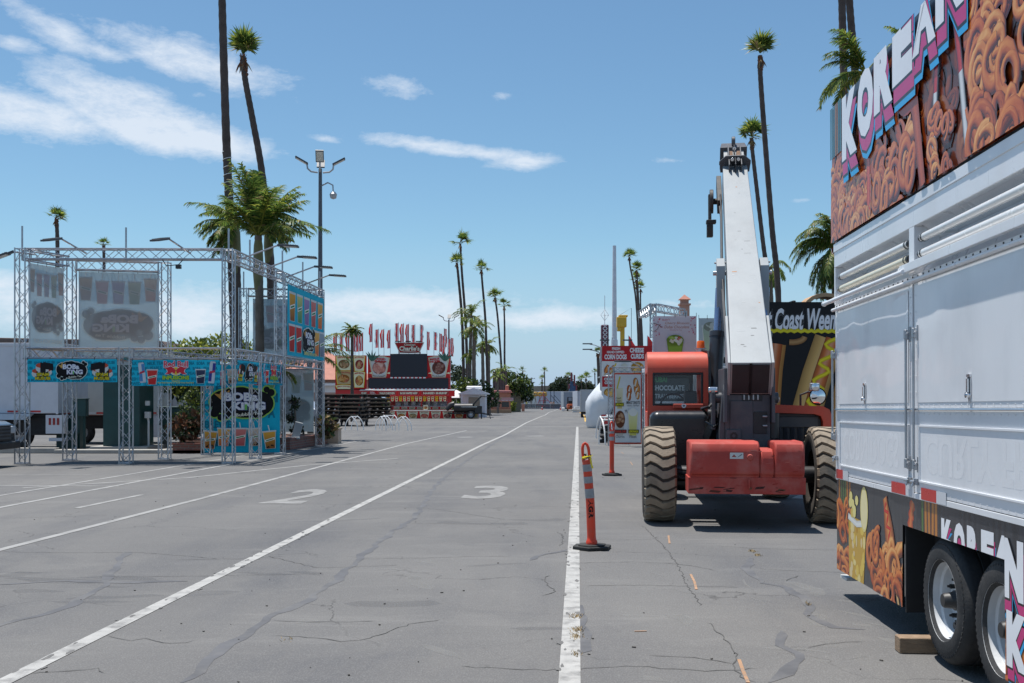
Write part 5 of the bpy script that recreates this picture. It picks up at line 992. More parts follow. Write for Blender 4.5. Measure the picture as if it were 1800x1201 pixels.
def tyre_wheel(mbk, name, parent, c, r, w, rimc=STEEL):
    t = MB(); t.lathe([(r * .58, -w / 2 + .01), (r * .8, -w / 2 - .01), (r * .94, -w / 2 + .01), (r, -w / 2 + .04), (r, w / 2 - .04), (r * .94, w / 2 - .01), (r * .58, w / 2 - .01)], c, (0, 1, 0), 28); ty = t.build(name, RUBBER, parent)
    t = MB(); t.lathe([(r * .6, -w / 2 + .0), (r * .56, -w / 2 + .03), (r * .4, -w / 2 + .07), (r * .2, -w / 2 + .02), (.001, -w / 2 + .02)], c, (0, 1, 0), 20); t.build('rim', rimc, ty)
def stripes(mb, x0, x1, y, z, h, n, m0, m1, axis='x'):
    for i in range(n):
        a, b_ = x0 + (x1 - x0) * i / n, x0 + (x1 - x0) * (i + .92) / n; mm = m0 if i % 2 == 0 else m1
        mb.box(a, b_, y - .003, y, z, z + h, mm)
t = thing('box_truck', 'large white box truck standing behind the left bay of the booth', 'box truck', (-14.5, 33.6, 0)); b = MB(); b.box(-9, 0, 0, 2.4, 1.15, 3.35); b.box(-9.02, .03, -.03, 2.43, 3.3, 3.4); b.box(-.06, .02, -.02, .0, 1.12, 3.35); b.build('cargo_box', TW, t, bevel=.015)
b = MB(); stripes(b, -8.9, -.15, -.001, 1.18, .06, 24, 0, 1); b.build('reflector_tape', [REDT, SILT], t, smooth=0); b = MB(); b.box(-9, -.3, .2, 2.2, .75, 1.12); b.box(-1.6, -.1, .15, .2, .45, 1.0); b.build('chassis', UNDER, t)
b = MB(); b.box(-.4, .2, .02, .3, .5, 1.1); b.box(-.3, .15, .02, .25, .26, .36)
for k in range(3): b.box(-.3 + k * .13, -.22 + k * .13, .005, .02, .78, 1.0, 1)
b.build('rear_bumper', [TW, mat('red_lamp', (.3, .02, .02), rough=.2, var=0)], t, bevel=.01); b = MB(); b.prism([(-4, .95), (-.95, .95), (-.75, 1.14), (-4, 1.14)], (0, -.25, 0), (1, 0, 0), (0, 0, 1), (0, .24, 0)); b.build('side_step', mat('pale_blue_step', (.42, .5, .6), rough=.4), t)
for x in (-1.4, -2.5, -7.6): tyre_wheel(None, 'wheel', t, (x, .3, .48), .48, .3)
a = Art(.75, .17); a.rect(0, 0, .75, .17, (.72, .75, .7)); a.text('ROMTECH', .04, .03, .67, .11, (.05, .35, .12), bold=.05); 
b = MB(); b.box(-.5, -.15, -.006, 0, 3.14, 3.26); b.build('green_plate', mat('green_plate', (.05, .3, .1), rough=.4), t)
t = thing('box_truck', 'smaller grey white box truck with its cab to the right behind the green cabinets', 'box truck', (-12.2, 37.4, 0)); b = MB(); b.box(-4.2, 0, 0, 2.3, 1.05, 3.2); b.box(-.75, -.72, -.01, 0, 1.1, 3.1); b.box(-.25, -.2, -.02, 0, 1.1, 3.1); b.build('cargo_box', mat('truck_box_grey_white', (.52, .53, .5), rough=.45, var=.05, dirt=(.4, .4, .4), dirt_amt=.3), t, bevel=.015)
b = MB(); stripes(b, -3.8, -.1, -.001, 1.08, .06, 12, 0, 1); b.build('reflector_tape', [REDT, SILT], t, smooth=0); b = MB(); b.box(-4.2, 2.4, .2, 2.1, .55, 1.0); b.build('chassis', UNDER, t); b = MB(); b.box(-.95, -.05, .0, .4, .25, 1.03); b.build('side_box', TW, t, bevel=.02)
b = MB(); b.prism([(.05, .6), (.05, 2.5), (.95, 2.45), (1.45, 1.7), (2.3, 1.5), (2.5, 1.1), (2.5, .6)], (0, .15, 0), (1, 0, 0), (0, 0, 1), (0, 2.0, 0)); cb_ = b.build('cab', TW, t, bevel=.06); b = MB(); b.prism([(.2, 1.6), (.2, 2.3), (.85, 2.3), (1.25, 1.65)], (0, .14, 0), (1, 0, 0), (0, 0, 1), (0, .012, 0)); b.build('window', mat('dark_glass', (.02, .025, .03), rough=.08, var=0), cb_)
for x in (-3.2, 1.7): tyre_wheel(None, 'wheel', t, (x, .35, .42), .42, .28)
# black pickup at the left edge
t = thing('pickup_truck', 'dark pickup truck with its nose poking in at the left edge', 'pickup', (-12.0, 24.5, 0)); PB = mat('pickup_dark_paint', (.02, .022, .026), rough=.18, var=.05, coat=.7)
b = MB(); side = [(-5.4, .55), (-5.4, 1.2), (-3.5, 1.2), (-3.45, 1.15), (-1.45, 1.18), (-.25, 1.08), (-.03, .98), (0, .55), (-.1, .42), (-5.3, .42)]; b.prism(side, (0, -.95, 0), (1, 0, 0), (0, 0, 1), (0, 1.9, 0)); body = b.build('body', PB, t, bevel=.05, seg=3)
b = MB(); b.prism([(-3.6, 1.15), (-3.35, 1.82), (-2.2, 1.85), (-1.35, 1.17)], (0, -.8, 0), (1, 0, 0), (0, 0, 1), (0, 1.6, 0)); b.build('cabin', mat('tinted_glass', (.012, .014, .016), rough=.06, var=0), t, bevel=.05)
b = MB(); b.box(-.02, .05, -.6, .6, .62, .98)
for k in range(4): b.box(.05, .06, -.58, .58, .66 + k * .08, .7 + k * .08, 1)
b.build('front_grille', [BLACK, DGREY], t, bevel=.01); b = MB(); b.box(-.15, .12, -.97, .97, .42, .6); b.build('bumper', BLACK, t, bevel=.04)
for s in (-1, 1):
    b = MB(); b.box(-.12, .02, s * .78 - .15, s * .78 + .15, .78, .96); b.build('headlight', mat('clear_lens', (.55, .56, .58), rough=.1, var=0), t, bevel=.03)
for x in (-.95, -4.4):
    for s in (-.82, .82): tyre_wheel(None, 'wheel', t, (x, s, .40), .40, .27)
# old terracotta building behind the trucks
TERR = mat('terracotta_wall', (.42, .17, .11), rough=.8, var=.1, scale=.8); BROOF = mat('brown_roof', (.14, .10, .085), rough=.8, var=.15)
t = thing('low_building', 'long terracotta building with a dark brown roof edge behind the white trucks', 'building', (-30, 62, 0)); b = MB(); b.box(-14, 9.5, 0, 9, 0, 4.3); b.build('wall', TERR, t); b = MB(); b.prism([(-14.5, 4.3), (10.1, 4.3), (9.6, 5.0), (-14.5, 5.5)], (0, -.6, 0), (1, 0, 0), (0, 0, 1), (0, 10, 0)); b.build('roof', BROOF, t, bevel=.05); b = MB(); b.box(-14.5, 10.2, -.75, -.62, 4.25, 4.4); b.build('gutter', OFFWHITE, t)
# ================================================================== red food stand across the lot (centre left), its tables, racks, flags
SRED = (.62, .025, .026); CREAM = (.84, .78, .50); YELP = (.88, .64, .04)
KX = 1850 / 88.5
def cx_(px): return (px - 900) / KX
def cz_(py): return 1.6 - (py - 702) / KX
STAND0 = Vector((-9.88, 88.5, 0))
st = thing('chicken_stand', 'big red food stand with a pineapple panel at each end and a black menu screen', 'food stand', STAND0)
def lx(px): return cx_(px) - STAND0.x
REDP = mat('stand_red_panel', (.58, .025, .025), rough=.4, var=.08, scale=1)
b = MB(); b.box(lx(646), lx(791), .2, 1.0, cz_(684), cz_(625)); b.box(lx(628), lx(800), .1, .2, 2.3, 2.36); b.box(lx(680), lx(791), 2.4, 2.5, 0, 2.5); b.box(lx(628), lx(792), .2, 2.5, 2.3, 2.45); b.box(lx(628), lx(634), .2, 2.5, 0, 2.3); b.box(lx(786), lx(791), .2, .5, 0, 2.3); b.box(lx(739), lx(742), .2, .4, 1.0, 2.3)
b.build('stand_body', REDP, st, bevel=.02)
b = MB(); b.box(lx(690), lx(785), 2.3, 2.39, 1.0, 2.2); b.box(lx(690), lx(785), .25, .9, .96, 1.04)
for i in range(7): x = lx(695 + i * 13); h = .2 + .18 * ((i * 7) % 3); b.box(x, x + .34, 1.2, 1.8, 1.05, 1.05 + h)
b.build('kitchen_fittings', STEEL, st, bevel=.01)
b = MB(); b.box(lx(686), lx(751), .02, .16, cz_(662.5), cz_(622)); b.box(lx(647), lx(788), .05, .18, cz_(682.5), cz_(665)); b.build('menu_screen', mat('dark_screen', (.012, .012, .022), rough=.35, var=.05), st, bevel=.02)
def chk(y0, x0, x1, n, name):
    a = Art(lx(x1) - lx(x0), cz_(y0 - 1.0) - cz_(y0 + 1.2), .003); a.rect(0, 0, a.w, a.h, SRED); a.lay()
    for i in range(n): a.rect(a.w * i / n, 0, a.w * (i + .62) / n, a.h, (.74, .74, .74), False)
    a.mb((lx(x0), .0, cz_(y0 + 1.2)), (1, 0, 0), (0, 0, 1), back=.15, bcol=SRED).build(name, PRINT, st, smooth=0)
chk(664, 686, 751, 9, 'dashed_trim'); chk(684, 648, 789, 20, 'dashed_trim')
def blobfood(a, x, y, rx, ry, cols, n, seed):
    r_ = random.Random(seed); a.ell(x, y, rx, ry, mixc(cols[0], (.05, .02, .01), .5), 16)
    for i in range(n): t = r_.uniform(0, 6.28); q = r_.uniform(0, .75); s = r_.uniform(.22, .42); c = r_.choice(cols); a.ell(x + rx * q * math.cos(t), y + ry * q * math.sin(t), rx * s, ry * s * r_.uniform(.5, 1), c, 10, r_.uniform(0, 3), c2=mixc(c, (.9, .7, .5), .3))
FOODS = {'chick': [(.42, .22, .09), (.30, .15, .06), (.5, .32, .14), (.14, .16, .05)], 'dog': [(.45, .05, .04), (.55, .3, .1), (.5, .12, .06)], 'shrimp': [(.62, .25, .2), (.7, .4, .33), (.55, .18, .14)], 'rib': [(.2, .06, .05), (.28, .1, .08), (.12, .04, .035)], 'fry': [(.55, .2, .03), (.6, .3, .06), (.45, .08, .03)]}
def poster(a, x0, y0, x1, y1, head, food, bg=CREAM, seed=1, hcol=(.5, .06, .03), cup_=True, tail=None):
    w, h = x1 - x0, y1 - y0; cx = (x0 + x1) / 2; ti = .1 * w if cup_ else 0
    top = [(x0 + w * i / 8, y1 - .06 * h + .06 * h * (1 - (2 * i / 8 - 1) ** 2)) for i in range(9)]
    a.poly([(x0 + ti, y0), (x1 - ti, y0)] + top[::-1], YELP if cup_ else bg); a.poly([(cx + (p[0] - cx) * .9, y0 + .02 * h + (p[1] - y0) * .96) for p in [(x0 + ti, y0), (x1 - ti, y0)] + top[::-1]], bg)
    if food: blobfood(a, cx, y0 + h * .42, w * .34, h * .3, FOODS[food], 22, seed)
    if head: a.text(head, x0 + .12 * w, y1 - .21 * h, .76 * w, .1 * h, hcol, bold=.04, arc=.05 * h)
    if tail: a.text(tail, x0 + .2 * w, y0 + .03 * h, .6 * w, .055 * h, (.25, .1, .05), bold=.02, arc=-.02 * h)
# upper front panels
def cone(a, head1, head2, food, seed, flip):
    W_, H_ = a.w, a.h; a.rect(0, 0, W_, H_, SRED); cx = W_ * .5
    a.poly([(W_ * .2, .02), (W_ * .8, .02), (W_ * .97, H_ * .9), (W_ * .7, H_ * .97), (W_ * .3, H_ * .97), (W_ * .03, H_ * .9)], (.66, .62, .42)); a.poly([(W_ * .24, .06), (W_ * .76, .06), (W_ * .9, H_ * .88), (W_ * .5, H_ * .94), (W_ * .1, H_ * .88)], (.62, .63, .6))
    blobfood(a, cx, H_ * .45, W_ * .3, H_ * .3, FOODS[food], 24, seed); x = W_ * (.36 if not flip else .1)
    a.text(head1, x, H_ * .8, W_ * .42, H_ * .09, (.5, .03, .03), bold=.05, rot=-.1 if not flip else .1); a.text(head2, x - .06 * W_, H_ * .68, W_ * .52, H_ * .1, (.5, .03, .03), bold=.05, rot=-.1 if not flip else .1)
    a.text('Rice & Pineapple', W_ * .22, H_ * .06, W_ * .56, H_ * .07, (.25, .12, .05), bold=.02, arc=-.06); 
    for f in (0, 1): a.poly([(W_ * (.02 + .8 * f), H_ * .2), (W_ * (.2 + .78 * f), H_ * .16), (W_ * (.2 + .78 * f), H_ * .26)], CREAM)
for (x0, x1, n1, n2, fd, fl, sd) in ((646, 686, 'NAKED', 'SHRIMP', 'shrimp', False, 3), (751, 791, 'MAUI', 'CHICKEN', 'rib', True, 4)):
    a = Art(lx(x1) - lx(x0), cz_(625) - cz_(664), .002); cone(a, n1, n2, fd, sd, fl); o = a.mb((lx(x0), .18, cz_(664)), (1, 0, 0), (0, 0, 1), back=.02).build('pineapple_panel', PRINT, st, smooth=0)
    m = MB(); px = x0 + 8 if not fl else x1 - 9; rd = random.Random(px)
    for i in range(16):
        an = rd.uniform(-1.0, 1.0); L = rd.uniform(.35, .95); c = Vector((lx(px), .12, cz_(634))); d = Vector((math.sin(an), -.05, math.cos(an))); s = Vector((d.z, 0, -d.x)); m.face([c - s * .09, c + s * .09, c + d * L * .6 + s * .07, c + d * L, c + d * L * .6 - s * .07], 0)
    m.build('pineapple_leaves', mat('painted_pineapple_green', (.05, .14, .10), rough=.6, var=.3, scale=4), o, smooth=0)
# two side wings of stacked posters
t = thing('poster_wing', 'red wing of four food posters at the left end of the chicken stand', 'poster wall', (lx(590) + STAND0.x, 88.3, 0)); a = Art(lx(645) - lx(590), cz_(625) - cz_(684), .002); a.rect(0, 0, a.w, a.h, SRED); s_ = a.w / 55
poster(a, .5 * s_, a.h * .55, 30 * s_, a.h, 'TENDER BACON SHRIMP', 'chick', seed=1, cup_=True); poster(a, .5 * s_, a.h * .14, 30 * s_, a.h * .54, 'BACON DOGS', 'fry', seed=2, bg=(.55, .4, .2)); poster(a, .5 * s_, -.3 * a.h, 30 * s_, a.h * .13, 'MAUI CHICKEN', None)
poster(a, 32 * s_, a.h * .53, 53 * s_, a.h, 'HOT DOG DUO', 'dog', seed=4, cup_=True); poster(a, 32 * s_, a.h * .04, 53 * s_, a.h * .53, 'FRIED BACON', 'fry', seed=5); a.mb((0, 0, cz_(684)), (1, 0, 0), (0, 0, 1), back=.1, bcol=(.3, .02, .02)).build('poster_panel', PRINT, t, smooth=0)
b = MB(); b.box(0, 2.2, .1, .3, 0, cz_(684)); b.box(0.05, 2.5, .1, .16, 2.4, 5.2); b.build('wing_frame', REDP, t)
# awning fascia and valance
a = Art(lx(800) - lx(634), cz_(686) - cz_(697), .003); a.rect(0, 0, a.w, a.h, SRED)
fr = a.w / 166
for x0, x1, tx in ((0, 15, 'FRIED SHRIMP'), (32, 64, 'MAUI CHICKEN'), (68, 104, 'BACON WRAPPED SHRIMP'), (108, 156, 'NAKED SHRIMP')):
    a.rect((x0 + .5) * fr, a.h * .2, (x1 - .5) * fr, a.h * .82, (.5, .3, .28)); a.rect((x0 + .8) * fr, a.h * .23, (x1 - .8) * fr, a.h * .79, (.38, .015, .018)); a.text(tx, (x0 + 3) * fr, a.h * .34, (x1 - x0 - 6) * fr, a.h * .34, (.74, .7, .55), bold=.05, outline=.03, ocol=(.08, .01, .01))
a.rect(17 * fr, a.h * .05, 30 * fr, a.h * .95, (.42, .02, .02)); a.text("Chicken", 18 * fr, a.h * .58, 8 * fr, a.h * .2, (.75, .73, .68), bold=.03); a.text("Charlie's", 18 * fr, a.h * .25, 10 * fr, a.h * .28, (.75, .73, .68), bold=.03)
a.mb((lx(634), -.6, cz_(697)), (1, 0, 0), (0, 0, 1), back=.05, bcol=SRED).build('fascia', PRINT, st, smooth=0)
b = MB(); b.prism([(-.65, cz_(686)), (.2, cz_(684)), (.2, cz_(684) - .06), (-.65, cz_(686) - .05)], (lx(634), 0, 0), (0, 1, 0), (0, 0, 1), (lx(800) - lx(634), 0, 0)); b.build('awning', OFFWHITE, st)
a = Art(lx(786) - lx(680), .42, .003)
for i in range(15): x = a.w * (i + .1) / 15; w = a.w / 15 * .8; a.poly([(x + w * .2, 0), (x + w * .8, 0), (x + w, .4), (x, .4)], CREAM if i % 3 else YELP); a.ell(x + w / 2, .14, w * .25, .09, FOODS['fry'][i % 3], 8); a.rect(x + w * .2, .28, x + w * .8, .34, (.4, .1, .05))
a.mb((lx(680), -.3, cz_(705.5)), (1, 0, 0), (0, 0, 1), back=.02, bcol=SRED).build('cup_valance', PRINT, st, smooth=0)
a = Art(lx(786) - lx(690), .26, .003); a.rect(0, 0, a.w, a.h, SRED)
for i in range(7): a.rect(a.w * (i + .12) / 7, .04, a.w * (i + .85) / 7, .23, (.6, .55, .38)); a.rect(a.w * (i + .2) / 7, .1, a.w * (i + .76) / 7, .17, (.2, .15, .08))
a.mb((lx(690), .2, .72), (1, 0, 0), (0, 0, 1), back=.03, bcol=SRED).build('counter_front', PRINT, st, smooth=0)
# name sign
a = Art(2.5, .95, .004, clip=False); a.poly([(.42, .0), (.7, .07), (1.25, .1), (1.8, .07), (2.08, .0), (2.5, .92), (0, .92)], (.62, .58, .5)); a.poly([(.46, .07), (.75, .13), (1.25, .15), (1.75, .13), (2.04, .07), (2.42, .87), (.08, .87)], (.40, .02, .02)); a.text('Chicken', .82, .63, .95, .17, (.72, .68, .55), bold=.03, outline=.03, ocol=(.1, .01, .01)); a.text("Charlie's", .42, .2, 1.7, .4, (.74, .70, .58), bold=.04, outline=.05, ocol=(.08, .01, .01))
sg = a.mb((lx(693), .1, cz_(622) + .05), (1, 0, 0), (0, 0, 1)).build('name_sign', PRINT, st, smooth=0)
b = MB(); b.prism([(.42, .0), (2.08, .0), (2.5, .92), (0, .92)], (lx(693), .12, cz_(622) + .05), (1, 0, 0), (0, 0, 1), (0, .16, 0)); b.cyl((lx(701), .2, 5.2), (lx(701), .2, 5.6), .05); b.cyl((lx(738), .2, 5.2), (lx(738), .2, 5.6), .05); b.build('sign_case', mat('sign_case', (.3, .05, .04), rough=.5), sg)
for i in range(3): b = MB(); x = lx(700 + i * 18); b.tube([(x, .2, 6.3), (x + .1, -.4, 6.45)], .02, 6); b.box(x - .2, x + .25, -.6, -.35, 6.4, 6.48); b.build('sign_lamp', BLACK, sg)
# long counter wall in front
t = thing('counter_wall', 'low red counter wall of food picture panels in front of the chicken stand', 'counter', (cx_(680), 86.6, 0)); L = (846 - 680) / (1850 / 86.6); a = Art(L, .62, .003); a.rect(0, 0, L, .62, SRED)
for i in range(7):
    x0 = L * (i * .122 + .01); x1 = x0 + L * .105; a.poly([(x0 + .12, .0), (x1 - .12, .0), (x1, .58), (x0, .58)], (.62, .6, .42)); a.text(('NAKED RICE', 'FRIED FISH', 'SHRIMP DOGS', 'MAUI CHICKEN', 'BACON BOWL', 'FRIED RICE', 'CHICKEN')[i], x0 + .12, .46, x1 - x0 - .24, .08, (.3, .06, .04), bold=.03); blobfood(a, (x0 + x1) / 2, .22, .3, .18, list(FOODS.values())[(i + 3) % 5], 14, i)
for x in (.875, .945): a.rect(L * x, .03, L * (x + .05), .57, (.6, .5, .35)); a.rect(L * (x + .012), .1, L * (x + .038), .4, (.45, .3, .1))
a.mb((0, 0, .02), (1, 0, 0), (0, 0, 1), back=.06, bcol=SRED).build('picture_panel', PRINT, t, smooth=0); b = MB(); b.box(-.03, L + .03, -.06, .6, .64, .70); b.box(0, L, .07, .55, .02, .64); b.build('counter_top', OFFWHITE, t, bevel=.01)
for px, nm in ((828.5, 'far'), (782, 'near')):
    x = (px - 900) / (1850 / 86.6) if px > 800 else (744 - 900) / (1850 / 86.6); a = Art(.36, .42, .003); a.poly([(.06, 0), (.3, 0), (.36, .4), (0, .42)], (.7, .65, .5)); blobfood(a, .18, .2, .14, .12, FOODS['fry'], 10, 3); o = a.mb((0, 0, 0), (1, 0, 0), (0, 0, 1), back=.25, bcol=(.6, .5, .3)).build('display_cup', PRINT, loc=(x, 86.75, .705), smooth=0); tag(o, 'small food cup display standing on the counter wall ' + ('beside the black smoker' if nm == 'far' else 'below the service window'), 'display')
# feather flags
FRED = (.66, .03, .03); FWH = (.72, .70, .70)
FLAGM = mat('flag_cloth', attr=True, rough=.7, var=.05, transl=.3)
def flag_variant(seed, sgn):
    rd = random.Random(seed); root = thing('feather_flag', 'x', 'flag', (0, 0, 0)); p = MB(); p.tube([(0, 0, 0), (0, 0, 2.55)], .022, 6); p.build('pole', STEEL, root); m = MB(); n = 9; ph = rd.uniform(0, 6); W_ = rd.uniform(.26, .40); rows = []
    for i in range(n):
        t = i / (n - 1); z = .95 + 1.55 * (1 - t); w = W_ * (.55 + .35 * math.sin(math.pi * (.15 + .75 * t) + .5 * math.sin(ph + 4 * t))) * rd.uniform(.8, 1.1); y = .1 * math.sin(t * 5 + ph); rows.append([(sgn * w * q, y * q + .08 * math.sin(q * 5 + ph), z - .04 * q) for q in (0, .33, .66, 1)])
    for i in range(n - 1):
        for q in range(3):
            c = FRED if (q == 1) != (seed % 2 == 0) else FWH
            m.face([rows[i][q], rows[i][q + 1], rows[i + 1][q + 1], rows[i + 1][q]], 0, c)
    m.build('cloth', FLAGM, root, smooth=60); return root
protos = [flag_variant(i, 1 if i in (3, 4) else -1) for i in range(5)]
FL = [(592, 585), (603, 585), (614, 585), (624, 586), (631, 586), (638, 585), (654.5, 569), (665.5, 579), (675, 579), (686, 580), (700.5, 568), (709.5, 569), (718.5, 570), (729.5, 571), (738.5, 571), (750.5, 583), (762, 583), (771, 585), (777, 590), (780, 577), (786, 594), (792.5, 594)]
wh = ['leftmost red and white flag behind a palm frond', 'second flag from the left end of the flag row', 'red and white flag left of the thin palm by the poster wing', 'red and white flag just behind the thin palm by the posters', 'flag right of the thin palm above the hot dog poster', 'last flag above the poster wing before the gap', 'tall flag above the left pineapple panel', 'red flag above the naked shrimp lettering',
      'third flag over the shrimp panel', 'flag at the left edge of the black menu screen', 'first of five high flags, over the left corner of the name sign', 'second of the high flags over the name sign', 'middle high flag over the name sign', 'fourth high flag over the name sign', 'fifth high flag over the right corner of the name sign', 'flag at the right edge of the black menu screen', 'flag above the maui chicken lettering', 'second flag over the chicken panel', 'short flag in the crowded right end cluster', 'tallest flag of the crowded right end cluster', 'flag touching the distant lamp post', 'rightmost flag of the row past the lamp post']
for i, ((px, py), l) in enumerate(zip(FL, wh)):
    z = 1.6 + (702 - py) / (1850 / 89.2) - 2.5; pr = protos[3 + i % 2] if i >= 14 else protos[i % 3]
    used = [q for q in protos if q.get('label') == 'x']; fl = pr if pr in used else dup(pr)
    fl.location = ((px - 900) / (1850 / 89.2), 89.2 + .5 * (i % 3) * (i > 15), z); fl['label'] = l; fl['group'] = 'red and white flags above the chicken stand'
for q in protos:
    if q.get('label') == 'x':
        for ch in KIDS[q.name]: bpy.data.objects.remove(ch)
        bpy.data.objects.remove(q)
# picnic tables piled up
TBLACK = mat('black_table_frame', (.018, .017, .018), rough=.6, var=.2)
TTOP = mat('picnic_plank', (.24, .17, .12), rough=.8, var=.2, scale=5, dirt=(.12, .09, .07), dirt_amt=.4)
tb = thing('picnic_table', 'x', 'picnic table'); b = MB()
for i in range(5): b.box(-.92, .92, -.37 + i * .15, -.23 + i * .15, .70, .74)
b.build('table_top', TTOP, tb); 
for s in (-1, 1):
    b = MB(); b.box(-.92, .92, s * .72 - .14, s * .72 + .14, .42, .46); b.build('bench_seat', TTOP, tb)
    b = MB(); 
    for q in (-1, 1): b.bar((s * .62, q * .7, 0), (s * .62, q * .2, .7), .08, .15)
    b.box(s * .62 - .04, s * .62 + .04, -.8, .8, .28, .42); b.box(s * .62 - .04, s * .62 + .04, -.36, .36, .55, .70); b.build('leg_frame', TBLACK, tb)
b = MB(); b.bar((-.6, 0, .36), (.0, 0, .62), .12, .14); b.bar((.6, 0, .36), (0, 0, .62), .12, .14); b.box(-.86, .86, -.05, .05, .56, .69); b.build('brace', TBLACK, tb)
first = True; rd = random.Random(6); ordn = ['lowest', 'second', 'third', 'fourth', 'fifth', 'topmost']
for (px, Y, rz, nm) in ((589, 64.5, .05, 'left pile partly behind the booth post'), (621, 63.0, -.12, 'middle pile behind the first hoop rack'), (661, 65.5, .1, 'right pile nearest the red counter')):
    for k in range(6):
        o = tb if first else dup(tb); first = False
        o.location = ((px - 900) / 1850 * Y + rd.uniform(-.12, .12), Y + rd.uniform(-.15, .15), .235 * k + (.002)); o.rotation_euler = (0, 0, rz + rd.uniform(-.05, .05)); o['label'] = ordn[k] + ' picnic table in the ' + nm; o['group'] = 'piled picnic tables'
# hoop racks
def hoop_rack(L, label, loc, rz, n=2):
    r = thing('hoop_rack', label, 'bike rack', loc, rz, 'white hoop racks')
    for i in range(n):
        x = L * (i / (n - 1) - .5); m = MB(); pts = []
        for k in range(15):
            t = k / 14; s = 2 * t - 1; z = .68 * (1 - abs(s) ** 1.9 * 1.0) if True else 0; pts.append((x, .34 * s * 1.0 + .0, max(0, .70 * (1 - abs(s) ** 2.2) - .04 * (1 - abs(s)) * 0)))
        pts = [(x, -.34, 0), (x, -.33, .2), (x, -.28, .38), (x, -.2, .53), (x, -.1, .64), (x, 0, .72), (x, .1, .64), (x, .2, .53), (x, .28, .38), (x, .33, .2), (x, .34, 0)]; m.tube(pts, .024, 8); m.build('hoop', WHITE, r)
    m = MB(); m.tube([(-L / 2, 0, .70), (L / 2, 0, .70)], .024, 8); m.build('top_rail', WHITE, r); return r
hoop_rack(.9, 'white double hoop rack on the asphalt in front of the middle table pile', (cx_(623) / 88.5 * 54.5, 54.5, 0), R(78)); hoop_rack(.55, 'white hoop rack with overlapping hoops in the middle of the three racks', ((675 - 900) / 1850 * 54.2, 54.2, 0), R(60)); hoop_rack(.7, 'white hoop rack nearest the painted crossing line, right of two others', ((709 - 900) / 1850 * 53.6, 53.6, 0), R(80))
hoop_rack(.8, 'white hoop rack set back behind the middle hoop rack', ((684 - 900) / 1850 * 58, 58, 0), R(50))
# smoker grill, shed, umbrella, small car
t = thing('smoker_grill', 'black barrel smoker grill trailer with its lid propped open by the white shed', 'smoker', ((815 - 900) / 1850 * 86, 86, 0)); b = MB(); b.cyl((-.8, .2, .9), (.9, .2, .9), .36, n=20); b.box(.9, 1.5, -.1, .5, .45, 1.05); b.build('barrel', BLACK, t, bevel=.02)
b = MB(); b.tube([(-.8, .2, 1.2), (-1.1, .1, 1.1), (-1.4, 0, .75)], [.25, .25, .15], 10); b.build('cover', BLACK, t)
b = MB(); b.bar((.75, .2, 1.15), (1.45, .2, 1.85), .7, .12); b.bar((1.35, .2, 1.85), (2.0, .2, 1.8), .5, .08); b.build('lid', BLACK, t, bevel=.03); b = MB(); b.box(-1.3, 1.5, 0, .4, .4, .5); b.bar((1.5, .2, .45), (2.3, .1, .3), .1, .1); b.bar((2.1, .1, .35), (2.2, .1, .0), .06, .06); b.cyl((1.45, .1, .0), (1.45, .1, .5), .05); b.build('frame', TBLACK, t)
tyre_wheel(None, 'wheel', t, (.6, -.1, .33), .33, .2); b = MB(); b.box(-.2, 1.1, -.15, .3, .96, 1.0); b.build('grill_shelf', CHROME, t)
t = thing('garden_shed', 'small white wooden shed with an open front and gable roof', 'shed', ((833 - 900) / 1850 * 92, 92, 0)); SHW = mat('shed_white', (.68, .70, .74), rough=.6, var=.06)
b = MB(); b.prism([(-1.05, 0), (1.05, 0), (1.05, 2.1), (0, 2.5), (-1.05, 2.1)], (0, .8, 0), (1, 0, 0), (0, 0, 1), (0, 1.6, 0)); b.build('wall', SHW, t); b = MB(); b.prism([(-1.35, 2.1), (0, 2.6), (1.35, 2.1), (1.35, 2.02), (-1.35, 2.02)], (0, -.25, 0), (1, 0, 0), (0, 0, 1), (0, 2.8, 0)); b.build('roof', SHW, t)
b = MB(); 
for x in (-1.05, 1.05): b.box(x - .08, x + .08, -.2, .0, 0, 2.03)
b.box(-.6, .6, .72, .799, .9, 1.85); b.build('posts', SHW, t); b = MB(); b.box(-.5, .5, .70, .7199, .98, 1.78); b.build('window', mat('shed_window', (.30, .25, .2), rough=.3), t); b = MB(); b.obox((0, 1.3, 2.62), (1.4, .9, .3)); b.build('roof_bundle', WHITE, t, bevel=.12, seg=3)
t = thing('patio_umbrella', 'white market umbrella open behind the right end of the counter wall', 'umbrella', ((802 - 900) / 1850 * 94, 94, 0)); b = MB(); b.lathe([(.02, 2.45), (1.3, 1.75), (1.3, 1.7), (.02, 2.4)], n=8); b.build('canopy', mat('umbrella_white', (.75, .75, .74), rough=.7, transl=.2), t, smooth=0); b = MB(); b.cyl((0, 0, 0), (0, 0, 2.5), .03); b.build('pole', STEEL, t)
t = thing('parked_car', 'pale car showing its front corner beside the stone tub and the piled tables', 'car', (-13.3, 70, 0), R(-35)); b = MB(); side = [(-2.2, .3), (-2.2, .85), (-1.6, 1.0), (-1.0, 1.42), (.3, 1.45), (1.0, 1.0), (2.0, .85), (2.15, .6), (2.15, .3)]; b.prism(side, (0, -.85, 0), (1, 0, 0), (0, 0, 1), (0, 1.7, 0)); b.build('body', mat('silver_car_paint', (.5, .53, .58), rough=.2, metal=.3, coat=.6), t, bevel=.1, seg=3)
b = MB(); b.box(2.1, 2.18, -.7, .7, .35, .6); b.build('grille', BLACK, t, bevel=.03); b = MB(); b.prism([(-1.45, 1.02), (-.95, 1.37), (.25, 1.4), (.85, 1.02)], (0, -.86, 0), (1, 0, 0), (0, 0, 1), (0, 1.72, 0)); b.build('windows', MATS['dark_glass'], t)
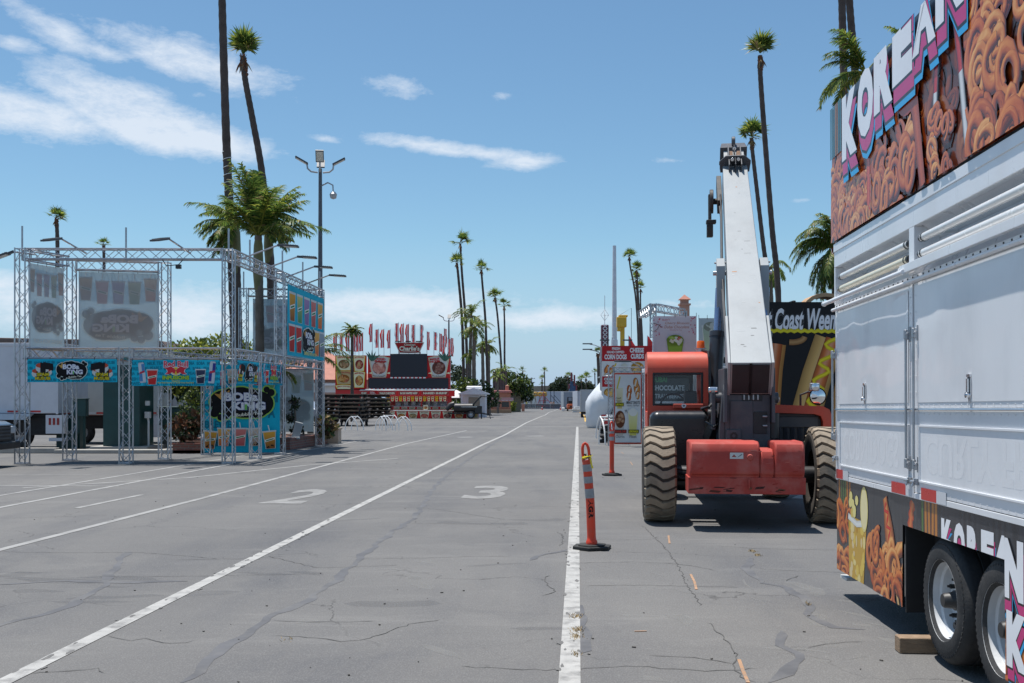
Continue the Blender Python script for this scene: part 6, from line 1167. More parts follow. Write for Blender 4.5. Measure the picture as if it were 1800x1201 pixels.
for x in (-1.4, 1.35):
    for s in (-.8, .8): tyre_wheel(None, 'wheel', t, (x, s, .32), .32, .2)
# terracotta roofed building behind the tables
t = thing('hall_building', 'building with a broad terracotta hip roof between the booth and the chicken stand', 'building', ((560 - 900) / 1850 * 108, 108, 0)); b = MB(); b.box(-9, 4.5, 0, 8, 0, 3.7); b.build('wall', mat('pink_stucco', (.5, .33, .27), rough=.9, var=.06), t); b = MB(); b.add([(-10, -1, 3.6), (5.3, -1, 3.6), (5.3, 9, 3.6), (-10, 9, 3.6), (-7, 4, 6.7), (.2, 4, 6.7)], [(0, 1, 5, 4), (1, 2, 5), (2, 3, 4, 5), (3, 0, 4), (3, 2, 1, 0)]); b.build('roof', mat('terracotta_roof', (.42, .18, .13), rough=.8, var=.12, scale=2, bump=.3, bscale=6), t, smooth=0); b = MB(); b.box(-8, 4.3, -.05, -.001, 2.3, 3.3); b.box(-9.4, 4.9, -.8, -.4, 3.0, 3.2); b.build('veranda_trim', WHITE, t)
# ================================================================== right hand side: cone posts, banners and stands
CON = mat('orange_delineator', (.72, .055, .018), rough=.45, var=.1, scale=4, dirt=(.38, .09, .05), dirt_amt=.6, dirt_scale=9, transl=.05)
SLV = mat('worn_reflective_sleeve', (.27, .28, .29), rough=.4, var=.2, scale=10, dirt=(.4, .4, .4), dirt_amt=.3, dirt_scale=12)
BASEM = mat('rubber_base', (.022, .023, .022), rough=.85, var=.15, dirt=(.09, .085, .08), dirt_amt=.4, dirt_scale=5)
def delineator(label, loc, lean, bend, rings, rz=0.):
    t = thing('delineator_post', label, 'delineator post', loc, rz, 'orange delineator posts'); b = MB(); oc = [(.205 * math.cos(math.pi * 2 * k / 6 + .3) * 1.08, .215 * math.sin(math.pi * 2 * k / 6 + .3)) for k in range(6)]; b.prism(oc, (0, 0, .003), (1, 0, 0), (0, 1, 0), (0, 0, .035)); b.prism([(x * .72, y * .72) for x, y in oc], (0, 0, .038), (1, 0, 0), (0, 1, 0), (0, 0, .015)); b.build('base', BASEM, t, bevel=.008)
    def ax(z): return Vector((-lean * z - (bend * max(0, z - .5)), 0, z))
    prof = [(.05, .06), (.08, .062), (.1, .05), (.13, .047)] + [(.13 + .8 * k / 8, .047) for k in range(1, 9)] + [(.95, .043)]
    b = MB(); b.tube([ax(z) for z, r in prof], [r for z, r in prof], 18); tilt = lean + bend; body = b.build('post', CON, t)
    b = MB(); pts = []
    for s, z in ((-1, .93), (-1, 1.04), (-.92, 1.08), (-.6, 1.115), (0, 1.13), (.6, 1.115), (.92, 1.08), (1, 1.04), (1, .93)): pts.append(ax(z) + Vector((s * .034, 0, 0)))
    b.tube(pts, .016, 10); b.cyl(ax(1.125) + Vector((0, -.02, 0)), ax(1.125) + Vector((0, .02, 0)), .014, n=10); b.build('handle', CON, t)
    for z0, z1 in rings:
        b = MB(); b.tube([ax(z0), ax((z0 + z1) / 2), ax(z1)], .0495, 18, caps=False); b.build('reflective_sleeve', SLV, t)
    return t
dl = delineator('near orange delineator post leaning left with yellow tape tied at its handle', G(1040.5, 965), .035, .055, [(.545, .645), (.705, .775), (.83, .905)])
b = MB(); b.tube([(-.098, -.03, .975), (-.06, -.055, .985), (-.02, -.03, .99), (-.03, .03, .98), (-.08, .035, .975), (-.098, -.03, .975)], .014, 6); rd = random.Random(2)
for i in range(14): q = Vector((-.06 + rd.uniform(-.045, .05), -.05 + rd.uniform(-.02, .02), .975 + rd.uniform(-.015, .025))); d = Vector((rd.uniform(-.03, .03), rd.uniform(-.015, .0), rd.uniform(-.02, .02))); b.face([q, q + Vector((.012, 0, .01)), q + d + Vector((.01, 0, .012)), q + d], i % 2)
b.face([(-.03, -.055, .98), (-.012, -.056, .985), (.0, -.06, .90), (.012, -.055, .87), (-.006, -.055, .86), (-.02, -.058, .92)], 0); b.build('tape_knot', [mat('caution_tape_yellow', (.75, .6, .02), rough=.4, var=.15), BLACK], dl, smooth=0)
a = Art(.2, .06, .0006); a.text('AGR', 0, 0, .2, .055, (.015, .012, .012), bold=.05); mb = MB(); a.mb((0, 0, 0), (1, 0, 0), (0, 1, 0), mb=mb)
vs = []
for (u, v, w) in mb.v: an = -1.57 - .55 + v / .0478; z = .53 - u; vs.append((math.cos(an) * (.0478 + w) - .035 * z - .055 * max(0, z - .5), math.sin(an) * (.0478 + w), z))
mb.v = vs; mb.build('stencil_letters', PRINT, dl, smooth=0)
delineator('farther upright orange delineator post standing by the banner frame', G(1075.5, 836), .0, .0, [(.735, .815), (.88, .93)], .4)
# truss frame with pretzel and lemonade banner
t = thing('truss_goalpost', 'small aluminium truss goal post frame left of the telehandler cab', 'truss frame', (4.08, 36.2, 0)); SC = 36.2 / 1850
for x in (-.68, .50):
    mb = MB(); truss(mb, (x, 0, 0), (x, 0, 2.72), w=.2, r=.018, step=.24); mb.box(x - .12, x + .12, -.12, .12, 0, .012); mb.build('post', ALU, t)
mb = MB(); truss(mb, (-.58, 0, 2.62), (.4, 0, 2.62), w=.2, r=.018, step=.24, up=(0, 0, 1)); mb.build('beam', ALU, t)
arm = MB(); arm.tube([(.3, -.05, 2.75), (-.1, -.5, 2.9)], .018, 8); ar = arm.build('floodlight_arm', ALU, t); hd = MB(); hd.obox((-.35, -.75, 2.88), (.5, .3, .05), Matrix.Rotation(.5, 3, 'Z')); hd.build('floodlight_head', DGREY, ar, bevel=.01)
def f_lemon(a):
    W_, H_ = a.w, a.h; a.rect(0, 0, W_, H_, (.55, .07, .04)); a.grid(.03, .06, W_ - .03, H_ - .05, 4, 6, lambda u, v: mixc((.74, .74, .72), (.68, .68, .67), v)); rd = random.Random(4)
    cup(a, W_ * .2, H_ * .5, .24, .75, (.7, .66, .5), (.6, .5, .2), lbl=None); a.strip([(.1, H_ * .78), (.2, H_ * .95)], .05, [(.5, .4, .05), (.7, .6, .1)])
    for (x, y, r, c) in ((.52, 1.85, .12, 0), (.5, 1.65, .11, 0), (.78, 1.9, .15, 1), (.8, 1.68, .1, 1), (.74, 2.1, .12, 1)): a.ell(x, y, r * .72, r * 1.5, (.28, .06, .015), 16, .1); a.ell(x, y, r * .6, r * 1.3, ((.5, .13, .03), (.62, .27, .07))[c], 16, .1); a.strip([(x - r * .3, y - r), (x + r * .2, y + r)], .05, [(.7, .65, .55)] * 2); 
    a.text('Fresh', .05, 1.55, .18, .06, (.1, .1, .1), bold=.0, shear=.3); a.text('Frozen', .05, 1.46, .18, .06, (.1, .1, .1), bold=.0, shear=.3); a.rect(.04, 1.3, .33, 1.42, (.02, .02, .02)); a.text('LEMONADE', .055, 1.32, .26, .08, (.75, .65, .03), bold=.04); a.text('MINI DONUTS', .42, 1.37, .46, .11, (.1, .1, .1), bold=.02); a.text('warm and fresh', .44, 1.3, .42, .05, (.2, .2, .2), bold=.02, shear=.3); a.text('Mini', .36, 1.08, .16, .12, (.12, .12, .12), bold=0., shear=.4, rot=.5)
    a.poly([(.08, .3), (.3, .3), (.36, .85), (.05, .85)], (.55, .5, .45)); blobfood(a, .2, .85, .17, .3, [(.22, .07, .03), (.3, .11, .05), (.12, .035, .02), (.4, .2, .1)], 26, 7); cup(a, W_ * .68, .3, .34, .85, (.72, .7, .4), (.6, .55, .12), lbl=None, straw=True); a.ell(W_ * .68, 1.1, .15, .14, (.75, .73, .66), 14)
    a.rect(.02, .38, .42, .5, (.06, .03, .03)); a.text('FUNNEL CAKE', .03, .4, .38, .08, (.6, .06, .04), bold=.04); a.text('Churros', .05, .22, .3, .09, (.2, .2, .2), bold=.01); a.rect(.48, .38, .84, .5, (.06, .06, .03)); a.text('LEMONADE', .5, .4, .32, .08, (.75, .65, .03), bold=.04); a.text('Float', .52, .22, .24, .09, (.2, .2, .2), bold=.01)
hang('lemonade_banner', 'white banner of pretzel, churro and lemonade pictures laced inside the small truss frame', None, None, .06, 2.5, f_lemon, CLOTH, 0, ends=((3.5, 36.05), (4.44, 36.05)), ripple=.01)
# corn dog stand
def D(px, Y): return (px - 900) / 1850 * Y
YC = 58.; t = thing('corn_dog_stand', 'corn dog stand with red and white picture signs above a grey frame', 'food stand', (D(1058, YC), YC, 0)); kx = 1850 / YC; w = (1147 - 1058) / kx; zt, zb = 1.6 + (702 - 608) / kx, 1.6 + (702 - 660) / kx
a = Art(w, zt - zb, .002); a.rect(0, 0, a.w, a.h, (.70, .69, .67)); a.rect(0, a.h * .48, a.w, a.h, (.46, .02, .025)); a.text('FRESH', a.w * .2, a.h * .86, a.w * .16, a.h * .09, (.75, .74, .74), bold=.04); a.text('HAND DIPPED', a.w * .1, a.h * .745, a.w * .34, a.h * .085, (.75, .74, .74), bold=.04); a.text('CORN DOGS', a.w * .05, a.h * .54, a.w * .44, a.h * .17, (.76, .76, .76), bold=.05); a.text('CHEESE', a.w * .55, a.h * .77, a.w * .28, a.h * .16, (.76, .76, .76), bold=.05); a.text('CURDS', a.w * .57, a.h * .56, a.w * .26, a.h * .17, (.76, .76, .76), bold=.05)
rd = random.Random(3)
for x, y, r_, L in ((.07, .02, 1.25, .75), (.14, .0, 1.0, .85)): stick_dog(a, a.w * x, a.h * y + .1, L * .62, .26, r_, rd, False)
a.strip([(a.w * (.18 + .012 * i), a.h * (.08 + .04 * i + .03 * math.sin(i * 1.6))) for i in range(9)], .06, [(.7, .5, .03)] * 2); blobfood(a, a.w * .7, a.h * .25, a.w * .13, a.h * .2, [(.72, .38, .06), (.62, .27, .03), (.75, .45, .1)], 16, 4); a.ell(a.w * .44, a.h * .25, a.w * .07, a.h * .16, (.6, .58, .5)); a.ell(a.w * .98, a.h * .42, a.w * .12, a.h * .3, (.55, .1, .1)); a.ell(a.w * .98, a.h * .42, a.w * .10, a.h * .26, (.72, .7, .7))
a.mb((0, 0, zb), (1, 0, 0), (0, 0, 1), back=.12, bcol=(.5, .5, .5)).build('main_sign', PRINT, t, smooth=0)
z2t, z2b = zb - .03, 1.6 + (702 - 701) / kx; a = Art(.92, z2t - z2b, .002); a.rect(0, 0, a.w, a.h, (.7, .69, .67)); a.rect(.03, a.h * .52, a.w - .03, a.h * .98, (.46, .02, .025)); a.text('CHEESE', .14, a.h * .8, .7, a.h * .12, (.76, .76, .76), bold=.05, outline=.04, ocol=(.1, .1, .1)); a.text('CURDS', .16, a.h * .64, .6, a.h * .12, (.76, .76, .76), bold=.05, outline=.04, ocol=(.1, .1, .1)); blobfood(a, .5, a.h * .27, .38, a.h * .22, [(.72, .38, .06), (.62, .27, .03), (.75, .45, .1)], 16, 6); a.mb((-.02, -.02, z2b), (1, 0, 0), (0, 0, 1), back=.06, bcol=(.5, .5, .5)).build('side_sign', PRINT, t, smooth=0)
b = MB()
for x in (-.05, .9, 1.9, 2.75): b.box(x - .04, x + .04, .14, .22, 0, zt - .05)
b.box(-.05, 2.8, .14, .22, 1.5, 1.56); b.box(-.05, 2.8, .16, 2.4, zb - .1, zb - .03); b.build('frame', STEEL, t); b = MB(); b.box(.1, 2.8, .3, 2.2, 0, 1.15); b.build('counter', mat('stand_dark', (.06, .06, .065), rough=.6), t, bevel=.02); b = MB(); b.box(-.02, .35, .0, .12, .02, .75); b.build('red_panel', REDP, t)
for x, lab in ((.35, 0), (1.6, 1)):
    b = MB(); b.tube([(x, .1, zt - .1), (x - .1, -.4, zt + .25)], .025, 6); b.obox((x - .25, -.55, zt + .28), (.5, .3, .06)); b.build('floodlight', DGREY, t)
for px, l in ((1105, 'red pennant flag above the middle of the corn dog sign'), (1138, 'red pennant flag at the right end above the corn dog sign')):
    t2 = thing('pennant_flag', l, 'flag', (D(px, 58.6), 58.6, 2.8), 0, 'red pennants on the corn dog stand'); b = MB(); b.cyl((0, 0, 0), (0, 0, 2.35), .02, n=6); b.build('pole', STEEL, t2); b = MB(); n = 6
    for i in range(n): z0, z1 = 2.3 - .9 * i / n, 2.3 - .9 * (i + 1) / n; w0, w1 = .08 + .5 * i / n * (1.1 if px < 1120 else 1.4), .08 + .5 * (i + 1) / n * (1.1 if px < 1120 else 1.4); y0, y1 = .08 * math.sin(i), .08 * math.sin(i + 1); b.face([(0, 0, z0), (0, 0, z1), (w1 * .9, y1, z1), (w0 * .9, y0, z0)])
    b.build('cloth', mat('red_flag_cloth', (.55, .03, .03), rough=.7, transl=.3), t2)
# white inflated tarp column
m = MB(); prof = [(.0, .5), (.15, .62), (.6, .68), (1.1, .78), (1.45, .84), (1.75, .78), (2.1, .58), (2.45, .36), (2.75, .2), (2.95, .07)]; n = 44; vs = []
for j, (z, r) in enumerate(prof):
    for k in range(n): an = 2 * math.pi * k / n; q = r * (1 + .03 * math.sin(an * 11 + z * 2) + .03 * math.sin(an * 3 + z * 4)); sh = .62 * (z / 2.95) ** 1.5; vs.append((q * math.cos(an) + sh, q * math.sin(an), z))
m.add(vs, [(j * n + k, j * n + (k + 1) % n, (j + 1) * n + (k + 1) % n, (j + 1) * n + k) for j in range(len(prof) - 1) for k in range(n)] + [tuple((len(prof) - 1) * n + k for k in range(n))]); o = m.build('inflated_tarp', mat('white_tarp', (.66, .68, .7), rough=.4, var=.05, bump=.25, bscale=4), smooth=70, loc=(D(1050, 58.5), 58.7, .01)); tag(o, 'tall bulging white inflated tarp column left of the corn dog stand', 'tarp')
# white hoops seen end on
for i, (px, py, l) in enumerate(((1064, 782, 'nearest white hoop rack beside the farther orange post'), (1057, 771, 'white hoop rack second behind the farther orange post'), (1066, 765, 'third white hoop rack close to the corn dog stand'))):
    q = G(px + 14, py); r_ = hoop_rack(.75, l, (q.x, q.y, 0), R(12 + 10 * i)); r_.scale = (1.1, 1.1, 1.25)
m = MB(); rd = random.Random(1)
for i in range(7): x = rd.uniform(-.25, .25); z = .15 + i * .16; m.obox((x * .5, rd.uniform(-.1, .1), z), (.5 + rd.uniform(-.1, .1), .5, .22), Matrix.Rotation(rd.uniform(-.5, .5), 3, 'Y'))
m.v = [(v[0] * .8, v[1], v[2] * .55) for v in m.v]; o = m.build('covered_bundle', mat('black_tarp', (.02, .02, .022), rough=.5), bevel=.06, loc=(3.5, 38.8, 0)); tag(o, 'dark covered bundle of gear behind the white hoops and truss frame', 'bundle')
# dessert stand with the pink banner
YD = 25.5; t = thing('dessert_stand', 'white dessert stand with a truss crown behind the telehandler cab', 'food stand', (D(1148, YD), YD, 0)); kd = 1850 / YD
mb = MB(); 
for a_, b_ in (((.04, .3, 3.1), (.04, .3, 3.95)), ((1.05, 1.9, 3.1), (1.05, 1.9, 3.9))): truss(mb, a_, b_, w=.16, r=.014, step=.2)
truss(mb, (.1, .35, 3.85), (1.0, 1.85, 3.85), w=.2, r=.014, step=.22, up=(0, 0, 1)); truss(mb, (.04, .3, 3.85), (.04, 2.4, 3.85), w=.2, r=.014, step=.22, up=(0, 0, 1)); mb.build('truss_crown', ALU, t)
b = MB(); b.box(.05, 2.1, .25, 2.6, 2.3, 2.4); b.box(.02, .1, .2, .3, 0, 3.6); b.box(2.0, 2.1, .25, .35, 0, 2.4); b.box(1.02, 1.08, .2, .3, 0, 3.6); b.box(.1, 2.0, .3, 2.5, 0, .9); b.box(.1, 2.0, 2.4, 2.5, .9, 2.3); b.build('stand_body', mat('stand_white', (.6, .62, .66), rough=.5, var=.05), t, bevel=.01)
def f_pink(a):
    W_, H_ = a.w, a.h; a.grid(0, 0, W_, H_, 4, 4, lambda u, v: mixc((.62, .45, .5), (.70, .60, .64), v)); rd = random.Random(3)
    a.text("Ruby's", W_ * .2, H_ * .9, W_ * .18, H_ * .05, (.55, .05, .06), bold=0, shear=.3, rot=.08); a.text('Cherry Blossom', W_ * .27, H_ * .83, W_ * .56, H_ * .06, (.5, .18, .1), bold=.0, shear=.25); a.text('Dubai Chocolate', W_ * .25, H_ * .765, W_ * .58, H_ * .055, (.5, .18, .1), bold=.0, shear=.25); a.text('Strawberry Cup', W_ * .38, H_ * .72, W_ * .28, H_ * .025, (.5, .12, .1), bold=.0)
    for s in (0, 1):
        for i in range(16): x, y = (rd.uniform(.01, .2) if not s else rd.uniform(.8, .98)) * W_, H_ * rd.uniform(.62, .98); a.ell(x, y, .014, .014, (.6, .08, .15), 6)
    a.strip([(0, H_ * .86), (W_ * .1, H_ * .84), (W_ * .2, H_ * .78)], .012, [(.1, .04, .03)] * 2); a.strip([(0, H_ * .7), (W_ * .09, H_ * .75), (W_ * .14, H_ * .83)], .01, [(.1, .04, .03)] * 2)
    a.poly([(W_ * .4, H_ * .0), (W_ * .6, H_ * .0), (W_ * .7, H_ * .55), (W_ * .3, H_ * .55)], (.22, .30, .04)); a.poly([(W_ * .43, H_ * .04), (W_ * .57, H_ * .04), (W_ * .66, H_ * .42), (W_ * .34, H_ * .42)], (.30, .42, .06)); blobfood(a, W_ * .5, H_ * .54, W_ * .2, H_ * .1, [(.3, .45, .06), (.7, .62, .5), (.5, .05, .04), (.75, .7, .65)], 22, 3); blobfood(a, W_ * .2, H_ * .06, W_ * .1, H_ * .08, [(.55, .05, .04), (.62, .12, .08)], 8, 2)
hang('dessert_banner', 'pale pink banner with a green dessert cup hung under the truss crown', None, None, 2.35, 3.62, f_pink, CLOTH, 0, ends=((D(1149, YD), YD + .05), (D(1225, YD), YD + .05)), ripple=.01)
def f_fresh(a):
    W_, H_ = a.w, a.h; a.grid(0, 0, W_, H_, 3, 3, lambda u, v: (.50, .54, .56)); cup(a, W_ * .36, H_ * .42, W_ * .5, H_ * .45, (.42, .5, .42), (.45, .5, .3), lbl=None, straw=False); blobfood(a, W_ * .36, H_ * .86, W_ * .22, H_ * .08, [(.5, .55, .45), (.55, .58, .55)], 10, 1); a.text('Fresh', W_ * .08, H_ * .26, W_ * .84, H_ * .1, (.03, .03, .03), bold=.05); a.text('Lemonade', W_ * .06, H_ * .13, W_ * .88, H_ * .09, (.03, .03, .03), bold=.05)
hang('lemonade_banner', 'pale grey banner with a lemonade cup between the pink banner and the boom', None, None, 2.1, 3.62, f_fresh, CLOTH, 0, ends=((D(1228, 26.2), 26.2), (D(1288, 26.2), 26.2)), ripple=.008)
a = Art(1.08, .66, .0015); a.rect(0, 0, a.w, a.h, (.018, .02, .022)); a.text('DUBAI', .07, .46, .38, .13, (.05, .22, .07), bold=.04); a.text('CHOCOLATE', .07, .26, .8, .13, (.5, .52, .54), bold=.04); a.text('STRAWBERRIES', .1, .07, .8, .11, (.4, .42, .44), bold=.03); o = a.mb((0, 0, 0), (1, 0, 0), (0, 0, 1), back=.03, bcol=(.05, .05, .05)).build('menu_board', PRINT, loc=(D(1139, 25.6), 25.5, 1.55), smooth=0); tag(o, 'black chocolate strawberries board seen through the cab window', 'menu board')
b = MB(); b.box(-.03, .03, .02, .08, -1.55, 0); b.box(.95, 1.01, .02, .08, -1.55, 0); b.build('legs', BLACK, o)
b = MB(); b.cyl((0, 0, 2.35), (1.1, -.3, 2.25), .02, mat=0, n=6); b.tube([(.55, -.1, 0), (.55, -.1, 2.45)], .02, 6, mat=1); b.lathe([(.02, 2.5), (.45, 2.25), (.48, 2.2), (.02, 2.42)], (.55, -.1, 0), n=8); o = b.build('folded_parasol', [mat('yellow_cloth', (.6, .42, .05), rough=.7), STEEL], loc=(4.0, 24.6, 0)); tag(o, 'yellow parasol seen through the glass of the orange cab', 'parasol')
b = MB(); b.box(-.08, .08, -.05, .05, 0, 3.0); o = b.build('pink_post', mat('faded_pink_post', (.5, .3, .24), rough=.6, var=.1), bevel=.02, loc=(D(1257, 27), 27, 0)); tag(o, 'faded pink post beside the dark lift cylinder of the telehandler', 'post')
# black hot dog stand (its sausage mascot left out)
YW = 21.5; kw = 1850 / YW; t = thing('hot_dog_stand', 'tall black hot dog stand front with white script lettering behind the engine hood', 'food stand', (D(1340, YW), YW, 0)); w = 2.5; H0 = 1.6 + (702 - 531) / kw
a = Art(w, H0 - .1, .0012); a.grid(0, 0, w, a.h, 6, 4, lambda u, v: (.012, .012, .014)); hz = a.h; Z = lambda py: 1.6 + (702 - py) / kw - .1; X = lambda px: (px - 1340) / kw
for c, o_, dy in (((.16, .16, .17), .06, .0), ((.02, .02, .02), .045, 0), ((.72, .72, .74), .0, 0)):
    a.text('West Coast Weenies', X(1311), Z(581), X(1492) - X(1311), Z(542) - Z(581), c, bold=.03 + o_, shear=.25)
a.strip([(X(1300 + i * 6), Z(582 - (i % 2) * 2.4 + i * .06)) for i in range(40)], .075, [(.6, .5, .02), (.72, .62, .03), (.5, .4, .02)])
def hotdog(pts, w0, bun, saus, mustard=True):
    a.strip(pts, w0, [mixc(bun, (.1, .04, .01), .6), bun, mixc(bun, (.8, .6, .35), .4), bun, mixc(bun, (.1, .04, .01), .6)]); n = len(pts)
    a.strip([(x + w0 * .12, y) for x, y in pts], w0 * .5, [mixc(saus, (0, 0, 0), .5), saus, mixc(saus, (.9, .6, .4), .35), saus, mixc(saus, (0, 0, 0), .6)])
    if mustard:
        q = []
        for i in range(41): t_ = i / 40 * (n - 1); k = min(int(t_), n - 2); f = t_ - k; q.append((pts[k][0] * (1 - f) + pts[k + 1][0] * f + w0 * .14 * (1 + 1.5 * math.sin(i * .95)), pts[k][1] * (1 - f) + pts[k + 1][1] * f))
        a.strip(q, w0 * .13, [(.5, .38, .01), (.82, .66, .03), (.55, .42, .01)])
hotdog([(X(1345), Z(800)), (X(1347), Z(720)), (X(1352), Z(650)), (X(1358), Z(604))], .55, (.55, .26, .07), (.45, .11, .03), False)
hotdog([(X(1398), Z(800)), (X(1416), Z(730)), (X(1436), Z(660)), (X(1458), Z(596))], .62, (.60, .36, .12), (.55, .15, .04)); hotdog([(X(1485), Z(800)), (X(1490), Z(700)), (X(1508), Z(600))], .62, (.52, .26, .08), (.45, .11, .03))
a.strip([(X(1392 + 22 * math.cos(k * .3)), Z(592 + 10 * math.sin(k * .3))) for k in range(7)], .12, [(.2, .09, .03), (.42, .24, .1), (.2, .09, .03)])
a.mb((0, 0, .1), (1, 0, 0), (0, 0, 1), back=.08, bcol=(.02, .02, .02)).build('front_panel', PRINT, t, smooth=0); b = MB(); b.box(.02, 2.48, .09, 2.0, .1, H0 - .02); b.box(.6, .68, -.04, .3, H0 - .01, H0 + .03); b.build('stand_body', BLACK, t, bevel=.02)
b = MB(); n = 10
for i in range(n): a0, a1 = math.pi * i / n, math.pi * (i + 1) / n; b.prism([(.42 * math.cos(a0), .32 * math.sin(a0)), (.5 * math.cos(a0), .4 * math.sin(a0)), (.5 * math.cos(a1), .4 * math.sin(a1)), (.42 * math.cos(a1), .32 * math.sin(a1))], (1.48, .6, H0 - .15), (1, 0, 0), (0, 0, 1), (0, .5, 0))
b.build('bun_ornament', mat('tan_ornament', (.46, .28, .15), rough=.7, var=.15), t)
# rides and masts behind the stands
t = MB(); k = 1850 / 85; t.tube([(0, 0, 0), (0, 0, 6.4), (0, 0, 6.41), (0, 0, 14)], [.30, .27, .21, .14], 14); t.cyl((-.18, -.12, 6.2), (-.18, -.12, 6.6), .06, n=8); o = t.build('white_mast', mat('mast_white', (.62, .64, .68), rough=.4), loc=(D(1080, 85), 85, 0)); tag(o, 'tall plain white tapering mast standing behind the corn dog stand', 'mast')
t = thing('ride_tower', 'yellow ride arm column with a notched head behind the corn dog sign', 'ride', (D(1094, 82), 82, 0)); b = MB(); b.box(-.16, .16, -.2, .2, 0, 7.6); b.build('column', mat('ride_yellow', (.62, .36, .02), rough=.4, var=.08), t, bevel=.03); b = MB(); b.box(-.45, .3, -.35, .35, 7.2, 8.0); b.box(-.4, -.1, -.3, .3, 6.9, 7.2); b.box(-.3, .4, -.3, .3, 8.0, 8.15); b.build('head', MATS['ride_yellow'], t, bevel=.05); b = MB(); b.tube([(-.3, 0, 8.1), (.7, 0, 8.7), (.7, 0, 4)], .02, 5); b.build('cable', BLACK, t)
t = thing('ride_tower', 'slim maroon light tower with a lattice diamond spire', 'ride', (D(1063, 75), 75, 0)); b = MB(); b.box(-.27, .27, -.27, .27, 0, 6.9); b.build('column', mat('ride_maroon', (.13, .025, .05), rough=.4), t, bevel=.08, seg=3); b = MB()
for i in range(8):
    z = 4.6 + i * .29; 
    for s in (-1, 1): b.bar((-.15 * s, -.285, z), (.15 * s, -.285, z + .27), .02, .05)
b.build('light_lattice', WHITE, t); b = MB(); b.cyl((0, 0, 6.9), (0, 0, 9.0), .025, n=6)
for q in range(4): an = q * math.pi / 2; c, s = math.cos(an) * .28, math.sin(an) * .28; b.tube([(0, 0, 7.2), (c, s, 7.6), (0, 0, 8.0)], .02, 5)
b.tube([(.28, 0, 7.6), (0, .28, 7.6), (-.28, 0, 7.6), (0, -.28, 7.6), (.28, 0, 7.6)], .015, 5); b.build('spire', WHITE, t)
t = thing('bell_tower', 'terracotta tower with a small pyramid roof peeking over the dessert stand', 'building', (D(1203, 118), 118, 0)); b = MB(); b.box(-.5, .5, -.5, .5, 0, 12.1); b.box(-.62, .62, -.62, .62, 12.1, 12.3); b.box(-.42, .42, -.42, .42, 12.3, 12.75); b.build('tower_wall', mat('tower_stucco', (.47, .25, .18), rough=.8, var=.08), t); b = MB(); b.add([(-.65, -.65, 12.75), (.65, -.65, 12.75), (.65, .65, 12.75), (-.65, .65, 12.75), (0, 0, 13.35)], [(0, 1, 4), (1, 2, 4), (2, 3, 4), (3, 0, 4), (3, 2, 1, 0)]); b.build('roof', MATS['terracotta_roof'], t, smooth=0); b = MB(); b.box(-6, 10, .8, 9, 0, 6); b.build('hall_wall', MATS['tower_stucco'], t)
# lamp posts
def lamp_post(label, loc, H_, sc=1., four=True, cam_=True):
    t = thing('lamp_post', label, 'lamp post', loc); b = MB(); b.tube([(0, 0, 0), (0, 0, .4), (0, 0, .41), (0, 0, H_)], [.16 * sc, .16 * sc, .12 * sc, .07 * sc], 12); b.build('pole', mat('lamp_post_grey', (.10, .11, .13), rough=.5, var=.1), t)
    for an in ((0.15, 1.72, 3.3, 4.86) if four else (0.1, 1.57, 3.24)):
        d = Vector((math.cos(an), math.sin(an), 0)); b = MB(); pts = [Vector((0, 0, H_ - .15)) + d * .1, Vector((0, 0, H_ - .12)) + d * .36, Vector((0, 0, H_)) + d * .5, Vector((0, 0, H_ + .15)) + d * .52]; b.tube(pts, .035, 8); arm = b.build('arm', STEEL, t); x = d.cross(Vector((0, 0, 1))); d2 = (d + Vector((0, 0, .55 if abs(d.x) > .5 else .9))).normalized(); z2 = x.cross(d2); M = Matrix((x, d2, z2)).transposed(); c = pts[-1] + d2 * .24 + Vector((0, 0, .04)); b = MB(); b.obox(c, (.32, .55, .06), M); b.obox(c - z2 * .031, (.26, .46, .01), M, 1); b.build('lamp_head', [DGREY, LEDG], arm, bevel=.012)
    if cam_:
        b = MB(); b.tube([(0, 0, H_ - .7), (.3, 0, H_ - .55), (.5, 0, H_ - .65), (.52, 0, H_ - .95)], .03, 8); b.lathe([(.001, -.3), (.12, -.25), (.15, -.1), (.08, 0)], (.52, 0, H_ - .92), n=14); b.build('security_camera', STEEL, t)
    return t
lamp_post('tall grey lamp post with four floodlight heads rising behind the truss booth', (D(563, 42), 42, 0), 1.6 + (702 - 297) / (1850 / 42))
lamp_post('distant lamp post with three heads beside the right end of the chicken stand', (D(789, 100), 100, 0), 1.6 + (702 - 562) / 18.5, 1., False, False)
t = thing('lamp_post', 'street lamp with two flat heads left of the corn dog sign', 'lamp post', (D(1062, 66), 66, 0)); b = MB(); b.cyl((0, 0, 0), (0, 0, 4.75), .06, n=10); b.build('pole', STEEL, t)
for z in (4.75, 4.4): b = MB(); b.tube([(0, 0, z), (-.6, 0, z + .25), (-.9, 0, z + .3)], .03, 6); ar = b.build('arm', STEEL, t); b = MB(); b.obox((-1.05, 0, z + .33), (.6, .3, .06)); b.build('lamp_head', DGREY, ar)
t = thing('feather_banner', 'slim white feather banner above the inflated tarp', 'flag', (D(1054, 60), 60, 0)); b = MB(); b.cyl((0, 0, 0), (.12, 0, 3.7), .02, n=6); b.build('pole', STEEL, t); b = MB(); 
for i in range(8): z0, z1 = 2.3 + i * .17, 2.3 + (i + 1) * .17; w0, w1 = .3 * math.sin(math.pi * (i / 8 * .85 + .15)), .3 * math.sin(math.pi * ((i + 1) / 8 * .85 + .15)); b.face([(.1, 0, z0), (.1, 0, z1), (.1 + w1, .05, z1), (.1 + w0, .05, z0)])
b.build('cloth', WHITE, t)
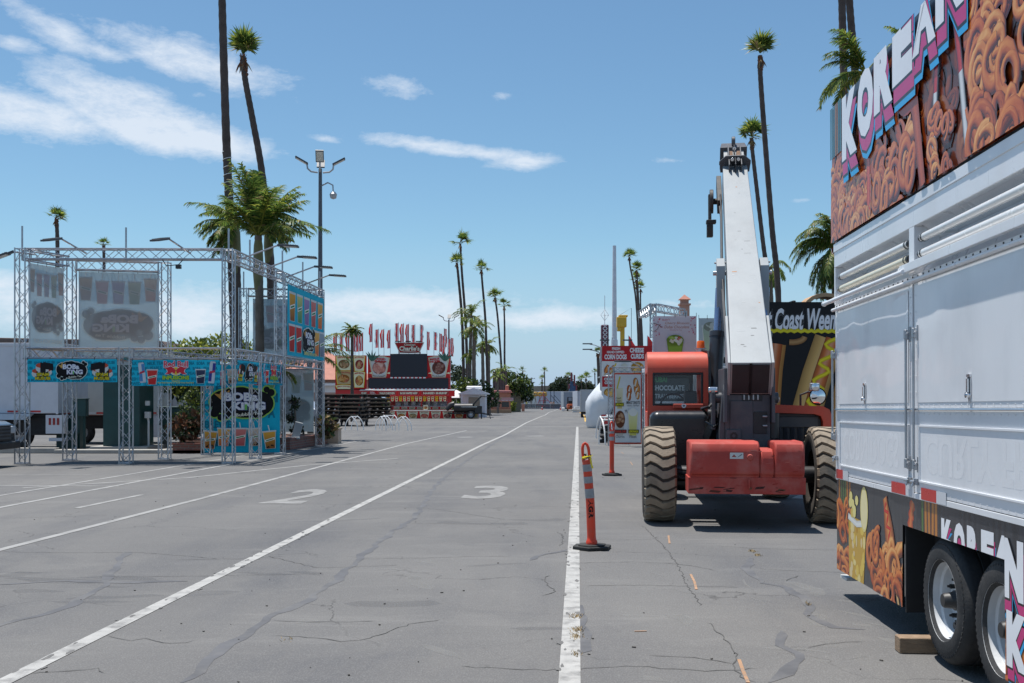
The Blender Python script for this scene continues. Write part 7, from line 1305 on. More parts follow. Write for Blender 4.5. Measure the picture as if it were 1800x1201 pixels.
# ================================================================== far end of the lot
Y = 163.; t = thing('forklift', 'orange forklift parked facing the open end of a far grey trailer', 'forklift', (D(1003, Y), Y, gz(Y))); FO = mat('forklift_orange', (.50, .10, .03), rough=.5, var=.1)
b = MB(); b.prism([(-.55, .35), (.55, .35), (.55, .95), (.42, 1.12), (-.42, 1.12), (-.55, .95)], (0, -.6, 0), (1, 0, 0), (0, 0, 1), (0, 1.7, 0)); b.box(-.4, .4, -.7, -.3, .3, .8); b.build('body', FO, t, bevel=.06, seg=3); b = MB(); b.box(-.2, .2, -.72, -.69, .55, .8); b.box(-.3, .3, -.1, .4, 1.1, 1.6); b.build('seat', BLACK, t, bevel=.04)
b = MB(); 
for x in (-.45, .45): b.bar((x, -.3, 1.1), (x, -.1, 2.15), .07, .07); b.bar((x, .9, 1.0), (x, .7, 2.15), .07, .07); b.box(x * .7 - .05, x * .7 + .05, 1.15, 1.3, .1, 2.2)
b.box(-.5, .5, -.15, .75, 2.13, 2.2); b.build('roll_cage', BLACK, t); 
for x in (-.45, .45):
    for y in (-.2, .8): b = MB(); b.lathe([(.1, -.1), (.28, -.1), (.32, -.07), (.32, .07), (.28, .1), (.1, .1)], (x, y, .32), (1, 0, 0), 18); b.build('wheel', RUBBER, t)
GT = mat('grey_trailer_skin', (.40, .42, .45), rough=.4, metal=.2, var=.05, scale=.6); LG = mat('light_trailer_skin', (.46, .48, .54), rough=.5, var=.05, scale=.4)
def box_trailer(label, loc, w, l, h, m, rz=0., z0=.5, door=True):
    t = thing('cargo_trailer', label, 'trailer', loc, rz); b = MB(); b.box(0, w, 0, l, z0, h); b.build('box', m, t, bevel=.03); b = MB()
    for q in ((0, .1, z0, h), (w - .1, w, z0, h), (.1, w - .1, h - .12, h)): b.box(q[0], q[1], -.03, -.003, q[2], q[3])
    if door: b.box(w / 2 - .02, w / 2 + .02, -.02, -.003, z0, h - .12)
    b.build('door_frame', STEEL, t); b = MB(); b.box(.1, w - .1, .2, l - .2, z0 - .2, z0 - .01); b.build('chassis', UNDER, t)
    for s in (.16, w - .16):
        for y in (.9, 1.9): b = MB(); b.lathe([(.1, -.11), (.32, -.11), (.37, -.07), (.37, .07), (.32, .11), (.1, .11)], (s, y, .37), (1, 0, 0), 18); b.build('wheel', RUBBER, t)
    return t
box_trailer('dark grey box trailer with its rear end facing the forklift', (D(990.5, 168), 168, gz(168)), 2.45, 9, 3.1, mat('dark_trailer', (.27, .29, .33), rough=.4, var=.05))
box_trailer('tall pale trailer side just right of the forklift trailer', (D(1015, 150), 150, gz(150)), 2.3, 12, 3.0, LG)
box_trailer('grey cargo trailer half hidden by the white inflated tarp', (D(1020, 92), 92, 0), 2.4, 6.5, 2.45, GT, -.06)
t = MB()
for i in range(2): t.box(-.7, .7, -.6, .6, .02 + i * .28, .14 + i * .28); t.obox((0, 0, .22 + i * .28), (1.3, 1.1, .14))
t.obox((.1, 0, .66), (1.0, .9, .25)); o = t.build('pallet_stack', OFFWHITE, bevel=.02, loc=(D(1015, 142), 142, gz(142))); tag(o, 'white wrapped pallets on the ground between the forklift and the grey trailer', 'pallets')
t = MB(); t.obox((0, 0, .3), (.5, .5, .55)); o = t.build('white_tank', WHITE, bevel=.1, seg=3, loc=(D(990, 158), 158, gz(158))); tag(o, 'small white tank left of the forklift', 'tank')
for px, l in ((953, 'left orange traffic cone at the far fence'), (985.5, 'right orange traffic cone near the far forklift trailer')):
    Y = 200.; t = thing('traffic_cone', l, 'traffic cone', (D(px, Y), Y, gz(Y)), 0, 'traffic cones at the far fence'); b = MB(); b.lathe([(.15, .03), (.04, .75), (.0005, .76)], n=14); b.build('cone', CON, t); b = MB(); b.box(-.2, .2, -.2, .2, 0, .03); b.build('base', CON, t); b = MB(); b.lathe([(.112, .33), (.088, .5)], n=14); b.build('collar', WHITE, t)
def person(px, Y, label, shirt, pose):
    h = 1.66; sk = {'pelvis': (0, 0, .92), 'chest': (0, .02, 1.32), 'neck': (0, 0, 1.44), 'head': (0, -.02, 1.56), 'top': (0, -.01, 1.66), 'ls': (-.18, 0, 1.37), 'le': (-.25, .03 * pose, 1.1), 'lh': (-.24, -.12 * pose, .86), 'rs': (.18, 0, 1.37), 're': (.25, -.03 * pose, 1.1), 'rh': (.25, .1 * pose - .1, .86), 'lhip': (-.1, 0, .9), 'lk': (-.11, -.1 * pose, .5), 'lf': (-.11, .05 * pose, .05), 'lt': (-.12, -.12 + .05 * pose, .03), 'rhip': (.1, 0, .9), 'rk': (.11, .06 * pose, .5), 'rf': (.11, .16 * pose, .05), 'rt': (.12, -.02 + .16 * pose, .03)}
    rad = {'pelvis': .13, 'chest': .15, 'neck': .06, 'head': .1, 'top': .07, 'ls': .07, 'le': .045, 'lh': .035, 'rs': .07, 're': .045, 'rh': .035, 'lhip': .09, 'lk': .06, 'lf': .045, 'lt': .035, 'rhip': .09, 'rk': .06, 'rf': .045, 'rt': .035}
    ed = [('pelvis', 'chest'), ('chest', 'neck'), ('neck', 'head'), ('head', 'top'), ('chest', 'ls'), ('ls', 'le'), ('le', 'lh'), ('chest', 'rs'), ('rs', 're'), ('re', 'rh'), ('pelvis', 'lhip'), ('lhip', 'lk'), ('lk', 'lf'), ('lf', 'lt'), ('pelvis', 'rhip'), ('rhip', 'rk'), ('rk', 'rf'), ('rf', 'rt')]
    k = list(sk); me = bpy.data.meshes.new('person'); me.from_pydata([sk[i] for i in k], [(k.index(a), k.index(c)) for a, c in ed], []); o = bpy.data.objects.new('person', me); C.objects.link(o); md = o.modifiers.new('skin', 'SKIN')
    for i, q in enumerate(k): me.skin_vertices[0].data[i].radius = (rad[q], rad[q]); me.skin_vertices[0].data[i].use_root = q == 'pelvis'
    o.modifiers.new('sub', 'SUBSURF').levels = 1; me.materials.append(mat('skin_tone', (.42, .23, .15), rough=.6)); o.location = (D(px, Y), Y, gz(Y)); tag(o, label, 'person', 'people at the far fence')
    b = MB(); b.lathe([(.165, .95), (.17, 1.1), (.19, 1.3), (.16, 1.41), (.07, 1.45)], n=14); b.build('shirt', mat('shirt_' + shirt[0], shirt[1], rough=.8), o); b = MB(); b.lathe([(.18, .62), (.175, .8), (.165, .96)], n=14); b.build('shorts', mat('dark_shorts', (.05, .05, .07), rough=.8), o); b = MB(); b.lathe([(.112, 1.56), (.105, 1.63), (.06, 1.69), (.0005, 1.7)], (0, 0, 0), n=12); b.build('hair', mat('dark_hair', (.04, .025, .02), rough=.7), o)
Yp = 232.
person(969, Yp, 'person in a pale pink shirt walking by the far fence', ('pink', (.55, .33, .28)), 1); person(973, Yp + 2, 'person in a brown shirt walking just right of another by the far fence', ('brown', (.3, .16, .1)), -1); person(926, Yp + 14, 'person in a bright yellow green vest behind the far fence', ('hivis', (.5, .6, .03)), 1)
# fence
Yf = 214.; t = thing('mesh_fence', 'low chain link fence closing off the far end of the lot', 'fence', (D(914, Yf), Yf, gz(Yf))); Lf = D(994, Yf) - D(914, Yf)
b = MB(); n = int(Lf / 2.4)
for i in range(n + 1): b.cyl((Lf * i / n, 0, 0), (Lf * i / n, 0, 1.15), .03, n=6)
b.cyl((0, 0, 1.13), (Lf, 0, 1.13), .03, n=6); b.cyl((0, 0, .1), (Lf, 0, .1), .025, n=6); b.build('fence_frame', STEEL, t); b = MB(); b.box(0, Lf, -.006, .006, .1, 1.12); b.build('fence_mesh', mat('fence_mesh', (.14, .14, .15), rough=.7, var=.1, transp=.45), t, smooth=0)
# golden carousel-like ride fronts
Yg = 238.; GOLD = mat('ride_gold', (.50, .30, .07), rough=.4, metal=.3, var=.2, scale=1)
for i, (px, l) in enumerate(((921, 'leftmost golden mask shaped ride front at the far end'), (937.5, 'middle golden mask shaped ride front at the far end'), (953, 'right golden mask shaped ride front at the far end'))):
    t = thing('ride_facade', l, 'ride', (D(px, Yg), Yg, gz(Yg)), 0, 'golden ride fronts'); b = MB()
    for s in (-1, 1): b.tube([(s * .48 + .42 * math.cos(k * .3927), 0, 3.3 + .3 * math.sin(k * .3927)) for k in range(17)], .24, 8)
    b.obox((0, 0, 3.55), (2.0, .25, .22)); b.cyl((.98, 0, 2.9), (.95, 0, 3.85), .1, n=8); b.build('mask', GOLD, t); b = MB()
    for s in (-1, 1): b.cyl((s * .8, 0, 0), (s * .5, .2, 3.1), .06, n=6); b.cyl((s * .2, .5, 0), (s * .6, .2, 3.0), .05, n=6)
    if i == 0: b.box(-1.1, -.2, -.3, .3, 0, 2.4)
    b.build('support', mat('ride_brown', (.16, .10, .06), rough=.6, var=.2), t)
for i, (px, c, l) in enumerate(((955, (.45, .05, .07), 'slanting red braced ride frame in front of the long trailer'), (968, (.05, .06, .09), 'dark braced ride post in front of the long pale trailer'), (974, (.05, .06, .09), 'second dark braced ride post nearer the forklift trailer'))):
    t = MB(); t.cyl((0, 0, 0), (0, 0, 3.9), .09, n=6); t.bar((.1, 0, 3.0), (2.2, 0, .6), .12, .12); t.bar((-1.6 if i == 0 else 0, 0, .9), (2.2, 0, .5), .12, .25)
    if i == 0: t.bar((-.2, 0, 3.2), (-1.5, 0, .6), .12, .12); t.bar((-1, 0, 1.8), (1, 0, 1.8), .12, .12)
    o = t.build('ride_brace', mat('brace_%d' % min(i, 1), c, rough=.5), loc=(D(px, 236), 236, gz(236))); tag(o, l, 'ride frame')
t = MB(); t.box(0, 12, 0, .5, 0, .9); o = t.build('blue_barrier', mat('blue_barrier', (.04, .09, .28), rough=.5), loc=(D(958, 241), 241, gz(241))); tag(o, 'low dark blue barrier at the foot of the long pale trailer', 'barrier')
t = thing('long_trailer', 'long pale grey semi trailer parked sideways across the far end', 'trailer', (D(944, 262), 262, gz(262))); b = MB(); b.box(0, 16, 0, 2.5, 1.0, 4.2); b.build('box', LG, t, bevel=.03)
for x in (1.5, 2.7, 13.3, 14.5): b = MB(); b.lathe([(.1, -.1), (.5, -.1), (.5, .1), (.1, .1)], (x, .2, .5), (0, 1, 0), 16); b.build('wheel', RUBBER, t)
b = MB(); b.box(.2, 15.8, .3, 2.2, .8, .99); b.build('chassis', UNDER, t)
t = thing('ride_tower', 'blue ride tower with red gondola blocks rising from the far trees', 'ride', (D(1006, 285), 285, gz(285))); b = MB(); b.prism([(-1.4, 0), (1.4, 0), (.9, 6.6), (-.6, 6.6)], (0, 0, 0), (1, 0, 0), (0, 0, 1), (0, 2, 0)); b.box(-.5, .1, -.2, .5, 6.6, 9.2); b.build('tower', mat('ride_blue', (.035, .08, .17), rough=.4, var=.2), t, bevel=.05); b = MB(); b.box(-.5, .0, -.35, -.2, 7.2, 9.6); b.box(.35, .8, -.3, .3, 6.0, 8.9); b.box(.9, 1.3, -.3, .3, 4.5, 6.2); b.box(-1.0, -.7, -.3, .3, 5.2, 6.4); b.build('gondola', mat('gondola_red', (.20, .03, .04), rough=.4), t, bevel=.05)
t = MB(); t.cyl((0, 0, 0), (0, 0, 8.6), .14, n=8)
for z in (8.2, 7.2): t.box(-1.0, 1.0, -.06, .06, z, z + .12)
for x in (-.8, -.3, .3, .8): t.cyl((x, 0, 8.32), (x, 0, 8.55), .05, n=6)
o = t.build('utility_pole', mat('pole_wood', (.17, .15, .14), rough=.9), loc=(D(934.5, 300), 300, gz(300))); tag(o, 'distant utility pole with two crossarms above the golden ride fronts', 'utility pole')
t = thing('far_house', 'low far house with a tan roof between distant palms', 'building', (D(945, 330), 330, gz(330))); b = MB(); b.box(-6, 7, 0, 8, 0, 5.0); b.build('wall', OFFWHITE, t); b = MB(); b.prism([(-7, 5.0), (-3, 6.6), (5, 6.8), (8, 5.0)], (0, -.5, 0), (1, 0, 0), (0, 0, 1), (0, 9, 0)); b.build('roof', mat('tan_roof', (.30, .25, .19), rough=.9), t)
# pink snack booth and beige booth on the left of the far road
Yk = 132.; t = thing('snack_booth', 'pink roofed snack booth with two striped awnings', 'food stand', (D(861, Yk), Yk, gz(Yk))); PK = mat('booth_pink', (.55, .20, .18), rough=.5, var=.08); PKO = mat('booth_salmon', (.46, .19, .12), rough=.6, var=.1)
b = MB(); b.box(0, 2.6, 0, 2.4, 0, 2.5); b.build('booth_wall', PKO, t); b = MB(); b.prism([(-.15, 2.55), (.1, 2.85), (2.6, 2.85), (2.85, 2.55)], (0, -.2, 0), (1, 0, 0), (0, 0, 1), (0, 2.8, 0)); b.build('roof', PK, t, bevel=.05)
for q in ((.15, 1.25, .75, 1.4), (1.5, 2.4, .75, 1.4), (.3, 1.2, 1.95, 2.4)): b = MB(); b.box(q[0], q[1], -.02, 0, q[2], q[3]); b.build('window', mat('booth_window', (.05, .06, .06), rough=.2), t)
for x0, x1 in ((0, 1.25), (1.35, 2.95)):
    a = Art(x1 - x0, .42, .004); a.rect(0, .12, a.w, .42, (.6, .5, .5)); a.rect(.08, .18, a.w - .08, .36, (.55, .25, .26))
    for i in range(7): a.poly([(a.w * i / 7, .12), (a.w * (i + 1) / 7, .12), (a.w * (i + .5) / 7, .0)], (.6, .52, .5) if i % 2 else (.55, .25, .26))
    a.mb((x0, -.6, 1.5), (1, 0, 0), (0, 0, 1), back=.04, bcol=(.6, .5, .5)).build('striped_awning', PRINT, t, smooth=0)
b = MB(); b.box(1.95, 2.4, .4, .8, 2.8, 3.5); b.build('roof_figure', PKO, t, bevel=.1); b = MB(); b.box(-.4, 2.7, -.9, -.2, 0, .42); b.build('planter_edge', WOOD, t, bevel=.02)
t = thing('food_truck_kiosk', 'dark tan sign tower kiosk behind the pink snack booth', 'kiosk', (D(878, 140), 140, gz(140))); b = MB(); b.box(-.9, 1.0, 0, 1.5, 0, 5.4)
for i in range(6): b.box(-.9 + i * .33, -.72 + i * .33, -.1, 0, 2.8, 5.5)
b.build('sign_tower', mat('kiosk_brown', (.12, .08, .075), rough=.7, var=.2), t)
t = thing('beige_booth', 'plain beige booth with a dark window beside the far fence', 'booth', (D(894, 150), 150, gz(150))); b = MB(); b.box(-.6, 1.75, 0, 2.5, 0, 2.7); b.box(-.7, 1.85, -.1, 2.6, 2.7, 2.8); b.build('booth_wall', mat('booth_beige', (.24, .21, .15), rough=.7), t, bevel=.02); b = MB(); b.box(-.5, .9, -.03, 0, 1.3, 2.1); b.build('window', MATS['booth_window'], t)
t = thing('cloth_sign', 'narrow tan board leaning by the beige booth', 'sign', (D(921, 160), 160, gz(160))); b = MB(); b.box(-.35, .1, 0, .1, 0, 1.1); b.build('board', PKO, t)
# ================================================================== palms, trees, shrubs
def leafm(name, c, tr=.25): return mat(name, c, rough=.45, var=.25, scale=2.5, transl=tr, spec=.4)
LG1 = leafm('palm_green', (.14, .21, .04), .5); LG2 = leafm('palm_deep_green', (.065, .12, .028), .5); LG3 = leafm('palm_yellow_green', (.32, .34, .06), .5); STRAW = leafm('palm_straw', (.30, .22, .10)); DEAD = mat('palm_dead_boots', (.16, .065, .03), rough=.9, var=.3, scale=9)
TRK = mat('palm_trunk_brown', (.085, .062, .052), rough=.9, var=.25, scale=3, bump=.5, bscale=14); TRK2 = mat('palm_trunk_grey', (.16, .13, .105), rough=.9, var=.25, scale=3, bump=.4, bscale=16)
LEAVES = [LG1, LG2, LG3, STRAW, DEAD]
def blade(mb, p, d, n, L, w, m, droop=.3, segs=2):
    """a narrow folded leaf blade"""
    d = Vector(d).normalized(); s = d.cross(n); s = s.normalized() if s.length > 1e-4 else Vector((1, 0, 0)); pts = []; q = Vector(p); dd = d.copy()
    for i in range(segs + 1):
        t = i / segs; ww = w * (1 - t) ** .7 * (.6 + .4 * min(1, t * 4 + .3)); pts.append((q - s * ww / 2, q + s * ww / 2)); q = q + dd * (L / segs); dd = (dd + Vector((0, 0, -droop))).normalized()
    vs = []; fs = []
    for a, b in pts[:-1]: vs += [a, b]
    vs.append(pts[-1][0]); k = len(pts) - 1
    for i in range(k - 1): fs.append((2 * i, 2 * i + 1, 2 * i + 3, 2 * i + 2))
    fs.append((2 * k - 2, 2 * k - 1, 2 * k)); mb.add(vs, fs, m)
def fan_crown(mb, c, R_, seed, n=26, blades=15, lean=(0, 0), tied=0.3, skirt=5):
    rd = random.Random(seed); c = Vector(c)
    for i in range(n):
        az_ = rd.uniform(0, 6.283); t = i / n; el = R(84 - (112 - 62 * tied) * t + rd.uniform(-13, 13)); el = max(el, R(-35)); d = Vector((math.cos(az_) * math.cos(el) + lean[0], math.sin(az_) * math.cos(el) + lean[1], math.sin(el))).normalized()
        pl = R_ * rd.uniform(.38, .6) * (1.0 - .35 * tied); tip = c + d * pl + Vector((0, 0, -.05 * pl)); mb.tube([c, tip], [.018 * R_, .007 * R_], 4, 0 if rd.random() < .8 else 3, caps=False)
        side = d.cross(Vector((0, 0, 1))); side = side.normalized() if side.length > .05 else Vector((1, 0, 0)); nn = side.cross(d).normalized(); side = (side * math.cos(rd.uniform(-.5, .5)) + nn * math.sin(rd.uniform(-.5, .5))).normalized(); nn = side.cross(d).normalized()
        vary = rd.uniform(.75, 1.3)
        for k in range(blades):
            a = R(-88 + 176 * (k + .5) / blades) * rd.uniform(.92, 1.06); bd_ = d * math.cos(a) + side * math.sin(a); mm = 3 if (t > .9 and rd.random() < .4) else rd.choice([0, 0, 1, 1, 2] if t > .25 else [0, 0, 2, 1])
            blade(mb, tip, bd_ + nn * rd.uniform(-.08, .12), nn, R_ * rd.uniform(.42, .66) * vary * (1 - .25 * abs(a) / 1.6), R_ * .1, mm, droop=rd.uniform(.15, .5))
    for i in range(skirt):
        az_ = rd.uniform(0, 6.283); d = Vector((math.cos(az_) * .5, math.sin(az_) * .5, -1)).normalized()
        for k in range(5): blade(mb, c + Vector((0, 0, -.1 * R_)) + d * .1, d + Vector((rd.uniform(-.25, .25), rd.uniform(-.25, .25), 0)), Vector((0, 1, .1)), R_ * rd.uniform(.25, .5), R_ * .07, rd.choice([3, 4]), .3)
def frond(mb, c, az_, el, L, rd, nl=30, lw=.05, ll=.55, droop=1.0, hang_=1.0):
    """feather leaf: arching rachis with hanging leaflets"""
    d = Vector((math.cos(az_) * math.cos(el), math.sin(az_) * math.cos(el), math.sin(el))); pts = [Vector(c)]; st = 9; dd = d.copy()
    for i in range(st): pts.append(pts[-1] + dd * L / st); dd = (dd + Vector((0, 0, -.19 * droop * (.5 + i / st * 1.3)))).normalized()
    mb.tube(pts, [.028 * (1 - i / (st + 1)) * L / 2.2 + .004 for i in range(st + 1)], 5, 2, caps=False)
    for k in range(nl):
        t = .14 + .86 * (k + .5) / nl; f = t * st; i = min(int(f), st - 1); p = pts[i].lerp(pts[i + 1], f - i); r = (pts[i + 1] - pts[i]).normalized(); s = r.cross(Vector((0, 0, 1))); s = s.normalized() if s.length > .05 else Vector((1, 0, 0)); up = s.cross(r)
        l = ll * L * .42 * (math.sin(math.pi * (.15 + .8 * t)) * .8 + .25)
        for sg in (-1, 1):
            bd_ = s * sg * rd.uniform(.7, 1.0) + r * rd.uniform(.5, .9) + up * rd.uniform(-.25, .35) - Vector((0, 0, .15 * hang_)); blade(mb, p, bd_, up, l * rd.uniform(.8, 1.15), lw, rd.choice([0, 0, 0, 1, 1, 2] if rd.random() > .06 else [3]), droop=.55 * hang_, segs=3)
def feather_crown(mb, c, L, seed, n=15, nl=30, emin=-15, emax=80, lw=.05, azs=None, droop=1., hang_=1.):
    rd = random.Random(seed)
    for i in range(n):
        a = azs[i % len(azs)] + rd.uniform(-.25, .25) if azs else i * 2.4 + rd.uniform(-.3, .3); e = R(emin + (emax - emin) * ((i * 7) % n) / n + rd.uniform(-6, 6)); frond(mb, c, a, e, L * rd.uniform(.8, 1.1), rd, nl, lw, droop=droop, hang_=hang_)
def trunk(mb, pts, r0, r1, ring=.16, n=10, mat_=0, bulge=.0):
    """smooth tapering trunk through the points with leaf-scar rings"""
    P_ = [Vector(p) for p in pts]; out = []; m = len(P_) - 1; segs = []
    tot = sum((P_[i + 1] - P_[i]).length for i in range(m)); N = max(8, int(tot / ring))
    def cr(t):
        f = t * m; i = min(int(f), m - 1); u = f - i; p0, p1, p2, p3 = P_[max(i - 1, 0)], P_[i], P_[i + 1], P_[min(i + 2, m)]
        return .5 * ((2 * p1) + (p2 - p0) * u + (2 * p0 - 5 * p1 + 4 * p2 - p3) * u * u + (3 * p1 - p0 - 3 * p2 + p3) * u ** 3)
    rs = []
    for i in range(N + 1): t = i / N; out.append(cr(t)); rs.append((r0 + (r1 - r0) * t) * (1.04 if i % 2 else .96) * (1 + bulge * math.exp(-t * 12)))
    mb.tube(out, rs, n, mat_)
def palm(label, Y, trk, kind='fan', r0=.17, r1=.13, Rc=1.2, seed=1, n=24, group=None, tm=None, ring=.16, extra=None, tied=.3, lean=(0, 0), name='palm_tree', boots=True, trn=10, blades=15, z0=0., **k):
    """trk: photo readings (px,py) from the foot to the crown, all at distance Y"""
    pts = [P(px, py, Y) for px, py in trk]; base = pts[0].copy(); base.z = gz(Y) + z0; pts = [base] + pts[1:] if abs(pts[0].z - base.z) < .7 else [base] + pts
    t = thing(name, label, 'palm tree', base, 0, group); pl = [p - base for p in pts]; mb = MB(); trunk(mb, pl, r0, r1, ring, trn); mb.build('trunk', tm or TRK, t)
    mb = MB(); c = pl[-1]
    if kind == 'fan':
        fan_crown(mb, c + Vector((0, 0, .1)), Rc, seed, n, blades, lean, tied)
    else: feather_crown(mb, c, Rc, seed, n, **k)
    mb.build('crown', LEAVES, t, smooth=0)
    if kind == 'fan' and boots:
        mb = MB(); d = (pl[-1] - pl[-2]).normalized(); rd = random.Random(seed)
        for i in range(36): q = c - d * rd.uniform(0, .8) * Rc * .8; a = rd.uniform(0, 6.28); o = Vector((math.cos(a), math.sin(a), 0)) * r1 * .85; mb.bar(q + o, q + o * 1.5 + Vector((0, 0, r1 * .9)), r1 * .5, r1 * .16)
        mb.build('boot_fringe', DEAD, t)
    if extra: extra(t, pl)
    return t
def light_wrap(t, pl, z0, z1, r, pitch=.27):
    mb = MB(); pts = []; m = len(pl) - 1; zs = [p.z for p in pl]; N = int((z1 - z0) / pitch * 12)
    for i in range(N):
        z = z0 + (z1 - z0) * i / N
        for j in range(m):
            if zs[j] <= z <= zs[j + 1]: break
        f = (z - zs[j]) / (zs[j + 1] - zs[j]); c = pl[j].lerp(pl[j + 1], f); a = 2 * math.pi * i / 12; pts.append((c.x + r * math.cos(a), c.y + r * math.sin(a), z))
    mb.tube(pts, .012, 5); mb.build('light_string', WHITE, t)
# --- beside the booth
palm('very tall dark palm trunk wound with white light strings, its crown above the picture', 36.5, [(413, 770), (413, 620), (406, 420), (398, 250), (392, 60), (389, -60), (388, -130)], r0=.165, r1=.115, Rc=1.5, seed=3, ring=.22, extra=lambda t, pl: light_wrap(t, pl, 6.2, 10.2, .155))
palm('leaning tall fan palm with a small tufted crown beside the light wrapped trunk', 40, [(487, 770), (481, 560), (473, 420), (460, 300), (444, 210), (431, 140), (427, 100)], r0=.15, r1=.105, Rc=1.2, seed=5, n=32, ring=.2, tied=1.25, lean=(.12, 0), extra=lambda t, pl: light_wrap(t, pl, 4.5, 6.4, .145))
KD = 33.0
def shaft(t, pl): mb = MB(); c = pl[-1]; mb.tube([c - Vector((0, 0, 1.7)), c - Vector((0, 0, 1.1)), c - Vector((0, 0, .3)), c], [.12, .17, .14, .09], 10); mb.build('crown_shaft', mat('crown_shaft_green', (.16, .15, .06), rough=.6, var=.25, scale=4, dirt=(.12, .08, .05), dirt_amt=.5), t)
palm('full green feather palm rising through the middle of the booth', KD, [(459, 770), (457, 640), (456, 520), (454, 415)], kind='feather', r0=.15, r1=.115, Rc=2.25, seed=8, n=36, tm=TRK2, extra=shaft, nl=46, emin=15, emax=89, lw=.062, droop=.55, hang_=.7, name='feather_palm')
palm('feather palm crown spreading left behind the light wrapped trunk', 36, [(421, 770), (420, 600), (417, 470), (415, 395)], kind='feather', r0=.13, r1=.1, Rc=1.45, seed=14, n=26, tm=TRK, extra=shaft, nl=42, emin=-35, emax=60, lw=.05, droop=.8, name='feather_palm', azs=[3.1, 2.5, 3.9, 3.4, 4.6, 2.9])
palm('feather palm crown drooping right around the leaning trunk', 38, [(478, 770), (477, 600), (474, 470), (472, 380)], kind='feather', r0=.13, r1=.1, Rc=1.35, seed=21, n=28, tm=TRK, extra=shaft, nl=42, emin=-45, emax=65, lw=.05, droop=.8, name='feather_palm', azs=[-.4, .2, .6, -1.0, 5.2, .0])
palm('small far palm standing above the left end of the booth', 100, [(99, 740), (101, 560), (101, 430), (99, 385)], r0=.22, r1=.17, Rc=1.35, seed=31, n=18, ring=.5, trn=7, blades=11); palm('tiny far palm just visible over the booth beam', 130, [(181, 735), (182, 560), (183, 470), (182, 432)], r0=.22, r1=.17, Rc=1.2, seed=32, n=16, ring=.6, trn=7, blades=10)
palm('low feather palm fronds reaching out at the far post of the booth', 41, [(546, 765), (545, 700), (544, 625)], kind='feather', r0=.13, r1=.1, Rc=1.9, seed=40, n=8, tm=TRK2, nl=34, emin=-5, emax=60, lw=.05, name='feather_palm', azs=[.1, -.2, .5, 2.6])
palm('thin palm with an open crown standing before the poster wing', 75, [(619, 735), (619, 680), (619, 630), (619, 583)], kind='feather', r0=.13, r1=.1, Rc=.95, seed=43, n=26, tm=TRK, nl=26, emin=-10, emax=70, lw=.09, hang_=.7, droop=.9, name='feather_palm')
# --- centre group
CG = 'palms along the far left side of the road'
palm('left one of the two tall centre palms, with reddish boots', 110, [(816, 735), (815, 660), (812, 560), (806, 490), (803, 462)], r0=.18, r1=.115, Rc=1.1, seed=51, n=18, ring=.45, trn=8, blades=11, group=CG); palm('tallest centre palm rising just right of the reddish booted one', 113, [(822, 735), (821, 640), (818, 560), (812, 480), (809, 428)], r0=.18, r1=.105, Rc=1.4, seed=52, n=20, ring=.45, trn=8, blades=11, group=CG, lean=(.2, 0))
palm('tall slender palm right of the two tallest centre palms', 115, [(858, 735), (856, 640), (853, 560), (848, 500), (846, 474)], r0=.16, r1=.1, Rc=1.2, seed=53, n=18, ring=.45, trn=8, blades=11, group=CG); palm('slender leaning palm over the yellow green broadleaf clump', 150, [(884, 722), (881, 640), (875, 560), (870, 523)], r0=.18, r1=.12, Rc=1.5, seed=54, n=16, ring=.6, trn=7, blades=10, group=CG); palm('straight slender palm, rightmost of the tall centre palms', 152, [(889, 722), (887, 640), (887, 580), (886, 538)], r0=.17, r1=.11, Rc=1.4, seed=55, n=16, ring=.6, trn=7, blades=10, group=CG)
FK = dict(kind='feather', tm=TRK2, nl=20, lw=.085, name='feather_palm', ring=.4)
palm('upper bushy feather palm among the tall centre palm trunks', 108, [(827, 735), (826, 640), (829, 555)], r0=.2, r1=.16, Rc=2.2, seed=60, n=18, emin=-25, emax=75, **FK); palm('broad bushy feather palm just below and right of the upper one', 106, [(834, 735), (833, 640), (834, 575)], r0=.24, r1=.18, Rc=2.1, seed=61, n=22, emin=-40, emax=75, **FK); palm('small yellowish feather palm low among the centre trunks', 107, [(822, 735), (823, 680), (824, 622)], r0=.16, r1=.13, Rc=1.3, seed=62, n=12, emin=-40, emax=60, **FK)
palm('dark double crowned feather palm above the white shed, left crown', 120, [(850, 725), (849, 660), (848, 610)], r0=.24, r1=.17, Rc=1.6, seed=63, n=18, emin=-35, emax=60, **FK); palm('dark double crowned feather palm above the white shed, right crown', 122, [(860, 725), (859, 660), (859, 606)], r0=.22, r1=.17, Rc=1.7, seed=64, n=18, emin=-35, emax=60, **FK); palm('short feather palm growing from the planter in front of the pink booth', 128, [(875, 722), (875, 690), (875, 662)], r0=.15, r1=.12, Rc=1.35, seed=65, n=16, emin=-20, emax=75, **FK); palm('yellowish feather palm behind the dark kiosk', 145, [(887, 722), (887, 680), (887, 652)], r0=.15, r1=.12, Rc=1.8, seed=66, n=16, emin=-30, emax=70, **FK)
palm('bright feather palm crown left of the dark kiosk', 146, [(874, 722), (874, 680), (875, 650)], r0=.15, r1=.12, Rc=1.5, seed=67, n=14, emin=-30, emax=70, **FK)
FG = 'far palms on the horizon'
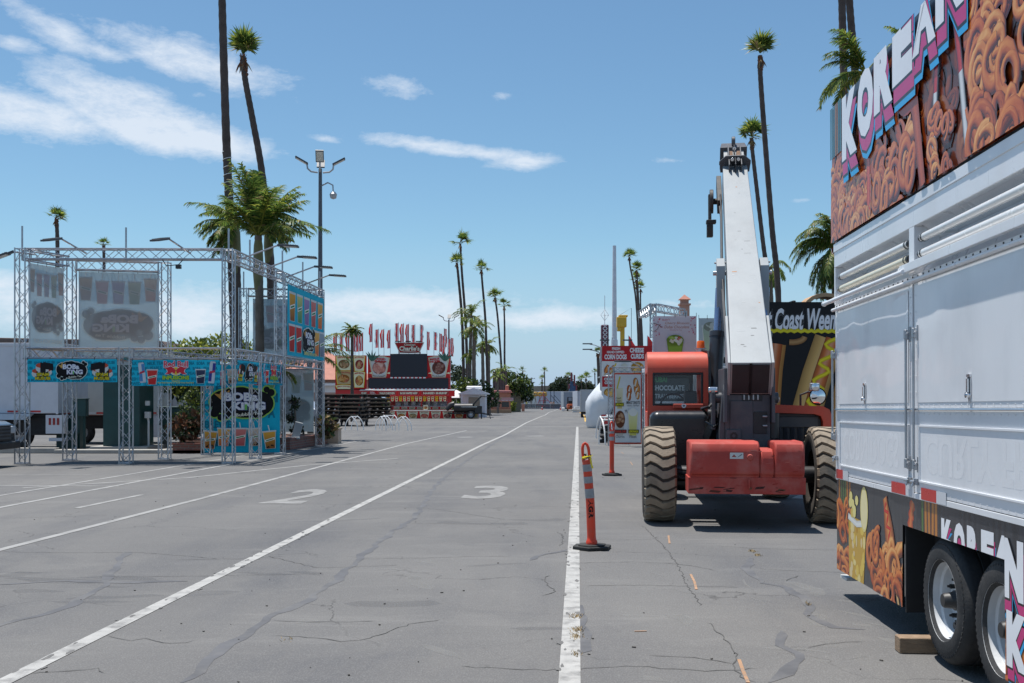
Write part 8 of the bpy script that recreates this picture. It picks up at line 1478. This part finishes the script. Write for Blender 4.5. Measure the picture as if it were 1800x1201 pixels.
far = [((919, 652), 255, 1.2, 'far palm with a full crown right of the broadleaf trees'), ((915, 661), 270, .8, 'thin smaller far palm leaning on the full crowned one'), ((924, 674), 250, 1.3, 'low bushy far palm over the golden ride fronts'), ((957, 653), 262, 1.15, 'tallest far palm in the middle of the road view'), ((953, 666), 266, 1.1, 'shorter far palm left of the tallest middle one'), ((952, 677), 272, .9, 'lowest far palm beside the tan roofed house'), ((998, 662), 290, 1.5, 'bushy far palm left of the blue ride tower'), ((1030, 664), 300, 1.9, 'large far palm above the grey cargo trailer'), ((1022, 668), 310, 1.6, 'second large far palm left of the one above the trailer'), ((1045.5, 655), 290, 1.2, 'far palm alone at the left of the inflated tarp')]
for i, ((px, py), Y, rc, l) in enumerate(far): palm(l, Y, [(px + 1, 718), (px + .8, 695), (px, py)], r0=.2, r1=.15, Rc=rc * 1.15, seed=70 + i, n=14, ring=1.2, trn=6, blades=8, group=FG, boots=False)
palm('small fan palm behind the two armed street lamp', 70, [(1054, 740), (1053, 680), (1051, 622)], r0=.13, r1=.1, Rc=.45, seed=85, n=12, ring=.6, trn=7, blades=10)
# --- right hand palms
palm('tall slim palm with a curving trunk right of the boom, crown in clear sky', 40, [(1370, 740), (1368, 520), (1357, 400), (1345, 250), (1337, 140), (1336, 98)], r0=.125, r1=.085, Rc=1.0, seed=91, n=30, ring=.2, tied=1.1, lean=(.12, 0)); palm('tall palm leaning out behind the boom head', 60, [(1362, 740), (1355, 520), (1343, 440), (1330, 330), (1322, 260), (1321, 243)], r0=.14, r1=.1, Rc=1.15, seed=92, n=30, ring=.25, tied=.5)
palm('dark palm trunk leaving the top of the picture, left of two', 33, [(1490, 760), (1486, 400), (1484, 180), (1480, 0), (1478, -160)], r0=.125, r1=.11, Rc=1.3, seed=93, n=20, ring=.2, group='pair of trunks behind the trailer banner'); palm('dark palm trunk leaving the top of the picture, right of two', 34, [(1520, 760), (1512, 400), (1505, 160), (1493, 0), (1487, -140)], r0=.125, r1=.11, Rc=1.3, seed=94, n=20, ring=.2, group='pair of trunks behind the trailer banner')
palm('feather palm with long fronds swept left above the trailer banner', 22, [(1545, 800), (1540, 500), (1522, 128)], kind='feather', r0=.13, r1=.1, Rc=1.25, seed=95, n=20, tm=TRK, nl=44, emin=-10, emax=70, lw=.036, name='feather_palm', azs=[3.14, 2.8, .3, 3.5, 2.2, .05, 3.3, .9], hang_=.7); palm('feather palm tip just showing over the trailer banner lettering', 23, [(1612, 800), (1605, 500), (1600, 95)], kind='feather', r0=.13, r1=.1, Rc=.9, seed=96, n=16, tm=TRK, nl=34, emin=10, emax=85, lw=.035, name='feather_palm')
palm('shaggy feather palm with hanging fronds behind the hot dog stand', 25, [(1470, 800), (1473, 600), (1470, 438)], kind='feather', r0=.14, r1=.12, Rc=1.2, seed=97, n=44, tm=TRK2, nl=46, emin=-65, emax=80, lw=.034, name='feather_palm', azs=[3.14, 3.6, 2.7, 4.3, 5.2, 3.0], droop=1.45, hang_=1.3); palm('small dark palm frond clump between the boom and the hot dog stand', 44, [(1354, 760), (1354, 600), (1353, 470)], kind='feather', r0=.14, r1=.12, Rc=1.3, seed=98, n=12, tm=TRK2, nl=26, emin=-60, emax=50, lw=.045, name='feather_palm', droop=1.5, hang_=1.4)
RG = 'four slender palms behind the corn dog stand'
for i, (trk, l) in enumerate((([(1123, 735), (1122, 600), (1117, 520), (1108, 470), (1106, 452)], 'leftmost and tallest of four slender palms behind the corn dog stand'), ([(1126, 735), (1125, 600), (1122, 520), (1119, 475)], 'second tallest of four slender palms, straight trunk'), ([(1129, 735), (1127, 600), (1121, 530), (1118, 492)], 'third of four slender palms, crossing behind the straight one'), ([(1131, 735), (1129, 600), (1126, 540), (1126, 508)], 'shortest and rightmost of four slender palms'))): palm(l, 95 + i * 2, trk, r0=.1, r1=.065, Rc=.85, seed=101 + i, n=20, ring=.4, trn=8, blades=11, group=RG)
# --- broadleaf trees and shrubs
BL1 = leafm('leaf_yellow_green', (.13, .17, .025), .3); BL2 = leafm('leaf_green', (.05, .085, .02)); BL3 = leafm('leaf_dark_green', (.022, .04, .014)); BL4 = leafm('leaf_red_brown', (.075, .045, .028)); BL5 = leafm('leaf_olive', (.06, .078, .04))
def clump_tree(label, loc, blobs, mats, n, ls, seed=1, name='broadleaf_tree', cat='tree', trunk_h=None, group=None, tr=.1):
    t = thing(name, label, cat, loc, 0, group); rd = random.Random(seed); mb = MB(); tot = sum(b[3] * b[4] for b in blobs)
    for (x, y, z, rx, rz) in blobs:
        k = int(n * rx * rz / tot)
        for i in range(k):
            v = Vector((rd.gauss(0, 1), rd.gauss(0, 1), rd.gauss(0, 1))).normalized() * rd.uniform(.45, 1.08) ** .6; p = Vector((x + v.x * rx, y + v.y * rx, z + v.z * rz)); d = Vector((rd.gauss(0, 1), rd.gauss(0, 1), rd.gauss(.2, .7))).normalized(); u = d.cross(Vector((rd.gauss(0, 1), rd.gauss(0, 1), rd.gauss(0, 1)))).normalized(); l = ls * rd.uniform(.6, 1.4); s = d.cross(u)
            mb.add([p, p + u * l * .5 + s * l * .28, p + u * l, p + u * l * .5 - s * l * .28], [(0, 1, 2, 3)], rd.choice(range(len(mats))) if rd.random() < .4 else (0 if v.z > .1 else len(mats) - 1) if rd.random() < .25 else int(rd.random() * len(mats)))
    mb.build('crown' if cat == 'tree' else 'foliage', mats, t, smooth=0)
    if trunk_h:
        mb = MB(); mb.tube([(0, 0, 0), (.05, 0, trunk_h * .5), (0, .05, trunk_h)], [tr * 1.3, tr, tr * .7], 8)
        for (x, y, z, rx, rz) in blobs: mb.tube([(0, .05, trunk_h * .8), ((x) * .6, y * .6, (z + trunk_h) * .5), (x, y, z)], [tr * .6, tr * .4, tr * .2], 6)
        mb.build('trunk', TRK2, t)
    return t
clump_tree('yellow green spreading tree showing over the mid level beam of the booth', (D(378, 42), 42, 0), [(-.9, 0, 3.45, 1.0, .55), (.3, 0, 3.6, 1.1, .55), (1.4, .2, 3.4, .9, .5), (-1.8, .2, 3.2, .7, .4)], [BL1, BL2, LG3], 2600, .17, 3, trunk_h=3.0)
clump_tree('leafy green shrub behind the red banner bay of the booth', (D(343, 33), 33, .25), [(0, 0, 1.2, .5, .5), (.3, .1, 1.7, .45, .45), (-.2, 0, .8, .4, .4)], [BL1, BL2, BL3], 1100, .1, 4, 'shrub', 'shrub'); clump_tree('dark red brown spiky shrub in the small brick planter', (D(322, 31.4), 31.4, .37), [(0, 0, .35, .45, .38), (.25, .1, .5, .35, .4)], [BL4, DEAD, BL3], 900, .16, 5, 'shrub', 'shrub')
t = clump_tree('shrub with hanging palm like leaves and an orange flower behind the booth', (D(330, 36), 36, 0), [(0, 0, 2.2, .8, .5), (.5, 0, 1.9, .5, .5)], [BL2, LG3, BL3], 900, .25, 6, 'shrub', 'shrub', trunk_h=1.8, tr=.06)
clump_tree('dry spiky plant in the brick planter by the far post of the booth', (D(568, 35.6), 36.2, .3), [(0, 0, .35, .3, .38)], [STRAW, BL4, BL2], 300, .2, 7, 'shrub', 'shrub'); t = clump_tree('dark leafed potted plant in front of the shaded mesh banner', (D(511, 33.8), 34.3, .3), [(0, 0, 1.15, .16, .2), (-.1, 0, .7, .16, .15), (.1, 0, .3, .22, .15)], [BL3, BLACK, BL3], 340, .12, 8, 'shrub', 'shrub', trunk_h=1.3, tr=.03)
mb = MB(); feather_crown(mb, (0, 0, 2.2), .8, 77, 9, nl=22, emin=-40, emax=60, lw=.04); t = thing('feather_palm', 'small feather palm leaning out beside the teal poster inside the booth', 'palm tree', (D(495, 33), 33.2, .3)); mb.build('crown', LEAVES, t, smooth=0); mb = MB(); mb.tube([(0, 0, 0), (.02, 0, 1.2), (0, 0, 2.2)], .05, 8); mb.build('trunk', TRK2, t)
mb = MB(); mb.obox((0, 0, .28), (.26, .05, .55), Matrix.Rotation(.25, 3, 'Y')); mb.obox((-.1, -.1, .04), (.4, .12, .08)); o = mb.build('white_board', mat('board_grey', (.42, .43, .43), rough=.6), bevel=.02, loc=(D(518, 33.6), 34.0, .31)); tag(o, 'white board leaning among the plants in the brick planter', 'board')
clump_tree('yellow green shrub mass between the chicken stand and the white shed', (D(822, 104), 104, gz(104)), [(-1.0, 0, 1.9, 1.3, 1.3), (-.1, .3, 2.7, 1.2, 1.0), (-1.7, .2, 1.2, .9, .9)], [BL1, BL2, BL3], 1600, .32, 9, 'shrub', 'shrub'); clump_tree('dark green shrub behind the white shed roof', (D(843, 108), 108, gz(108)), [(0, 0, 2.3, 1.3, 1.2), (1.0, .3, 1.8, 1.0, 1.0)], [BL2, BL3], 1200, .32, 10, 'shrub', 'shrub'); clump_tree('low green bush under the white patio umbrella', (D(803, 97), 97, 0), [(0, 0, .9, .8, .5), (-.6, 0, .7, .5, .4)], [BL1, BL2], 500, .22, 11, 'shrub', 'shrub')
clump_tree('dark small tree peeking past the right edge of the chicken stand', (D(796, 170), 170, gz(170)), [(0, 0, 6.2, 1.8, 1.4), (1.5, 0, 5.6, 1.5, 1.2)], [BL5, BL3], 700, .5, 12, trunk_h=5)
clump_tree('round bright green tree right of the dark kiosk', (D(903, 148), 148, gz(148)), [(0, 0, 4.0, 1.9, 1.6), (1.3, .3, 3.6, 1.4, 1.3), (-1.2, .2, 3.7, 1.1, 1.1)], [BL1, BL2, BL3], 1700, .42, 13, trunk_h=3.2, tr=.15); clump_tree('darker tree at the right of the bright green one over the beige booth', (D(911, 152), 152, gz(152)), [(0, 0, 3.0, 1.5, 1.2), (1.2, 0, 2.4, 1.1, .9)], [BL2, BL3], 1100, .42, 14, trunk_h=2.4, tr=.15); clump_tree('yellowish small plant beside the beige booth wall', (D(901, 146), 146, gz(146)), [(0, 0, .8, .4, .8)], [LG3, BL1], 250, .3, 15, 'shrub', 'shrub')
FT = 'dark trees on the far right horizon'
for i, (px, py, w, h, Y, l) in enumerate(((972, 680, 12, 10, 330, 'leftmost dark tree of the far row, low and round'), (984, 674, 16, 16, 326, 'second dark tree of the far row, beside the low round one'), (997, 672, 15, 18, 332, 'tall dark tree of the far row left of the blue ride tower'), (1019, 678, 16, 13, 328, 'dark tree of the far row right of the blue ride tower'), (1034, 679, 15, 12, 334, 'rightmost dark tree of the far row behind the inflated tarp'))):
    k = Y / 1850; zc = 1.6 + (702 - py) * k - gz(Y); clump_tree(l, (D(px, Y), Y, gz(Y)), [(0, 0, zc, w * .55 * k, h * .62 * k), (-w * .35 * k, 0, zc - 1.2, w * .42 * k, h * .5 * k), (w * .35 * k, .3, zc - 1.0, w * .42 * k, h * .5 * k), (0, 0, zc * .45, w * .55 * k, zc * .4)], [BL5, BL3, BL5], 1500, .75, 20 + i, trunk_h=zc * .7, tr=.25, group=FT)
rd = random.Random(9)
mb = MB()
for i in range(900):
    x = rd.uniform(-260, 330); Y = rd.uniform(400, 470); r_ = rd.uniform(1.2, 3.2)
    for q in range(5): p = Vector((x + rd.gauss(0, 2.2), Y + rd.gauss(0, 2), gz(Y) + rd.uniform(0, 2.6))); d = Vector((rd.gauss(0, 1), rd.gauss(0, 1), rd.gauss(0, 1))).normalized(); u = d.orthogonal().normalized(); s = d.cross(u); mb.add([p - u * r_ * .5, p + s * r_ * .4, p + u * r_ * .6, p - s * r_ * .4], [(0, 1, 2, 3)], i % 2)
tag(mb.build('tree_belt', [BL5, BL3], smooth=0), 'low far belt of dark trees closing the horizon', 'trees', kind='stuff')
